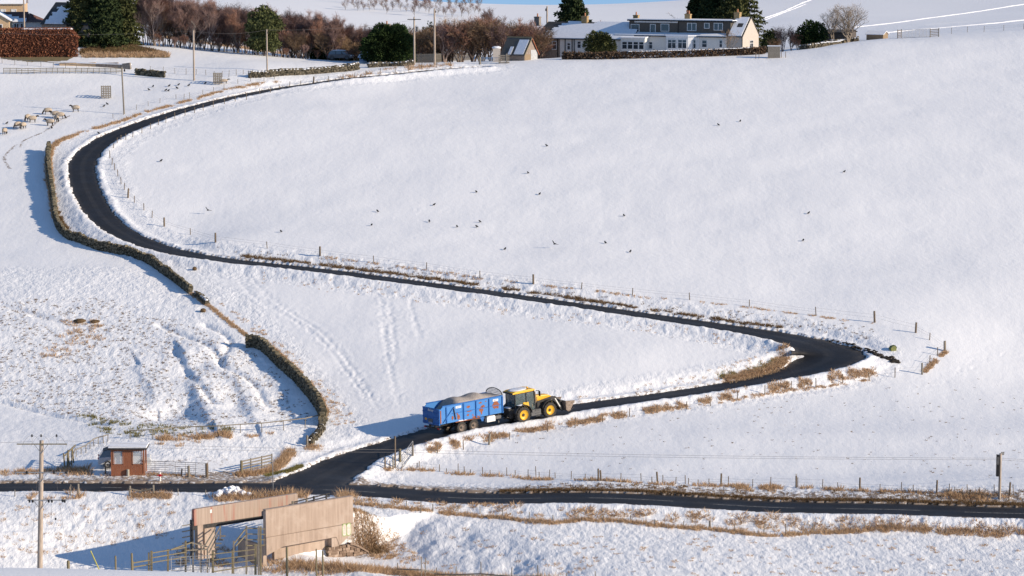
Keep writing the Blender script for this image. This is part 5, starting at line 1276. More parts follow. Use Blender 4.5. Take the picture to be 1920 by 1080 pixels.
for (u, v, rz, gz, lb) in [(142, 210, 180, 0, 'cream sheep standing alone, rightmost and highest of the flock, facing left'), (90, 215, 190, 1, 'cream sheep grazing with its head down, just above the huddled group'), (52, 227, 250, 1, 'sheep grazing behind the one that faces right, left of the group'), (61, 230, 20, 0, 'greyish sheep looking right, in front of its grazing neighbour'), (34, 241, 230, 1, 'left one of the pair of sheep grazing by the track'), (44, 242, 250, 1, 'right one of the pair of sheep grazing by the track'), (9, 253, 80, 1, 'sheep grazing at the left edge of the picture'), (94, 236, 175, 0, 'largest cream sheep at the front of the huddle, head raised to the left'), (106, 229, 300, 1, 'dark-headed sheep standing close at the right flank of the huddle'), (113, 223, 10, 1, 'sheep at the back right of the huddle, rump to the track'), (104, 221, 190, 0, 'sheep behind the huddle showing its dark face'), (420, 157, 15, 0, 'reddish-brown sheep lying low beside the right-hand tree guard')]:
    p = P(u, v); s_ = 1.1; root = empty('sheep', p, R(rz), lb, 'sheep', 'sheep grazing in the upper left field'); root.scale = (s_, s_, s_ * (.7 if u == 420 else 1))
    b_ = bpy.data.objects.new('body', me_s if not gz else me_g); col.objects.link(b_); b_.parent = root
    f_ = bpy.data.objects.new('fleece', me_f); col.objects.link(f_); f_.parent = b_

# ------------------------------------------------------------------ crows
m_crow = mat('crow_feathers', (.012, .012, .015), None, 5, rough=.5)
def crow_mesh(fly):
    mb = MB()
    if not fly:
        mb.tube([(-.24, 0, .10), (-.12, 0, .15), (0, 0, .20), (.11, 0, .27), (.15, 0, .34), (.20, 0, .345), (.26, 0, .33)], [.03, .08, .12, .10, .075, .045, .01], 8)
        for s in (-1, 1): mb.tube([(.0, s * .04, .14), (.01, s * .05, 0)], .012, 5); mb.prism([(-.26, .10), (-.05, .14), (.10, .24), (-.02, .26)], 'y', s * .09, s * .12)
    else:
        mb.tube([(-.28, 0, 0), (-.1, 0, 0), (.08, 0, .01), (.2, 0, .02), (.28, 0, .01)], [.03, .06, .07, .045, .008], 8)
        for s in (-1, 1): mb.add([(.10, s * .04, .02), (.02, s * .42, .20), (-.10, s * .46, .21), (-.12, s * .04, .01), (.10, s * .04, .0), (.02, s * .42, .18), (-.10, s * .46, .19), (-.12, s * .04, -.01)], [(0, 1, 2, 3), (7, 6, 5, 4), (0, 4, 5, 1), (1, 5, 6, 2), (2, 6, 7, 3)])
    return mesh_of(mb, 'crow', m_crow, False)
cw = crow_mesh(False); cf = crow_mesh(True); rr = random.Random(12)
crows = [(1025, 275), (990, 326), (893, 362), (1012, 366), (814, 386), (708, 398), (805, 417), (697, 424), (857, 427), (900, 418), (894, 427), (1170, 406), (947, 469), (1347, 236), (1388, 229), (1583, 324), (1516, 402), (1506, 453), (302, 304), (527, 436), (1135, 457, ), (279, 170), (287, 164), (311, 171), (317, 163), (316, 172), (332, 167), (335, 161), (354, 162), (385, 158), (195, 201), (201, 197), (13, 233), (97, 242), (185, 252), (1182, 474)]
where = ['low in the middle of the big field', 'high in the middle of the big field', 'in the right half of the big field', 'in the left part of the big field', 'near the sheep', 'between the two slim poles']
for i, (u, v) in enumerate(crows):
    w_ = 4 if (u < 210 and v < 300) else 5 if (u < 400 and v < 200) else 3 if u < 560 else 2 if u > 1200 else 1 if v < 380 else 0
    o = bpy.data.objects.new('crow', cw); col.objects.link(o); o.location = P(u, v); s_ = .9 if u > 400 else 1.0; o.scale = (s_,) * 3; o.rotation_euler = (0, 0, rr.uniform(0, 6.28))
    o['reg'] = w_; o['uu'] = u
ordn = ['leftmost', 'second from the left', 'third from the left', 'fourth from the left', 'fifth from the left', 'sixth from the left', 'seventh from the left', 'eighth from the left', 'ninth from the left', 'tenth from the left']
for w_ in range(6):
    L = sorted([o for o in col.objects if o.name.startswith('crow') and o.get('reg') == w_], key=lambda o: o['uu'])
    for k, o in enumerate(L):
        tag(o, 'black crow, ' + ('rightmost' if k == len(L) - 1 else ordn[min(k, 9)]) + ' of those ' + where[w_], 'bird', 'crows ' + where[w_]); del o['reg'], o['uu']
for u, v, lb in [(390, 397, 'black crow flying low with raised wings over the left of the big field'), (1040, 461, 'black crow gliding just above the snow near the middle fence')]:
    p = P(u, v + 6); o = bpy.data.objects.new('crow', cf); col.objects.link(o); o.location = p + Vector((0, 0, .6)); o.scale = (1.1,) * 3; o.rotation_euler = (.6, .3, 2.2); tag(o, lb, 'bird')

# ------------------------------------------------------------------ tree guards
def guard(label, u, v, w, h):
    p = P(u, v); s_ = F / p.y; w /= s_; h /= s_; root = empty('tree_guard', p, .2, label, 'tree guard'); w2 = w / 2
    for x in np.linspace(-w2, w2, 5):
        for y in (-w2, w2):
            if abs(abs(x) - w2) > .01 and False: continue
            MB().beam((x, y, 0), (x, y, h), .09, .05).build('upright', M['post_grey'], root)
    for z in np.linspace(.15, h - .1, 7):
        for y in (-w2, w2): MB().beam((-w2, y, z), (w2, y, z), .03, .085).build('slat', M['post_grey'], root)
        for x in (-w2, w2): MB().beam((x, -w2, z), (x, w2, z), .03, .085).build('slat', M['post_grey'], root)
    return root
guard('square slatted wooden tree guard standing alone left of the slim pole', 199, 184, 17, 23)
guard('square slatted wooden tree guard with a sheep beside it', 408, 158, 14, 21)
# ------------------------------------------------------------------ old concrete bridge
m_conc, t, b = new_mat('streaked_concrete'); nd = t.nodes; lk = t.links
tcn = N('ShaderNodeTexCoord').outputs['Object']
mp_ = N('ShaderNodeMapping'); mp_.inputs['Scale'].default_value = (3.2, 3.2, .16); lk.new(tcn, mp_.inputs[0])
st_ = noise(1.0, 4, mp_.outputs[0], .7).outputs[0]
cc = mixc(math_('MULTIPLY', math_('SUBTRACT', st_, .33), 1.9, True), (.44, .34, .27), (.24, .175, .135))
cc = mixc(math_('MULTIPLY', math_('SUBTRACT', noise(.55, 5, tcn, .65).outputs[0], .48), 4, True), cc, (.46, .37, .305))
cc = mixc(math_('MULTIPLY', math_('SUBTRACT', noise(1.4, 6, tcn, .75).outputs[0], .60), 5, True), cc, (.19, .145, .115))
lk.new(cc, b.inputs['Base Color']); b.inputs['Roughness'].default_value = .9
bp = N('ShaderNodeBump', Strength=.4, Distance=.02); lk.new(st_, bp.inputs['Height']); lk.new(bp.outputs[0], b.inputs['Normal'])
m_conc2, t, b = new_mat('red_streaked_concrete'); nd = t.nodes; lk = t.links
tcn = N('ShaderNodeTexCoord').outputs['Object']; mp_ = N('ShaderNodeMapping'); mp_.inputs['Scale'].default_value = (4, 4, .15); lk.new(tcn, mp_.inputs[0])
st_ = noise(1.0, 4, mp_.outputs[0], .7).outputs[0]
cc = mixc(math_('MULTIPLY', math_('SUBTRACT', st_, .33), 2.0, True), (.45, .355, .285), (.26, .185, .15)); mp2 = N('ShaderNodeMapping'); mp2.inputs['Scale'].default_value = (1.6, 1.6, .1); mp2.inputs['Location'].default_value = (3, 2, 0); lk.new(tcn, mp2.inputs[0])
cc = mixc(math_('MULTIPLY', math_('SUBTRACT', noise(1, 3, mp2.outputs[0], .6).outputs[0], .54), 6, True), cc, (.36, .10, .07))
lk.new(cc, b.inputs['Base Color']); b.inputs['Roughness'].default_value = .9
A = on_z(498, 957, ZT); B = on_z(662, 931, ZT); hd = (B - A); LB = hd.length; yaw_b = math.atan2(hd.y, hd.x); sc_b = F / A.y
br = empty('concrete_bridge', A, yaw_b, 'disused concrete bridge with two pink-brown parapet walls below the main road', 'bridge')
# near parapet: local x along, y thickness away, z up
def lz(vpx, upx):                      # height in local z of a photographed point on the near face
    a, s = ray(upx, vpx); n = Vector((math.sin(yaw_b), -math.cos(yaw_b))); D = A.x * n.x + A.y * n.y
    k = D / (a * n.x + n.y); p = Vector((a * k, k, s * k)); d = p - A
    return d.x * math.cos(yaw_b) + d.y * math.sin(yaw_b), d.z
P1 = [lz(1042, 500), lz(1010, 625), lz(1028, 637), lz(985, 663), lz(931, 662), lz(957, 498)]
up_ = lz(1008, 500)[1]; th = .42
x_r = LB
zb = P1[0][1]
MB().prism([(0, up_), (LB, up_ + .02), (LB, 0), (.12, 0.0), (0, -.06)], 'y', 0, th).build('parapet', m_conc, br, bevel=.04)
MB().prism([(0, up_), (0, zb), (1.7, zb + .55), (7.2, up_ - .95), (LB - 1.5, up_ - 1.75), (LB - .02, up_ - .75), (LB, up_)], 'y', -.06, th).build('beam_face', m_conc, br, bevel=.02)
MB().bx(-.02, LB + .02, -.03, th + .03, -.01, .05).build('coping', m_conc, br, bevel=.02)
MB().bx(1.2, LB - 1.6, .55, .9, zb - .6, up_ - .3).build('inner_wall', m_conc, br)
MB().bx(.0, .35, .45, 4.3, zb - 1.0, up_ - .8).build('abutment', m_conc, br)
MB().bx(LB - 2.3, LB - 1.55, -.02, 1.2, zb - 1.6, up_ - 1.0).build('buttress', m_conc, br)
MB().bx(3.6, LB, th, 4.0, up_ + .0, up_ + .35).build('deck', m_conc, br)
MB().blob((LB / 2 + 1.9, 2.2, up_ + .38), (LB - 3.6, 3.4, .25), 3).build('deck_snow', M['snowcap'], br, smooth=True)
# far parapet
off = 4.0; xl = -4.55; xr = LB - 3.0
MB().prism([(xl, -1.4), (xl, -.05), (xl + .15, .02), (xr, .02), (xr, -1.5)], 'y', off, off + .4).build('far_parapet', m_conc2, br, bevel=.04)
MB().bx(xl - .05, xr, off + .02, off + .38, -1.75, -1.4).build('gap_shade_bar', m_blk, br)  # black bar stands in for the shaded gap under the far parapet
MB().bx(xl + .35, xl + .9, off + .0, off + .5, -4.4, -1.4).build('pier', m_conc, br); MB().bx(xl + 1.1, xl + 2.2, off + .1, off + 1.2, -4.4, -1.4).build('pier', m_conc, br)
MB().bx(xl - .16, xl - .06, off - .02, off + .42, -4.2, -.9).build('end_post', m_blk, br)
for k in range(4): MB().beam((xl - .1, off + .2, -1.25 - .5 * k), (xl - 1.0, off + .3, -1.3 - .5 * k), .10, .07).build('end_rail', M['post_grey'] if k == 0 else m_blk, br)
MB().bx(xl + 1.6, xl + 1.78, off - .012, off, -.5, -.2).build('notice', m_white, br)
# graffiti: two tall rounded white letters with a green outline
m_gout = mat('green_spray', (.28, .42, .14), None, 6)
for k, xx in enumerate((LB - .98, LB - .52)):
    for (w, h, m_, d) in ((.50, 1.12, m_gout, -.066), (.40, 1.0, mat('faded_white_spray', (.66, .60, .53), (.5, .42, .35), 5), -.072)):
        pl_ = [(xx + w / 2 * math.copysign(abs(math.cos(a_)) ** .6, math.cos(a_)), up_ + .02 - .12 + h / 2 * 0 - .35 + h / 2 * math.copysign(abs(math.sin(a_)) ** .6, math.sin(a_))) for a_ in np.linspace(0, 2 * math.pi, 25)[:-1]]
        MB().prism(pl_, 'y', d, d + .004).build('graffiti_mark', m_, br)
# fence behind the near parapet on the deck
for x in (3.75, 5.2): MB().bx(x, x + .14, 1.5, 1.64, up_ + .3, .02).build('deck_post', M['post_grey'], br)
for k in range(4): MB().beam((3.75, 1.6, -.85 + .25 * k), (8.4, 2.6, -.80 + .25 * k), .05, .10).build('deck_rail', m_blk, br)
for x in (6.3, 7.6): MB().bx(x, x + .12, 2.0, 2.1, up_ + .3, .06).build('deck_post', m_blk, br)
# stone abutment and wing wall on the right
rr = random.Random(21); sa = empty('stone_abutment', A, yaw_b, 'weathered stone abutment and curved wing wall under the right end of the bridge', 'wall')
core = MB(); sm_ = MB()
def wing(x): return up_ - 1.75 - max(0, x - LB + .4) ** 1.35 * .42
x = LB - 2.5; big = []
while x < LB + 3.4:
    zt = wing(x); z = zt - .15; first = True
    while z > zb - 2.2:
        w = rr.uniform(.25, .5); h = .24
        (big if len(big) < 290 else big).append((x + rr.uniform(-.1, .1), z, w, h)); z -= h
    x += .38
st_me = [mesh_of(MB().box((0, 0, 0), (1, .3, 1), 0, 0, 0, .9), 'stone', M['stone'], False)]
me_s2 = MB().blob((0, 0, 0), (1, .4, 1), 4, 1, .06)
pin_stone = mat_var('pink_grey_stone', (.16, .11, .08), (.34, .25, .19))
for (x, z, w, h) in big: sm_.box((x, .12 + rr.uniform(-.04, .04), z), (w, .34, h * .9), rr.gauss(0, .03), 0, rr.gauss(0, .04), .94)
tag(sm_.build('stones', pin_stone, sa), kind='stuff')
core.prism([(LB - 2.6, zb - 2.4), (LB + 3.5, zb - 2.4), (LB + 3.5, wing(LB + 3.4)), (LB + 1.5, wing(LB + 1.5)), (LB, wing(LB)), (LB - 2.6, up_ - 1.75)], 'y', .1, .5).build('wall_core', M['stone'], sa)
cp = MB(); xs_ = np.linspace(LB - .4, LB + 3.5, 9)
for a_, b_ in zip(xs_, xs_[1:]): MB().beam((a_, .1, wing(a_) + .02), (b_, .1, wing(b_) + .02), .5, .14).build('coping_stone', pin_stone, sa)

# ------------------------------------------------------------------ timber work below the bridge
def at(u, v, D=None):
    p = P(u, v) if D is None else W(u, v, D); return p
DD = 216.0
def px_beam(parent, o, a, b, w, h, m, nm, D0=DD, D1=None):
    return MB().beam(W(a[0], a[1], D0) - o, W(b[0], b[1], D1 or D0) - o, w, h).build(nm, m, parent)
def timber(label, cat, name, items, o):
    root = empty(name, o, 0, label, cat)
    for kind, a, b, w, m, D0, D1 in items: px_beam(root, o, a, b, w, w if kind != 'rail' else w * 1.6, m, kind, D0, D1)
    return root
G_, T_ = M['post_green'], M['post_grey']
zb_ = lambda u: hat(np.array(ray(u, 1040)[0] * DD), np.array(DD))
def foot(u, D): p = G(u, D); return proj(p)[1] + 6
timber('wooden steps with double handrails climbing beside the pier under the bridge', 'steps', 'timber_steps',
       [('handrail', (413, 987), (389, 1030), .09, T_, 220, 216), ('handrail', (409, 1003), (392, 1036), .09, T_, 220, 216), ('handrail', (404, 990), (380, 1030), .09, T_, 221, 217)] +
       [('step', (393 + 4 * k, 1040 - 7 * k), (403 + 4 * k, 1040 - 7 * k), .12, T_, 216.5 + .6 * k, 216.5 + .6 * k) for k in range(6)] + [('post', (413, 986), (413, 1010), .12, T_, 220, 220), ('post', (389, 1028), (389, foot(389, 216)), .12, T_, 216, 216)], W(400, 1030, 217))
timber('railed wooden stile and handrails left of the near parapet', 'railing', 'timber_railing',
       [('post', (462, 986), (462, foot(462, 218)), .15, T_, 218, 218), ('post', (485, 987), (485, foot(485, 218)), .15, T_, 218, 218), ('post', (489, 987), (489, foot(489, 218)), .13, G_, 218, 218)] +
       [('rail', (462, 990 + 11 * k), (497, 992 + 10 * k), .05, G_, 217.9, 218.5) for k in range(4)] + [('rail', (460, 992), (438, 1020), .06, G_, 218, 216), ('rail', (461, 1003), (442, 1024), .06, G_, 218, 216), ('post', (438, 1014), (438, foot(438, 216)), .12, T_, 216, 216)], W(462, 1020, 218))
timber('olive four-rail wooden fence between the metal gate and the near parapet', 'fence', 'rail_fence',
       [('post', (399, 1034), (399, foot(399, 214)), .17, G_, 214, 214), ('post', (436, 1032), (436, foot(436, 214.5)), .15, G_, 214.5, 214.5), ('post', (479, 1020), (479, foot(479, 215)), .18, G_, 215, 215)] + [('rail', (400, 1039 + 11 * k), (478, 1030 + 10 * k), .05, G_, 213.9, 214.9) for k in range(4)], W(399, 1070, 214))
timber('rickety wooden fence and leaning rails below the far parapet at the left', 'fence', 'rail_fence',
       [('post', (348, 1014), (348, foot(348, 216)), .15, G_, 216, 216), ('post', (362, 1016), (362, foot(362, 217)), .12, T_, 217, 217), ('post', (377, 1018), (377, foot(377, 217)), .10, T_, 217, 217), ('post', (315, 1030), (315, foot(315, 215)), .15, G_, 215, 215), ('post', (284, 1033), (284, foot(284, 214)), .17, G_, 214, 214), ('post', (279, 1036), (279, foot(279, 214)), .12, G_, 214, 214)] +
       [('rail', (284, 1037 + 9 * k), (350, 1026 + 9 * k), .05, G_, 214, 216) for k in range(3)] + [('rail', (320, 1031), (360, 1017), .06, G_, 215, 216.5), ('rail', (360, 1018), (392, 1026), .06, T_, 216.5, 217), ('rail', (350, 1032), (388, 1030), .06, T_, 216.5, 217), ('rail', (283, 1058), (246, 1064), .06, G_, 214, 213), ('rail', (283, 1050), (246, 1056), .06, G_, 214, 213), ('post', (248, 1052), (248, foot(248, 213)), .2, G_, 213, 213)], W(330, 1060, 215))
a_ = W(321, 1071, 213); b_ = W(393, 1069, 213.5)
bar_gate('galvanised mesh gate between wooden posts at the bottom left', a_, b_, 28 / 23.4, 5, None, 3, gap=.05)
for u, vt, D_, w, lb in [(116, 1051, 211, .26, 'squat mossy post nearest the big pole in the blue shadow'), (206, 1042, 212, .16, 'thin mossy post in the middle of the blue shadow'), (237, 1037, 212.5, .18, 'mossy post at the right of the row in the blue shadow, with a white tag'), (532, 1026, 214, .20, 'dark square post at the foot of the near parapet'), (588, 1029, 213, .13, 'thin left stake in the straw before the inner wall of the bridge'), (600, 1033, 213, .15, 'second stake in the straw before the inner wall of the bridge')]:
    b_ = G(u, D_); tp = W(u, vt, D_); q = empty('wooden_post', b_, 0, lb, 'post'); add_post(q, b_, tp.z - b_.z, w, post_gn)
# ------------------------------------------------------------------ houses: each is laid out on its own front plane
class Front:
    def __init__(s, u, D, yaw, zref=None):
        s.O = W(u, 100, D); s.yaw = yaw; s.n = (math.sin(yaw), -math.cos(yaw)); s.D = s.O.x * s.n[0] + s.O.y * s.n[1]
        s.O.z = 0
    def loc(s, u, v, y=0.0):
        """local (x, z) on the plane y metres behind the front"""
        a, sl_ = ray(u, v); k = (s.D - y) / (a * s.n[0] + s.n[1]); p = (a * k - s.O.x, k - s.O.y)
        return p[0] * math.cos(s.yaw) + p[1] * math.sin(s.yaw), sl_ * k
def px_rect(fr, u0, v0, u1, v1, y=0.0):
    x0, z1 = fr.loc(u0, v0, y); x1, z1b = fr.loc(u1, v0, y); _, z0 = fr.loc((u0 + u1) / 2, v1, y); z1 = (z1 + z1b) / 2
    return x0, x1, z0, z1
m_wfr = mat('white_frame', (.78, .78, .78), None, 4, rough=.5)
m_dglass, t, b = new_mat('dark_window'); b.inputs['Base Color'].default_value = (.03, .04, .05, 1); b.inputs['Roughness'].default_value = .1; b.inputs['Specular IOR Level'].default_value = .9
def window(parent, x0, x1, z0, z1, y, cols=1, transom=0, fw=.09, glass=None):
    w = x1 - x0; mb = MB(); Y0, Y1 = y - .07, y + .05
    mb.bx(x0, x0 + fw, Y0, Y1, z0, z1); mb.bx(x1 - fw, x1, Y0, Y1, z0, z1); mb.bx(x0 + fw, x1 - fw, Y0, Y1, z0, z0 + fw); mb.bx(x0 + fw, x1 - fw, Y0, Y1, z1 - fw, z1)
    for k in range(1, cols): mb.bx(x0 + w * k / cols - fw / 2, x0 + w * k / cols + fw / 2, Y0 + .005, Y1, z0 + fw, z1 - fw)
    if transom: mb.bx(x0 + fw, x1 - fw, Y0 + .01, Y1, z0 + (z1 - z0) * transom - fw * .4, z0 + (z1 - z0) * transom + fw * .4)
    o = mb.build('window', m_wfr, parent); MB().bx(x0 + fw, x1 - fw, y - .02, y - .005, z0 + fw, z1 - fw).build('pane', glass or m_dglass, o)
    return o
def chimney(parent, x, y, z0, z1, w, d, m, pots=1):
    c = MB().bx(x - w / 2, x + w / 2, y - d / 2, y + d / 2, z0, z1); c.bx(x - w / 2 - .06, x + w / 2 + .06, y - d / 2 - .06, y + d / 2 + .06, z1 - .2, z1 - .05)
    o = c.build('chimney', m, parent)
    for k in range(pots): MB().tube([(x + (k - (pots - 1) / 2) * .35, y, z1), (x + (k - (pots - 1) / 2) * .35, y, z1 + .55)], [.15, .12], 8).build('chimney_pot', m_pot, o)
    return o
m_pot = mat('clay_pot', (.52, .24, .13), None, 5)
m_hwall = mat('white_harling', (.72, .70, .66), (.64, .62, .58), 6, bump=.2)
m_cream = mat('cream_roughcast', (.52, .465, .405), (.46, .405, .35), 9, bump=.3)
m_brownw = mat('brown_stone_wall', (.30, .24, .20), (.20, .16, .13), 4, bump=.4)
m_slate = mat('slate', (.075, .072, .07), (.045, .043, .043), 5, rough=.7)
m_hung = mat('hung_slate', (.115, .10, .085), (.08, .07, .06), 3, rough=.8, stretch=(1, 1, 6))
m_sand = mat('sandstone', (.56, .40, .25), (.47, .33, .20), 4, bump=.2)
m_rooft = mat('brown_roof_tile', (.13, .07, .065), (.09, .05, .045), 4)
m_ychim = mat('yellow_chimney', (.45, .33, .17), (.3, .2, .1), 5)
m_dchim = mat('dark_chimney', (.30, .26, .22), (.2, .17, .15), 5)

YAW = R(-27)
# --- long house with dormer storey (right) ---
fr = Front(1392, 452, YAW); O = fr.O.copy(); zg = fr.loc(1392, 104)[1]; O.z = zg
fr_z = lambda u, v, y=0: (fr.loc(u, v, y)[0], fr.loc(u, v, y)[1] - zg)
def RR(u0, v0, u1, v1, y=0):
    a = px_rect(fr, u0, v0, u1, v1, y); return a[0], a[1], a[2] - zg, a[3] - zg
hs = empty('dormer_house', O, YAW, 'long white house with a brown dormer storey, flat snowy roof and beige gable end', 'house')
xl = fr_z(1178, 70)[0]; x_dl = fr_z(1180, 40, 1)[0]; x_dr = fr_z(1370, 40, 1)[0]; xg0 = fr_z(1364, 68)[0]; dep = 7.0
ze = fr_z(1300, 68)[1]; zt = fr_z(1300, 37.5, 1)[1]
MB().bx(xl - 1.2, xg0, 0, dep, -1.0, ze).build('wall', m_hwall, hs)
# dormer storey
dz0, dz1 = ze + .12, zt - .28
MB().bx(x_dl, x_dr, 1.0, dep - .5, dz0 - .1, dz1).build('dormer_wall', m_hung, hs)
MB().bx(x_dl - .3, x_dr + .45, .70, dep - .2, dz1, dz1 + .22).build('fascia', M['dark'], hs)
MB().bx(x_dl - .3, x_dr + .45, .72, dep - .2, dz1 + .22, dz1 + .34).build('flat_roof_snow', M['snowcap'], hs)
MB().bx(x_dl + 1, fr_z(1272, 40, 1)[0], .96, 1.02, dz1 - .25, dz1 - .02).build('white_soffit', m_wfr, hs)
MB().beam((fr_z(1272, 40, 1)[0], .93, dz0), (fr_z(1272, 40, 1)[0], .93, dz1), .10).build('downpipe', M['dark'], hs)
for (u0, v0, u1, v1, c, t_) in [(1183, 45, 1199, 60, 1, 0), (1219, 45, 1229.5, 63, 1, 0), (1239, 44.5, 1255, 59, 1, 0), (1288.5, 43, 1306, 58, 2, 0), (1320.5, 43, 1330.5, 53.5, 1, 0), (1338.5, 43, 1355.5, 57, 2, 0)]:
    x0, x1, z0, z1 = RR(u0, v0, u1, v1, 1.0); window(hs, x0, x1, z0, z1, 1.0, c, t_)
# lean-to snow roofs under the dormer
x0 = fr_z(1163, 70)[0]; x1 = xg0
MB().prism([(-.35, ze - .10), (-.35, ze + .02), (1.0, ze + .42), (1.0, ze + .2)], 'x', x0 - 1.0, x1).build('lean_to_roof', m_slate, hs)
MB().prism([(-.38, ze + .03), (-.38, ze + .15), (1.0, ze + .55), (1.0, ze + .43)], 'x', x0 - 1.0, x1).build('roof_snow', M['snowcap'], hs)
MB().bx(x0 - 1, x1, -.45, -.36, ze - .14, ze + .0).build('gutter', M['dark'], hs)
# sun room with five windows
x0, x1, z0, z1 = RR(1164, 71, 1209, 102, -1.6); MB().bx(x0, x1, -1.6, -.01, -1.0, z1 - .05).build('sun_room', m_hwall, hs)
MB().prism([(-1.75, z1 - .05), (-1.75, z1 + .08), (-.02, z1 + .3), (-.02, z1)], 'x', x0 - .15, x1 + .15).build('sun_room_roof', M['snowcap'], hs)
a0, a1, b0, b1_ = RR(1166, 78, 1208, 92.5, -1.6)
for k in range(4): window(hs, a0 + (a1 - a0) * k / 4 + .02, a0 + (a1 - a0) * (k + 1) / 4 - .02, b0, b1_, -1.6, 1, .62, .08)
a0, a1, b0, b1_ = RR(1210, 78, 1224, 92, -.0); window(hs, a0, a1, b0, b1_, 0, 2, .6, .08)
# bay window block
x0, x1, z0, z1 = RR(1243, 67, 1306, 103, -1.1); dx = 1.0
poly = [(x0, -.01), (x0 + .7, -1.1), (x1 - 1.6, -1.1), (x1, -.01)]
MB().prism(poly, 'z', -1.0, z1 - .1).build('bay', m_wfr, hs)
MB().prism([(x0 - .2, -.01), (x0 + .6, -1.3), (x1 - 1.5, -1.3), (x1 + .2, -.01)], 'z', z1 - .1, z1 + .12).build('bay_roof', M['snowcap'], hs)
for (u0, u1) in ((1252, 1268), (1271, 1288)):
    a0, a1, b0, b1_ = RR(u0, 74, u1, 91, -1.1); window(hs, a0, a1, b0, b1_, -1.12, 2, .66, .08)
a0, a1, b0, b1_ = RR(1291, 74, 1302, 91, -.6)
wv = MB(); 
window(hs, x1 - 1.35, x1 - .25, b0, b1_, -.62, 2, .6, .08).rotation_euler = (0, 0, 0)
for (u0, u1) in ((1316, 1326), (1348.5, 1355)):
    a0, a1, b0, b1_ = RR(u0, 75, u1, 89); window(hs, a0, a1, b0, b1_, 0, 1, .5, .08)
for u in (1307, 1392): x = fr_z(u, 70)[0]; MB().beam((x, -.06, -.5), (x, -.06, ze), .09).build('downpipe', M['dark'], hs)
# gable block with its own pitched roof
gx0, gx1 = xg0, fr_z(1392.5, 90)[0]; gze = fr_z(1392, 67.5)[1]; gd = 7.2
gzr = gze + 3.0
MB().bx(gx0, gx1, -.05, gd, -1.2, gze).build('gable_block', m_cream, hs)
MB().prism([(-.05, gze), (gd / 2, gzr), (gd, gze)], 'x', gx0, gx1).build('gable_wall', m_cream, hs)
for s in (0, 1):
    a = [(-.35, gze - .22), (gd / 2, gzr + .05), (gd / 2, gzr + .17), (-.35, gze - .08)] if s == 0 else [(gd + .3, gze - .22), (gd / 2, gzr + .05), (gd / 2, gzr + .17), (gd + .3, gze - .08)]
    MB().prism(a, 'x', gx0 - .3, gx1 + .12).build('roof_slope', m_slate, hs)
MB().prism([(-.30, gze - .04), (gd / 2 - .25, gzr - .02), (gd / 2 - .25, gzr + .10), (-.30, gze + .09)], 'x', gx0 + .25, gx1 - .15).build('roof_snow', M['snowcap'], hs)
MB().box((fr_z(1392, 48)[0] - 1.1, 1.75, gze + 1.72), (1.0, 1.0, .1), 0, math.atan2(3.0, 3.6)).build('skylight', m_slate, hs)
# gable window faces the right
gw = MB(); yc = 3.9; gz0, gz1 = fr_z(1410, 92)[1] - .1, fr_z(1410, 78)[1] + .1
gw.bx(gx1, gx1 + .06, yc - .75, yc + .75, gz0, gz1); go = gw.build('window', m_wfr, hs)
for (a, b_) in ((.12, .62), (.68, .95)):
    MB().bx(gx1 + .06, gx1 + .075, yc - .65, yc + .65, gz0 + (gz1 - gz0) * a, gz0 + (gz1 - gz0) * b_).build('pane', m_dglass, go)
MB().bx(gx1 + .06, gx1 + .085, yc - .03, yc + .03, gz0, gz1).build('glazing_bar', m_wfr, go)
chimney(hs, fr_z(1383, 40, 3.5)[0], 3.5, gze + 1.5, fr_z(1383, 23, 3.5)[1], 1.0, .9, m_ychim, 1)
chimney(hs, fr_z(1290, 40, 6)[0], 6.0, dz1, fr_z(1290, 26, 6)[1], 1.0, .7, m_ychim, 2)
chimney(hs, fr_z(1193, 40, 6)[0], 6.0, dz1, fr_z(1193, 28, 6)[1], .9, .7, m_ychim, 1)

# --- cottage range on the left ---
fc = Front(1150, 462, YAW); zg2 = fc.loc(1100, 113)[1]; O2 = fc.O.copy(); O2.z = zg2
ct = empty('cottage', O2, YAW, 'long low cottage with a white snow-covered slate roof and three chimneys', 'cottage')
cz = lambda u, v, y=0: (fc.loc(u, v, y)[0], fc.loc(u, v, y)[1] - zg2)
cl, cr = cz(1003, 75)[0], cz(1172, 75)[0] + 1.5; cze = cz(1080, 71.5)[1]; cd = 6.6; czr = cz(1080, 41, 3.3)[1]
xm = cz(1050, 80)[0]
MB().bx(cl, xm, 0, cd, -1.5, cze).build('wall', m_brownw, ct); MB().bx(xm, cr, 0.02, cd - .02, -1.5, cze).build('wall', m_hwall, ct)
hipx = 1.0
rv = [(cl - .3, -.35, cze - .1), (cr, -.35, cze - .1), (cr, cd / 2, czr), (cl + hipx, cd / 2, czr), (cl - .3, cd + .3, cze - .1), (cr, cd + .3, cze - .1)]
MB().add(rv + [(x, y, z - .15) for x, y, z in rv], [(0, 1, 2, 3), (3, 2, 5, 4), (0, 3, 4), (6, 9, 8, 7), (9, 10, 11, 8), (6, 10, 9), (0, 6, 7, 1), (4, 5, 11, 10), (0, 4, 10, 6), (1, 7, 8, 2), (2, 8, 11, 5)]).build('roof', m_slate, ct)
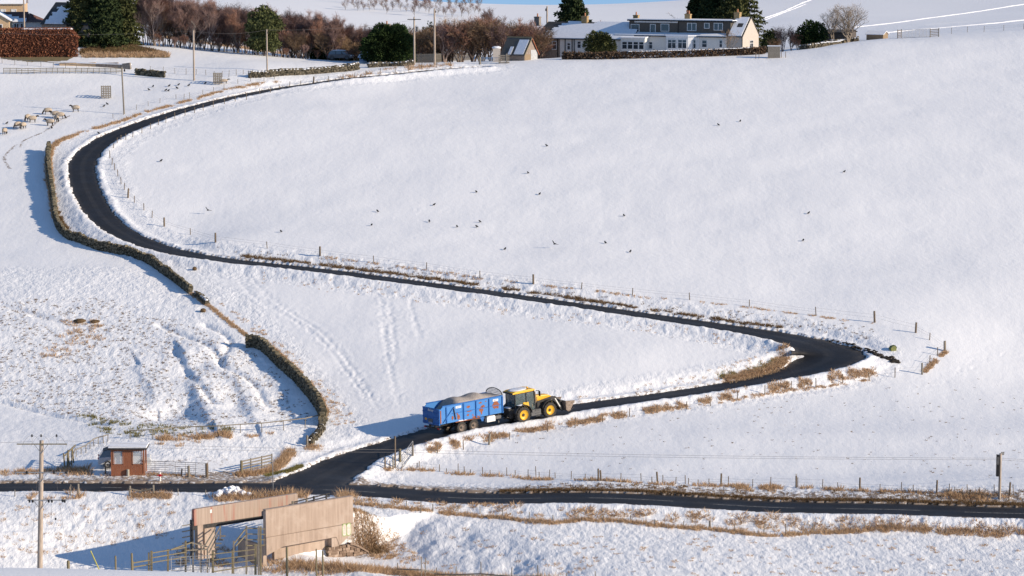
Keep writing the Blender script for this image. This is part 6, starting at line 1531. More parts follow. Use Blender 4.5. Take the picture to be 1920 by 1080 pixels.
# snow on the roof with a stepped left edge where it has slid off
sn = MB(); n = 16; rr = random.Random(3)
for k in range(n):
    t0, t1 = k / n, (k + 1) / n
    y0, y1 = -.35 + (cd / 2 + .35) * t0, -.35 + (cd / 2 + .35) * t1; q0, q1 = cze - .1 + (czr - cze + .1) * t0, cze - .1 + (czr - cze + .1) * t1
    xs0 = cl + 1.0 + 3.6 * t0 + rr.uniform(-.5, .5); xs1 = cr
    if k == 0: xs0 = cl + .9
    gaps = [(xs0, xs1)]
    if t0 > .82: cxx = cz(1097, 44, 3)[0]; gaps = [(xs0 + .9, cxx - .4 - (t0 - .8) * 2), (cxx + 1.2 + (t0 - .8) * 8, xs1)]
    for a, b_ in gaps: sn.add([(a, y0, q0 + .01), (b_, y0, q0 + .01), (b_, y1, q1 + .01), (a, y1, q1 + .01), (a, y0, q0 + .13), (b_, y0, q0 + .13), (b_, y1, q1 + .13), (a, y1, q1 + .13)], [(0, 1, 5, 4), (4, 5, 6, 7), (0, 4, 7, 3), (1, 2, 6, 5), (2, 3, 7, 6)])
sn.build('roof_snow', M['snowcap'], ct)
MB().bx(cl, cr, -.45, -.36, cze - .2, cze - .08).build('gutter', M['dark'], ct)
for (u0, v0, u1, v1, c) in [(1035, 77, 1044, 93, 1), (1063, 80, 1070, 94, 1), (1082, 77, 1090, 91, 1)]:
    a0, a1, b0, b1_ = px_rect(fc, u0, v0, u1, v1); window(ct, a0, a1, b0 - zg2, b1_ - zg2, 0, c, .6, .1)
for u in (1046, 1060, 1073, 1077): x = cz(u, 80)[0]; MB().beam((x, -.08, -1), (x, -.08, cze), .12).build('downpipe', M['dark'], ct)
for u, v, w, m_ in ((1008, 31, .95, m_dchim), (1097, 30, 1.05, m_ychim)):
    chimney(ct, cz(u, 40, 3.3)[0], 3.3, czr - .8, cz(u, v, 3.3)[1], w, .8, m_, 1)

# --- sheds ---
def shed(label, u0, u1, vb, ve, vr, D, yaw, dep, m_wall, m_roof, snow=False, name='shed', planks=False):
    f = Front(u0, D, yaw); zg_ = f.loc(u0, vb)[1]; o = f.O.copy(); o.z = zg_; root = empty(name, o, yaw, label, 'shed')
    xr_ = f.loc(u1, ve)[0]; ze_ = f.loc((u0 + u1) / 2, ve)[1] - zg_; zr_ = f.loc((u0 + u1) / 2, vr, dep / 2)[1] - zg_
    n = max(3, int(xr_ / .35))
    if planks:
        for k in range(n): MB().bx(xr_ * k / n + .01, xr_ * (k + 1) / n - .01, -.03, .03, -.6, ze_).build('plank', m_wall, root)
        MB().bx(0, xr_, .04, dep, -.6, ze_).build('wall', m_wall, root)
    else: MB().bx(0, xr_, 0, dep, -.8, ze_).build('wall', m_wall, root)
    MB().prism([(0, ze_), (dep / 2, zr_ - .08), (dep, ze_)], 'x', 0.002, xr_ - .002).build('gable_wall', m_wall, root)
    MB().prism([(-.25, ze_ - .1), (dep / 2, zr_), (dep + .25, ze_ - .1), (dep + .25, ze_ - .02), (dep / 2, zr_ + .1), (-.25, ze_ - .02)], 'x', -.2, xr_ + .2).build('roof', m_roof, root)
    return root, xr_, ze_, zr_, f, zg_
m_corr = mat('corrugated_roof', (.13, .125, .115), (.075, .07, .065), 8, stretch=(6, .6, .6))
m_wood = mat('old_timber', (.30, .22, .14), (.20, .15, .10), 5, stretch=(5, 5, 1))
s1, xr_, ze_, zr_, f, zg_ = shed('old steep-roofed outbuilding with patchy snow on its corrugated roof', 941, 983, 118, 103, 71, 446, R(-32), 4.2, m_brownw, m_corr, name='outbuilding')
def slope(a, b_, x0, x1, m_, nm='roof_snow'):
    q = lambda t_: (-.25 + (2.1 + .25) * t_, ze_ - .02 + (zr_ + .12 - ze_) * t_)
    p0, p1 = q(a), q(b_); MB().prism([(p0[0], p0[1] + .0), (p1[0], p1[1] + .0), (p1[0], p1[1] + .09), (p0[0], p0[1] + .09)], 'x', x0, x1).build(nm, m_, s1)
slope(.05, .85, xr_ * .55, xr_ * .97, M['snowcap']); slope(.03, .45, xr_ * .28, xr_ * .42, M['snowcap']); slope(.97, 1.02, -.2, xr_ + .2, M['post_green'], 'ridge_cap')
MB().bx(xr_ + .002, xr_ + .05, .1, 2.0, -.5, ze_ + .1).build('door', m_wood, s1); MB().bx(xr_ + .002, xr_ + .05, 2.05, 4.1, -.5, ze_ + .8).build('gable_sheet', mat('pale_sheet', (.45, .46, .47)), s1)
for y0, y1 in ((-.25, 2.1), (4.45, 2.1)): MB().beam((xr_ + .22, y0, ze_ - .08), (xr_ + .22, y1, zr_ + .02), .08, .16).build('barge_board', M['post_green'] if y0 < 0 else m_rust, s1)
p = P(945, 119, 400); pt_ = empty('pallet_stack', p, 0, 'stack of pale slatted pallets leaning at the corner of the old outbuilding', 'pallets')
for k in range(5): MB().bx(-.9, .9, -.3, .3, .1 + .28 * k, .26 + .28 * k).build('slat', M['post_grey'], pt_)
MB().bx(.35, .55, -.36, -.30, 0, 1.6).build('post', M['post_grey'], pt_)
# blue painted shed
m_bsh = mat('pale_blue_boards', (.42, .50, .66), (.36, .44, .60), 6, stretch=(6, 6, 1))
bsd, xr_, ze_, zr_, f, zg_ = shed('small pale blue shed with a sloping snowy roof left of the round evergreen', 674, 688, 127, 107, 96, 447, R(-22), 2.4, m_bsh, M['snowcap'], planks=True)
# small shelter, dark barn and box on the right
shed('small wooden animal shelter with an open front by the far track', 1624, 1656, 74, 64, 58.5, 464, R(-30), 2.2, m_wood, M['snowcap'], name='animal_shelter')
shed('low dark weathered barn behind the bare tree', 1540, 1596, 80, 60, 56, 470, R(-20), 4, mat('dark_timber', (.10, .085, .075), None, 5), m_slate, name='barn')
p = P(1451, 109, 400); s_ = F / p.y; cr_ = empty('timber_crate', p, -.1, 'upright plank-sided wooden box standing in the snow right of the beige gable', 'box')
for k in range(6): MB().bx(-1.0 + k * .34, -.68 + k * .34, -.03, .03, -.1, 22 / s_).build('plank', M['post_grey'], cr_)
MB().bx(-1.0, 1.03, .05, 1.2, -.1, 22 / s_ - .03).build('body', m_wood, cr_); MB().bx(-1.1, 1.1, -.1, 1.3, 22 / s_, 22 / s_ + .1).build('snow_cap', M['snowcap'], cr_)
for u, lb in ((1417, 'left black bollard-like post in the snow before the beige gable'), (1423, 'right black post of the pair before the beige gable'), (1465, 'thin dark stake just right of the plank-sided box'), (1473, 'outer dark stake right of the plank-sided box')): lone_post(lb, u, 110 if u < 1450 else 108, 11.5, .1, post_rd)
# water tank / pillar and blue gate on the lane
p = P(931, 116, 400); wt = empty('stone_gate_pier', p, 0, 'pinkish gate pier with a snowy cap left of the old outbuilding', 'pillar'); MB().bx(-.6, .6, -.5, .5, 0, 2.2).build('shaft', m_cream, wt); MB().blob((0, 0, 2.35), (1.5, 1.2, .5), 3).build('snow_cap', M['snowcap'], wt, smooth=True)
A = P(903, 120, 400); B = P(938, 119, 400); bar_gate('low bluish bar gate across the lane left of the old outbuilding', A, B, 1.0, 5, mat('blue_grey_gate', (.22, .30, .42)), 2); 
lone_post('stout gate post at the left end of the low bluish gate', 900, 121, 14, .35, post_gy)
# --- cottage behind the round evergreen: chimneys and white wall ---
f3 = Front(722, 470, R(-12)); zg3 = f3.loc(722, 125)[1]; o3 = f3.O.copy(); o3.z = zg3
c3 = empty('cottage', o3, R(-12), 'small cottage almost hidden behind the round evergreen, showing two tall chimneys', 'cottage')
x3 = f3.loc(782, 90)[0]; e3 = f3.loc(760, 92)[1] - zg3; r3 = f3.loc(760, 76, 3)[1] - zg3
MB().bx(0, x3, 0, 6, -.5, e3).build('wall', m_hwall, c3); MB().prism([(-.3, e3 - .1), (3, r3), (6.3, e3 - .1)], 'x', -.2, x3 + .2).build('roof', M['snowcap'], c3)
chimney(c3, f3.loc(725.5, 60, 3)[0], 3, e3, f3.loc(725, 45, 3)[1] - zg3, 1.2, 1.0, m_dchim, 1); chimney(c3, f3.loc(754, 60, 3)[0], 3, e3, f3.loc(755, 52, 3)[1] - zg3, 1.0, 1.0, m_hwall, 1)
# --- sandstone houses top left ---
f4 = Front(-60, 470, R(6)); zg4 = f4.loc(0, 62)[1]; o4 = f4.O.copy(); o4.z = zg4
h4 = empty('sandstone_house', o4, R(6), 'two-storey sandstone house with a snow-covered roof at the top left corner', 'house')
L4 = lambda u, v, y=0: (f4.loc(u, v, y)[0], f4.loc(u, v, y)[1] - zg4)
x4 = L4(47, 20)[0]; e4 = L4(20, 6.5)[1]; MB().bx(0, x4, 0, 6, -.5, e4).build('wall', m_sand, h4)
MB().prism([(-.4, e4 - .1), (3, e4 + 2.6), (6.4, e4 - .1), (6.4, e4 + .05), (3, e4 + 2.8), (-.4, e4 + .05)], 'x', -.2, x4 + .2).build('roof', M['snowcap'], h4)
for u0, u1 in ((1, 11), (21, 31)): a0, z1 = L4(u0, 17); a1, z0 = L4(u1, 22); window(h4, a0, a1, z0 - .3, z1, 0, 1, 0, .12, m_wfr)
f5 = Front(-70, 456, R(4)); zg5 = f5.loc(0, 62)[1]; o5 = f5.O.copy(); o5.z = zg5
h5 = empty('lower_house', o5, R(4), 'lower house with patchy snow on its brown roof in front of the sandstone house', 'house')
L5 = lambda u, v, y=0: (f5.loc(u, v, y)[0], f5.loc(u, v, y)[1] - zg5)
x5 = L5(80, 45)[0]; e5 = L5(40, 41)[1]; r5 = L5(30, 22, 3.5)[1]
MB().bx(0, x5, 0, 7, -.5, e5).build('wall', m_hwall, h5)
MB().prism([(-.3, e5 - .05), (3.5, r5), (7.3, e5 - .05)], 'x', 0, L5(49, 30)[0]).build('roof', m_rooft, h5)
xr0 = L5(49, 30)[0]; rv = [(xr0, -.3, e5 - .05), (x5 + .3, -.3, e5 - .05), (x5 + .3, 7.3, e5 - .05), (xr0, 7.3, e5 - .05), (xr0 + .2, 3.5, r5 - .2), (x5 - 2.2, 3.5, e5 + .6)]
MB().add(rv, [(0, 1, 5, 4), (1, 2, 5), (2, 3, 4, 5), (0, 4, 3), (3, 2, 1, 0)]).build('roof', m_rooft, h5)
k5 = (r5 - e5) / 3.8
for (u0, u1, t0, t1) in ((10, 49, .02, .34), (6, 34, .30, .5), (2, 20, .48, .68)):
    y0, y1 = -.3 + 3.8 * t0, -.3 + 3.8 * t1; z0_, z1_ = e5 - .05 + k5 * 3.8 * t0, e5 - .05 + k5 * 3.8 * t1
    MB().prism([(y0, z0_ + .01), (y1, z1_ + .01), (y1, z1_ + .12), (y0, z0_ + .12)], 'x', L5(u0, 30)[0], L5(u1, 30)[0] - .05).build('roof_snow', M['snowcap'], h5)
for u0, u1 in ((26, 36), (38, 49)): a0, z1 = L5(u0, 43.5); a1, z0 = L5(u1, 51); window(h5, a0, a1, z0 - .5, z1, 0, 2, 0, .1)
gf = Front(-30, 449, R(4)); g5 = empty('gabled_garage', Vector((gf.O.x, gf.O.y, gf.loc(0, 62)[1])), R(4), 'tan-walled gable with snowy roof edge at the left border', 'garage'); gq = lambda u, v: (gf.loc(u, v)[0], gf.loc(u, v)[1] - gf.loc(0, 62)[1])
ax0, ax1 = gq(-30, 50)[0], gq(17, 50)[0]; axm = (ax0 + ax1) / 2; ez = gq(17, 38)[1]; rz_ = gq(-5, 24)[1]
MB().prism([(ax0, -.5), (ax1, -.5), (ax1, ez), (axm, rz_), (ax0, ez)], 'y', 0, 5).build('wall', m_sand, g5)
for s in (0, 1):
    a = (ax0 - .3, ez - .15) if s == 0 else (ax1 + .35, ez - .15); MB().prism([a, (axm, rz_ + .05), (axm, rz_ + .25), (a[0], a[1] + .2)], 'y', -.3, 5.2).build('roof_slope', M['snowcap'], g5)
a0, z1 = gq(-4, 45); a1, z0 = gq(5, 50); window(g5, a0, a1, z0 - .4, z1, 0, 1, 0, .12)
# shaded steep roof with blue snow
f6 = Front(79, 452, R(-35)); zg6 = f6.loc(79, 62)[1]; o6 = f6.O.copy(); o6.z = zg6
h6 = empty('slate_roofed_house', o6, R(-35), 'house with a big dark slate roof holding shaded blue snow behind the conifers', 'house')
q6 = lambda u, v, y=0: (f6.loc(u, v, y)[0], f6.loc(u, v, y)[1] - zg6)
x6 = q6(165, 44)[0]; e6 = q6(110, 44)[1]; r6 = q6(110, 4, 3.5)[1]
MB().bx(0, x6, 0, 7, -.5, e6).build('wall', m_dchim, h6); MB().prism([(-.4, e6 - .2), (3.5, r6), (7.4, e6 - .2)], 'x', 0, x6).build('roof', m_slate, h6)
k6 = (r6 - e6 + .2) / 3.9; rr = random.Random(6)
sm6 = MB()
for i in range(14):
    t0, t1 = .03 + .80 * i / 14, .03 + .80 * (i + 1) / 14 - .008
    a = .8 + .9 * rr.random() * (1 if i > 2 else .3) + (.0 if i < 9 else .4); b_ = 5.2 + rr.uniform(-.4, .3)
    y0, y1 = -.4 + 3.9 * t0, -.4 + 3.9 * t1; z0_, z1_ = e6 - .2 + k6 * 3.9 * t0, e6 - .2 + k6 * 3.9 * t1
    sm6.prism([(y0, z0_ + .01), (y1, z1_ + .01), (y1, z1_ + .1), (y0, z0_ + .1)], 'x', a, b_)
sm6.build('roof_snow', M['snowcap'], h6)

# ------------------------------------------------------------------ woody plants
def grow(seed, H_, spread, levels=3, trunk_r=.14, twigs=900, up=.6, nb=9, tw_len=.9, tw_w=.022, multi=1, low=.25, curve=.15):
    """bare tree: limbs as tapered tubes, twigs as thin blades"""
    rr = random.Random(seed); wood = MB(); tips = []
    def limb(p, d, L, r, lv):
        n = 4; pts = [p]; q = p.copy(); dd_ = d.copy()
        for k in range(n):
            dd_ = (dd_ + Vector((rr.gauss(0, curve), rr.gauss(0, curve), .10 * up))).normalized(); q = q + dd_ * (L / n); pts.append(q.copy())
        wood.tube(pts, [r * (1 - .75 * k / n) + .004 for k in range(n + 1)], 5 if lv < 2 else 3, False)
        for i in range(1, len(pts)): tips.append((pts[i - 1], pts[i], lv))
        if lv < levels:
            m_ = nb if lv == 0 else max(3, nb - 3 * lv)
            for k in range(m_):
                t_ = (low if lv == 0 else .2) + (1 - (low if lv == 0 else .2)) * (k + rr.random()) / m_
                i = min(int(t_ * n), n - 1); s = pts[i].lerp(pts[i + 1], t_ * n - i); a = rr.random() * 6.28
                out = Vector((math.cos(a), math.sin(a), up * rr.uniform(.6, 1.5))).normalized()
                dn = (dd_ * .5 + out * spread).normalized()
                limb(s, dn, L * (.62 - .25 * t_) * rr.uniform(.8, 1.15), r * (1 - .7 * t_) * .55, lv + 1)
    for k in range(multi):
        a = 6.28 * k / max(multi, 1) + rr.random(); d0 = Vector((math.cos(a) * .25 * (multi > 1), math.sin(a) * .25 * (multi > 1), 1)).normalized()
        limb(Vector((0, 0, -.2)), d0, H_ * (.8 if multi > 1 else .92), trunk_r, 0)
    g_ = np.random.default_rng(seed); cand = [t_ for t_ in tips if t_[2] >= 1]; V_ = []
    ix = g_.integers(0, len(cand), twigs)
    for i in ix:
        a, b_, lv = cand[i]; s = a.lerp(b_, float(g_.random())); d = (b_ - a).normalized() + Vector(g_.normal(0, .55, 3)) + Vector((0, 0, .25 * up)); d.normalize(); L = tw_len * float(g_.uniform(.4, 1.2))
        w = d.orthogonal().normalized() * tw_w; V_ += [tuple(s - w), tuple(s + w), tuple(s + d * L)]
        for _ in range(2):
            s2 = s + d * L * float(g_.uniform(.2, .8)); d2 = (d + Vector(g_.normal(0, .5, 3))).normalized(); w = d2.orthogonal().normalized() * tw_w * .7; V_ += [tuple(s2 - w), tuple(s2 + w), tuple(s2 + d2 * L * .55)]
    V_ = np.array(V_); return wood, V_
def bare_tree(name, label, seed, m_w, m_t, loc=(0, 0, 0), group=None, cat='tree', **kw):
    wood, V_ = grow(seed, **kw); root = empty(name, loc, 0, label, cat, group)
    wood.build('trunk', m_w, root); np_mesh('crown', V_, np.arange(len(V_)).reshape(-1, 3), m_t, root)
    return root
m_birchw = mat('birch_bark', (.46, .36, .31), (.22, .16, .14), 3, stretch=(1, 1, 3)); m_dkbark = mat('dark_bark', (.12, .09, .075), (.07, .05, .045), 4); m_greyb = mat('grey_bark', (.30, .25, .20), (.18, .15, .12), 4)
tw_purple = mat_var('purple_twigs', (.13, .080, .072), (.30, .195, .17)); tw_red = mat_var('red_brown_twigs', (.17, .085, .065), (.36, .20, .14)); tw_tan = mat_var('tan_twigs', (.20, .13, .075), (.38, .26, .16)); tw_grey = mat_var('grey_twigs', (.16, .125, .10), (.34, .28, .22))
protos = {}; real_h = {}
def proto(key, **kw):
    o = bare_tree(**kw); protos[key] = o; return o
KINDS = {
 'sap': dict(name='young_tree', seed=9, m_w=m_greyb, m_t=tw_purple, H_=3.5, spread=.75, trunk_r=.05, twigs=420, nb=12, up=.5, tw_len=.6, levels=2, low=.06, tw_w=.016),
 'birch0': dict(name='birch_tree', seed=1, m_w=m_birchw, m_t=tw_purple, H_=8.5, spread=.55, trunk_r=.10, twigs=2300, nb=13, up=.8, tw_w=.018),
 'birch1': dict(name='birch_tree', seed=2, m_w=m_dkbark, m_t=tw_purple, H_=7.5, spread=.6, trunk_r=.09, twigs=2300, nb=13, up=.8, tw_w=.018),
 'birch2': dict(name='birch_tree', seed=3, m_w=m_greyb, m_t=tw_red, H_=8.0, spread=.6, trunk_r=.09, twigs=2300, nb=13, up=.8, tw_w=.018),
 'bush0': dict(name='bare_shrub', seed=4, m_w=m_greyb, m_t=tw_red, H_=4.2, spread=.9, trunk_r=.06, twigs=1500, nb=8, up=.7, multi=4, tw_len=.7, levels=2, tw_w=.02),
 'bush1': dict(name='bare_shrub', seed=5, m_w=m_dkbark, m_t=tw_tan, H_=4.6, spread=.9, trunk_r=.07, twigs=1500, nb=8, up=.6, multi=5, tw_len=.7, levels=2, tw_w=.02),
 'bush2': dict(name='bare_shrub', seed=6, m_w=m_birchw, m_t=tw_purple, H_=4.6, spread=.8, trunk_r=.07, twigs=1500, nb=8, up=.8, multi=4, tw_len=.7, levels=2, tw_w=.02),
}
used = {}
def plant(key, u, D, h, label, group, dz=0, cat='tree', sx=1.0):
    base_h_ = KINDS[key]['H_']
    if key not in protos:
        kw = dict(KINDS[key]); kw['label'] = label; kw['group'] = group; kw['cat'] = cat; o = bare_tree(**kw); protos[key] = o
    else: o = copy_tree(protos[key]); 
    o['label'] = label; o['category'] = cat; o['group'] = group
    if key not in real_h: real_h[key] = max(float(np.percentile([v_.co.z for v_ in c_.data.vertices], 99.0)) for c_ in o.children)
    base_h_ = real_h[key]
    p = G(u, D); k = h / base_h_; o.location = (p.x, p.y, p.z + dz); o.scale = (k * sx, k * sx, k); o.rotation_euler = (0, 0, rnd.random() * 6.28); return o
rnd = random.Random(77)
# birch wood, upper left
def near(u, table):
    return min(table, key=lambda t_: abs(t_[0] - u))[1]
LM = [(275, 'beside the conifer clump'), (310, 'left of the slope pole'), (345, 'just left of the slope pole'), (380, 'just right of the slope pole'), (415, 'midway between the two slope poles'), (450, 'left of the green pine'), (478, 'beside the green pine'), (520, 'just right of the green pine'), (555, 'left of the hatchback'), (590, 'just above the hatchback bonnet'), (625, 'above the hatchback'), (660, 'above the pale blue shed'), (700, 'behind the round evergreen')]
BK = {'birch0': 'pale-stemmed', 'birch1': 'dark-stemmed', 'birch2': 'grey-stemmed', 'bush0': 'russet', 'bush1': 'tan', 'bush2': 'purplish'}
ROW = ['front', 'second', 'back']
seq = ['birch0', 'birch1', 'birch2', 'birch1', 'birch2', 'birch1', 'birch0']
for i in range(96):
    t_ = i / 95; u = 275 + t_ * 440 + rnd.uniform(-5, 5); lane = i % 3
    D_ = 452 + lane * 9 + rnd.uniform(0, 6); top = np.interp(u, [270, 330, 400, 470, 540, 600, 660, 720], [-14, -8, 4, 12, 26, 26, 46, 56])
    b_ = G(u, D_); vb = proj(b_)[1]; h = max(3.5, (vb - top - rnd.uniform(-4, 14)) / (F / D_)); key = seq[i % 7]
    plant(key, u, D_, h, '%s bare tree, %s row of the left wood, %s' % (BK[key], ROW[lane], near(u, LM)), 'bare trees of the upper left wood', sx=1.15)
for i in range(34):
    u = 285 + i * 13 + rnd.uniform(-5, 5); D_ = 458 + (i % 3) * 7; key = ['bush2', 'bush0', 'bush2', 'bush1'][i % 4]
    plant(key, u, D_, rnd.uniform(3.0, 4.6), '%s undergrowth bush, %s row under the wood, %s' % (BK[key], ROW[i % 3], near(u, LM)), 'undergrowth of the upper left wood', cat='bush', sx=1.2)
for i in range(14):
    u = 300 + i * 30 + rnd.uniform(-8, 8); D_ = 449 + rnd.uniform(0, 4); key = ['bush0', 'bush2'][i % 2]
    plant(key, u, D_, rnd.uniform(1.4, 2.4), 'low %s bush at the front edge of the wood, %s' % (BK[key], near(u, LM)), 'bushes edging the upper left wood', cat='bush')
for i in range(18):
    u = 540 + i * 9.5 + rnd.uniform(-5, 5); D_ = 450 + rnd.uniform(0, 8); key = ['bush2', 'bush0', 'bush1'][i % 3]
    plant(key, u, D_, rnd.uniform(4.5, 6.0) - .012 * (u - 540), 'tall %s shrub in the thicket, %s' % (BK[key], near(u, LM)), 'shrubs left of the round evergreen', cat='bush', sx=1.2)
# scrub behind the lane and the old outbuilding
for i in range(26):
    t_ = i / 25; u = 775 + t_ * 240 + rnd.uniform(-7, 7); D_ = 458 + (i % 3) * 8; tall = 5.5 + 2.2 * math.sin(t_ * 3.1) + rnd.uniform(-.8, .8)
    plant(['bush1', 'bush0', 'bush2', 'bush1'][i % 4], u, D_, tall, '%s bare shrub, %s row behind the paling fence, %s' % (BK[['bush1', 'bush0', 'bush2', 'bush1'][i % 4]], ROW[i % 3], near(u, [(780, 'by the transformer pole'), (815, 'by the tallest pole'), (850, 'left of the fence end'), (890, 'by the low bluish gate'), (930, 'above the gate pier'), (970, 'above the old outbuilding'), (1010, 'by the cottage chimney')])), 'shrubs behind the paling fence', cat='bush', sx=1.25)
for u, h in ((918, 9.6), (945, 8.2), (968, 7.8), (990, 7.4), (900, 8.8)): plant('birch0' if u == 918 else 'birch2', u, 476, h, 'pale-stemmed birch rising out of the thicket behind the outbuilding' if u == 918 else {945: 'bare red-brown tree right beside the pale birch', 968: 'bare red-brown tree above the old outbuilding ridge', 990: 'bare red-brown tree nearest the left cottage chimney', 900: 'bare red-brown tree left of the pale birch'}[u], 'trees behind the old outbuilding')
# saplings of the hillside plantation
for i in range(46):
    u = 655 + (i % 23) * 11 + rnd.uniform(-5, 5); D_ = 638 + (i // 23) * 26 + rnd.uniform(-8, 8); plant('sap', u, D_, rnd.uniform(2.0, 3.6), 'young bare sapling, %s row of the hillside plantation, %s' % (['lower', 'upper'][i // 23], near(u, [(660 + 20 * k, w_) for k, w_ in enumerate(['at its far left end', 'above the blue shed', 'left above the small chimneys', 'above the grey chimney', 'above the white chimney', 'above the transformer pole', 'left of the tallest pole', 'right of the tallest pole', 'above the paling fence', 'above the left thicket', 'above the bluish gate', 'above the pale birch', 'at its far right end'])])), 'plantation on the far hillside')
# brushy bank behind the long house
for i in range(24):
    u = 1120 + i * 8 + rnd.uniform(-3, 3); D_ = 545 + (i % 2) * 12; plant(['bush0', 'bush2'][i % 2], u, D_, rnd.uniform(2.4, 3.6), '%s brush on the skyline bank, %s' % (BK[['bush0', 'bush2'][i % 2]], near(u, [(1125, 'just right of the broad conifer'), (1150, 'above the join of the two roofs'), (1175, 'left of the first dormer chimney'), (1200, 'right of the first dormer chimney'), (1230, 'behind the leafless larch'), (1260, 'left of the middle dormer chimney'), (1290, 'behind the middle dormer chimney')])), 'brush behind the long house', cat='bush')
# right-hand bushes
for u, D_, h, k in ((1462, 466, 4.6, 'bush2'), (1478, 466, 3.6, 'bush2'), (1448, 462, 2.6, 'bush1'), (1490, 464, 3.0, 'bush0')): plant(k, u, D_, h, {1462: 'tallest bare purplish bush between the beige gable and the dark green bush', 1478: 'bare purplish bush just left of the dark green bush', 1448: 'low tan bush nearest the beige gable behind the plank box', 1490: 'russet bush touching the left side of the dark green bush'}[u], 'bushes right of the beige gable', cat='bush', sx=1.1)
bt = bare_tree('bare_tree', 'large spreading bare tree beside the low stone wall at the upper right', 31, m_greyb, tw_grey, G(1583, 462), H_=6.6, spread=1.5, trunk_r=.20, twigs=1900, nb=9, up=.35, tw_len=.8, multi=3, low=.15, tw_w=.013)
bt = bare_tree('bare_tree', 'smaller bare tree just left of the large spreading one', 33, m_greyb, tw_grey, G(1556, 466), H_=6.2, spread=1.1, trunk_r=.14, twigs=1300, nb=9, up=.5, tw_len=.7, multi=2, tw_w=.013)
bt = bare_tree('bare_shrub', 'thin twiggy shrub in front of the white wall beside the beige gable', 35, m_greyb, tw_tan, G(1362, 447), H_=4.2, spread=.8, trunk_r=.06, twigs=260, nb=8, up=.6, tw_len=.5, multi=3, levels=2, cat='bush', tw_w=.014)
bt = bare_tree('larch_tree', 'thin leafless larch behind the flat dormer roof', 36, m_dkbark, tw_tan, G(1234, 485), H_=8.5, spread=1.2, trunk_r=.13, twigs=500, nb=16, up=.05, tw_len=.6, levels=1, tw_w=.02)

def leafy(name, label, loc, pts, size, m_leaf, trunk=None, m_trunk=None, group=None, cat='tree', seed=1, droop=0.0, out=None, core=None):
    """crown of small leaf clumps at pts (n,3) local, oriented by out"""
    g_ = np.random.default_rng(seed); n = len(pts); root = empty(name, loc, 0, label, cat, group)
    a = g_.normal(0, 1, (n, 3)); 
    if out is not None: a = a * 1.0 + out * .35
    a[:, 2] -= droop; a /= np.linalg.norm(a, axis=1)[:, None]; b_ = np.cross(a, g_.normal(0, 1, (n, 3))); b_ /= np.linalg.norm(b_, axis=1)[:, None]
    s = size * g_.uniform(.6, 1.3, n)[:, None]
    V_ = np.stack([pts - b_ * s * .35, pts + b_ * s * .35, pts + a * s], 1).reshape(-1, 3)
    np_mesh('crown', V_, np.arange(3 * n).reshape(-1, 3), m_leaf, root)
    if core:
        for i_, (cx_, cy_, cz_, a_, b2_, c2_) in enumerate(core): MB().blob((cx_, cy_, cz_), (a_, b2_, c2_), seed + i_, 5, .12).build('inner_foliage', m_leaf, root, smooth=True)
    if trunk: trunk.build('trunk', m_trunk or m_dkbark, root)
    return root
def conifer_pts(H_, Rb, n, seed, zb=.6, power=.9, whorls=26):
    g_ = np.random.default_rng(seed); w = g_.integers(0, whorls, n); t_ = (w + g_.random(n) * .35) / whorls
    nb = 9; ang = (g_.integers(0, nb, n) * 6.283 / nb + w * 1.7 + g_.normal(0, .13, n)); r = np.sqrt(g_.random(n)) * .95 + .05
    lenw = (.72 + .5 * hsh(w, np.floor(ang * 1.43), seed)); Rr = Rb * (1 - t_) ** power * lenw + .15
    z = zb + t_ * (H_ - zb) - r * Rr * .18 + g_.normal(0, .08, n)
    p = np.stack([np.cos(ang) * r * Rr, np.sin(ang) * r * Rr, z], 1); o = np.stack([np.cos(ang), np.sin(ang), np.full(n, -.1)], 1); return p, o
def blob_pts(dx, dy, dz, n, seed, lumps=9, zc=None):
    g_ = np.random.default_rng(seed); d = g_.normal(0, 1, (n, 3)); d /= np.linalg.norm(d, axis=1)[:, None]
    r = 1.06 - .5 * g_.random(n) ** 2; k = .60 + .78 * fbm(d[:, 0] * 2.6 + 5, d[:, 1] * 2.2 + d[:, 2] * 2.4 + 9, 2, seed); k = np.where(d[:, 2] < 0, k * 1.06, k)
    p = d * (r * k)[:, None] * np.array([dx, dy, dz]) / 2; p[:, 2] += (zc if zc is not None else dz / 2); p[:, 2] = np.maximum(p[:, 2], .05); return p, d
lf_dark = mat_var('conifer_needles', (.012, .022, .010), (.055, .075, .028)); lf_olive = mat_var('olive_needles', (.030, .038, .014), (.10, .105, .04)); lf_hedge = mat_var('evergreen_leaves', (.010, .020, .008), (.045, .075, .022)); lf_rust = mat_var('beech_leaves', (.10, .035, .022), (.36, .15, .085)); lf_pine = mat_var('pine_needles', (.035, .045, .018), (.13, .14, .055))
def tr_(h, r=.2): return MB().tube([(0, 0, -.3), (0, 0, h * .5), (.05, 0, h)], [r, r * .6, .03], 7)
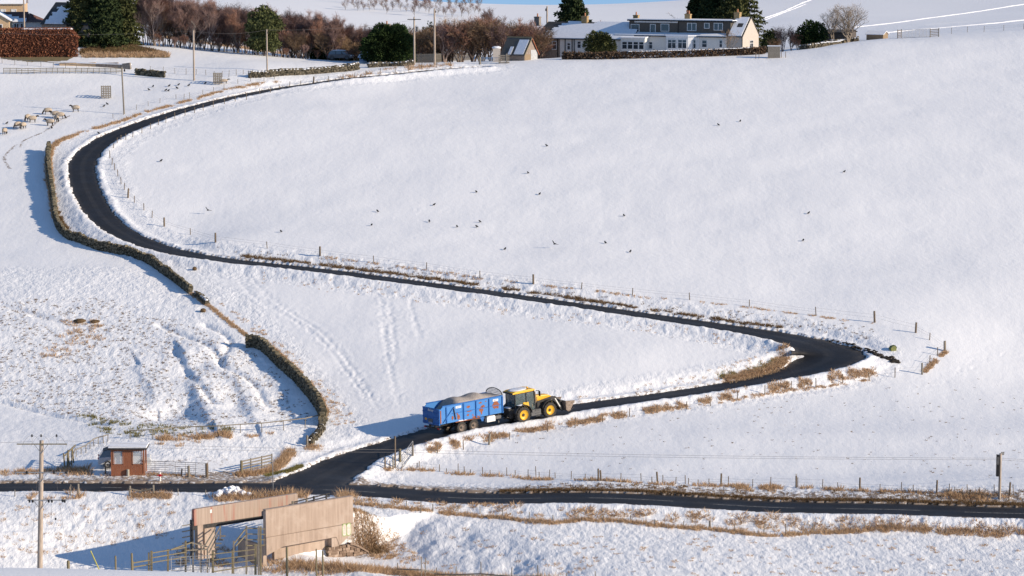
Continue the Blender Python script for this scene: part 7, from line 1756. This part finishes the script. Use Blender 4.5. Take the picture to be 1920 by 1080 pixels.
for u, D_, H_, Rb, m_, sd, lb in [(165, 449, 16, 3.9, lf_olive, 1, 'olive-dark conifer at the left of the clump behind the beech hedge'), (205, 448, 17, 3.8, lf_dark, 2, 'tall dark green conifer in the middle of the clump right of the beech hedge'), (238, 452, 16, 3.4, lf_olive, 3, 'ragged conifer at the right of the clump right of the beech hedge'), (188, 455, 16, 3.6, lf_dark, 8, 'conifer at the back of the clump behind the beech hedge'),
                              (1072, 492, 14.0, 6.0, lf_dark, 4, 'broad dark conifer behind the long snowy cottage roof'), (1330, 484, 15, 5.0, lf_dark, 5, 'dark conifer left of its bigger neighbour behind the dormer roof'), (1376, 482, 17, 6.4, lf_olive, 6, 'biggest conifer behind the beige gable and its chimney'), (1302, 488, 13, 3.4, lf_dark, 7, 'thin dark conifer at the left of the group behind the dormer roof')]:
    p_, o_ = conifer_pts(H_, Rb, 16000 if D_ < 460 or H_ > 11 else 6000, sd, whorls=20); leafy('conifer_tree', lb, G(u, D_), p_, .5, m_, tr_(H_ * .95, .25), None, seed=sd, out=o_, core=[(0, 0, H_ * (.12 + .14 * k), Rb * (1.15 - .19 * k), Rb * (1.15 - .19 * k), H_ * .26) for k in range(5)])
p_, o_ = blob_pts(5.2, 5, 4.6, 5200, 12, zc=5.4); p2_, o2_ = blob_pts(4.6, 4, 3.2, 2600, 13, zc=2.6)
leafy('pine_tree', 'green bushy pine at the right edge of the upper left wood', G(500, 448), np.vstack([p_, p2_]), .4, lf_pine, tr_(6, .2), None, out=np.vstack([o_, o2_]), core=[(0, 0, 5.3, 3.6, 3.6, 3.2), (0, 0, 2.8, 3, 3, 2)])
for nm, lb, u, D_, dx, dy, dz, m_, n, sz, sd in [('evergreen_bush', 'big rounded dark evergreen standing right of the pale blue shed', 731, 444, 7.9, 6, 5.9, lf_hedge, 14000, .40, 21), ('evergreen_bush', 'dark hedge clump behind the snow-topped hatchback', 618, 454, 6.0, 3, 2.6, lf_hedge, 4200, .32, 22), ('evergreen_bush', 'low dark hedge between the hatchback and the pale blue shed', 658, 455, 4.8, 3, 2.4, lf_hedge, 3400, .32, 23), ('evergreen_bush', 'dark green bush left of the large bare tree on the right', 1515, 464, 4.4, 3.6, 4.3, lf_hedge, 5200, .34, 24), ('evergreen_bush', 'dark evergreen bush peeping out behind the beige gable', 1440, 474, 2.6, 2.5, 3.6, lf_dark, 2600, .3, 25), ('evergreen_bush', 'green conifer bush hiding the right end of the cottage front', 1124, 455, 4.4, 3, 4.2, lf_olive, 4200, .34, 26), ('evergreen_bush', 'small round holly top behind the two pale poles', 805, 474, 2.2, 2, 6.8, lf_hedge, 2400, .3, 27)]:
    p_, o_ = blob_pts(dx, dy, dz, n, sd); leafy(nm, lb, G(u, D_), p_, sz, m_, tr_(dz * .6, .12), None, cat='bush', seed=sd, out=o_, core=[(0, 0, dz * .45, dx * .66, dy * .66, dz * .74)])
# spiky leader shoots on the bush by the cottage
# beech hedge
g_ = np.random.default_rng(8); p = G(70, 436); a0 = G(-40, 436); n = 34000
Lh = (ray(157, 80)[0] - ray(-60, 80)[0]) * 437; hh_ = 4.7
x = g_.random(n) * Lh; face = g_.random(n); y = np.where(face < .7, -.15 + g_.normal(0, .10, n), g_.random(n) * 2.2); z = np.where(face < .7, g_.random(n) * hh_, hh_ + g_.normal(0, .07, n))
y += .5 * (fbm(x * .5, z * .35, 3, 5) - .5); bulge = 1.0 * sstep(0, 1, (x - Lh + 1.4) / 1.4); z = np.where(x > Lh - 1.4, z * (1 - .28 * bulge * (z / hh_)), z)
gd_ = hat(x + ray(-60, 80)[0] * 437, np.full(n, 437.)) ; base_z = G(-60, 437)
pts_ = np.stack([x, y, z + gd_ - base_z.z - .3], 1)
bh = leafy('beech_hedge', 'tall rust-brown clipped beech hedge with snow along its top right end', base_z, pts_, .26, lf_rust, None, None, cat='hedge', seed=4, out=np.stack([np.zeros(n), -np.ones(n), np.zeros(n)], 1))
MB().bx(.2, Lh - .7, .35, 2.0, -1.5, hh_ - .9).build('inner_stems', m_dkbark, bh)
sn = MB(); rr = random.Random(4)
for k in range(30): xx = Lh * .52 + (Lh * .42) * k / 30; sn.blob((xx, .9, float(hat(np.array(xx + base_z.x), np.array(437.))) - base_z.z + hh_ - .25), (.9, 1.8, .30), k, 1, .15)
sn.build('snow_cap', M['snowcap'], bh, smooth=True)
# garden hedge in front of the long house
g_ = np.random.default_rng(9); line = [(1054, 111), (1120, 111), (1200, 109.5), (1300, 107), (1380, 104), (1435, 101)]
pp = [P(u, v, 400) for u, v in line]; V_ = []; n = 7500
for i in range(n):
    t_ = g_.random() * (len(pp) - 1); k = int(t_); q = pp[k].lerp(pp[k + 1], t_ - k); V_.append((q.x - pp[0].x, q.y - pp[0].y + g_.normal(0, .35), q.z - pp[0].z + g_.random() * 1.15))
leafy('garden_hedge', 'low dark twiggy hedge along the front garden of the long white house', pp[0], np.array(V_), .34, mat_var('hedge_twigs', (.04, .028, .02), (.17, .11, .07)), None, None, cat='hedge', seed=5)
sn = MB()
for k in range(60):
    t_ = (.35 + .55 * k / 60) * (len(pp) - 1); i = int(t_); q = pp[i].lerp(pp[i + 1], t_ - i) - pp[0]; sn.blob((q.x, q.y, q.z + 1.16), (.7, .7, .16), k, 0, .2)
tag(sn.build('hedge_snow', M['snowcap'], bpy.data.objects['garden_hedge'], smooth=True), kind='stuff')
# grey paling fence along the lane
pf = [(778, 119), (815, 118), (850, 116), (885, 115)]; A = [P(u, v, 400) + Vector((0, 3.0, 0)) for u, v in pf]
for i, q in enumerate(A): A[i].z = float(hat(np.array(q.x), np.array(q.y)))
pr = empty('paling_fence', A[0], 0, 'grey close-boarded paling fence along the lane below the brown thicket', 'fence'); tot = 0
for a, b_ in zip(A, A[1:]):
    nn = int((b_ - a).length / .16)
    for k in range(nn):
        q = a.lerp(b_, k / nn) - A[0]; o = bpy.data.objects.new('pale', bpy.data.meshes['pale'] if 'pale' in bpy.data.meshes else mesh_of(MB().bx(-.06, .06, -.012, .012, 0, 1.45), 'pale', M['post_grey'])); col.objects.link(o); o.parent = pr; o.location = (q.x, q.y, q.z)
    for z in (.35, 1.05): MB().beam(a - A[0] + Vector((0, .03, z)), b_ - A[0] + Vector((0, .03, z)), .04, .08).build('rail', M['post_grey'], pr)
# long low wall and grey pen above the paddock fence
wl = [(112, 122.5), (150, 124), (180, 125), (222, 127.5), (245, 130)]; A = [P(u, v) for u, v in wl]
wr = empty('retaining_wall', A[0], 0, 'low stone and timber retaining wall with a snow ledge in the upper left field', 'wall')
for i, (a, b_) in enumerate(zip(A, A[1:])): MB().beam(a - A[0] + Vector((0, 0, .1)), b_ - A[0] + Vector((0, 0, .25 + .1 * i)), .4, .55 + .15 * i).build('wall_block', [m_sand, m_sand, m_brownw, m_dchim][i], wr)
MB().beam(Vector((0, .4, .50)), A[-1] - A[0] + Vector((0, .4, .75)), .7, .14).build('snow_cap', M['snowcap'], wr)
# wooden garden fence at the end of the conifers
for i in range(9): pass
a_ = P(215, 84, 400); gf_ = empty('garden_fence', a_, 0, 'greenish garden fence of wide boards right of the conifers', 'fence')
for k in range(9):
    q = P(216 + 3.4 * k, 84 - 2.0 * k, 400) - a_; MB().bx(q.x - .13, q.x + .13, q.y - .02, q.y + .02, q.z - .2, q.z + 1.4).build('board', M['post_green'], gf_)

# two plants that would share a label are told apart by their height
from collections import defaultdict
same = defaultdict(list)
for o in col.objects:
    if o.parent is None and o.get('category') in ('tree', 'bush') and 'label' in o.keys(): same[o['label']].append(o)
for lb, L in same.items():
    if len(L) > 1:
        L.sort(key=lambda o: -o.scale[2])
        for o, w_ in zip(L, ('tallest', 'shortest') if len(L) == 2 else ('tallest', 'middling', 'shortest', 'lowest', 'tiniest', 'least')):
            words = lb.split(' '); i = 1; words.insert(i, w_ if len(L) > 2 else {'tallest': 'taller', 'shortest': 'shorter'}[w_]); o['label'] = ' '.join(words)
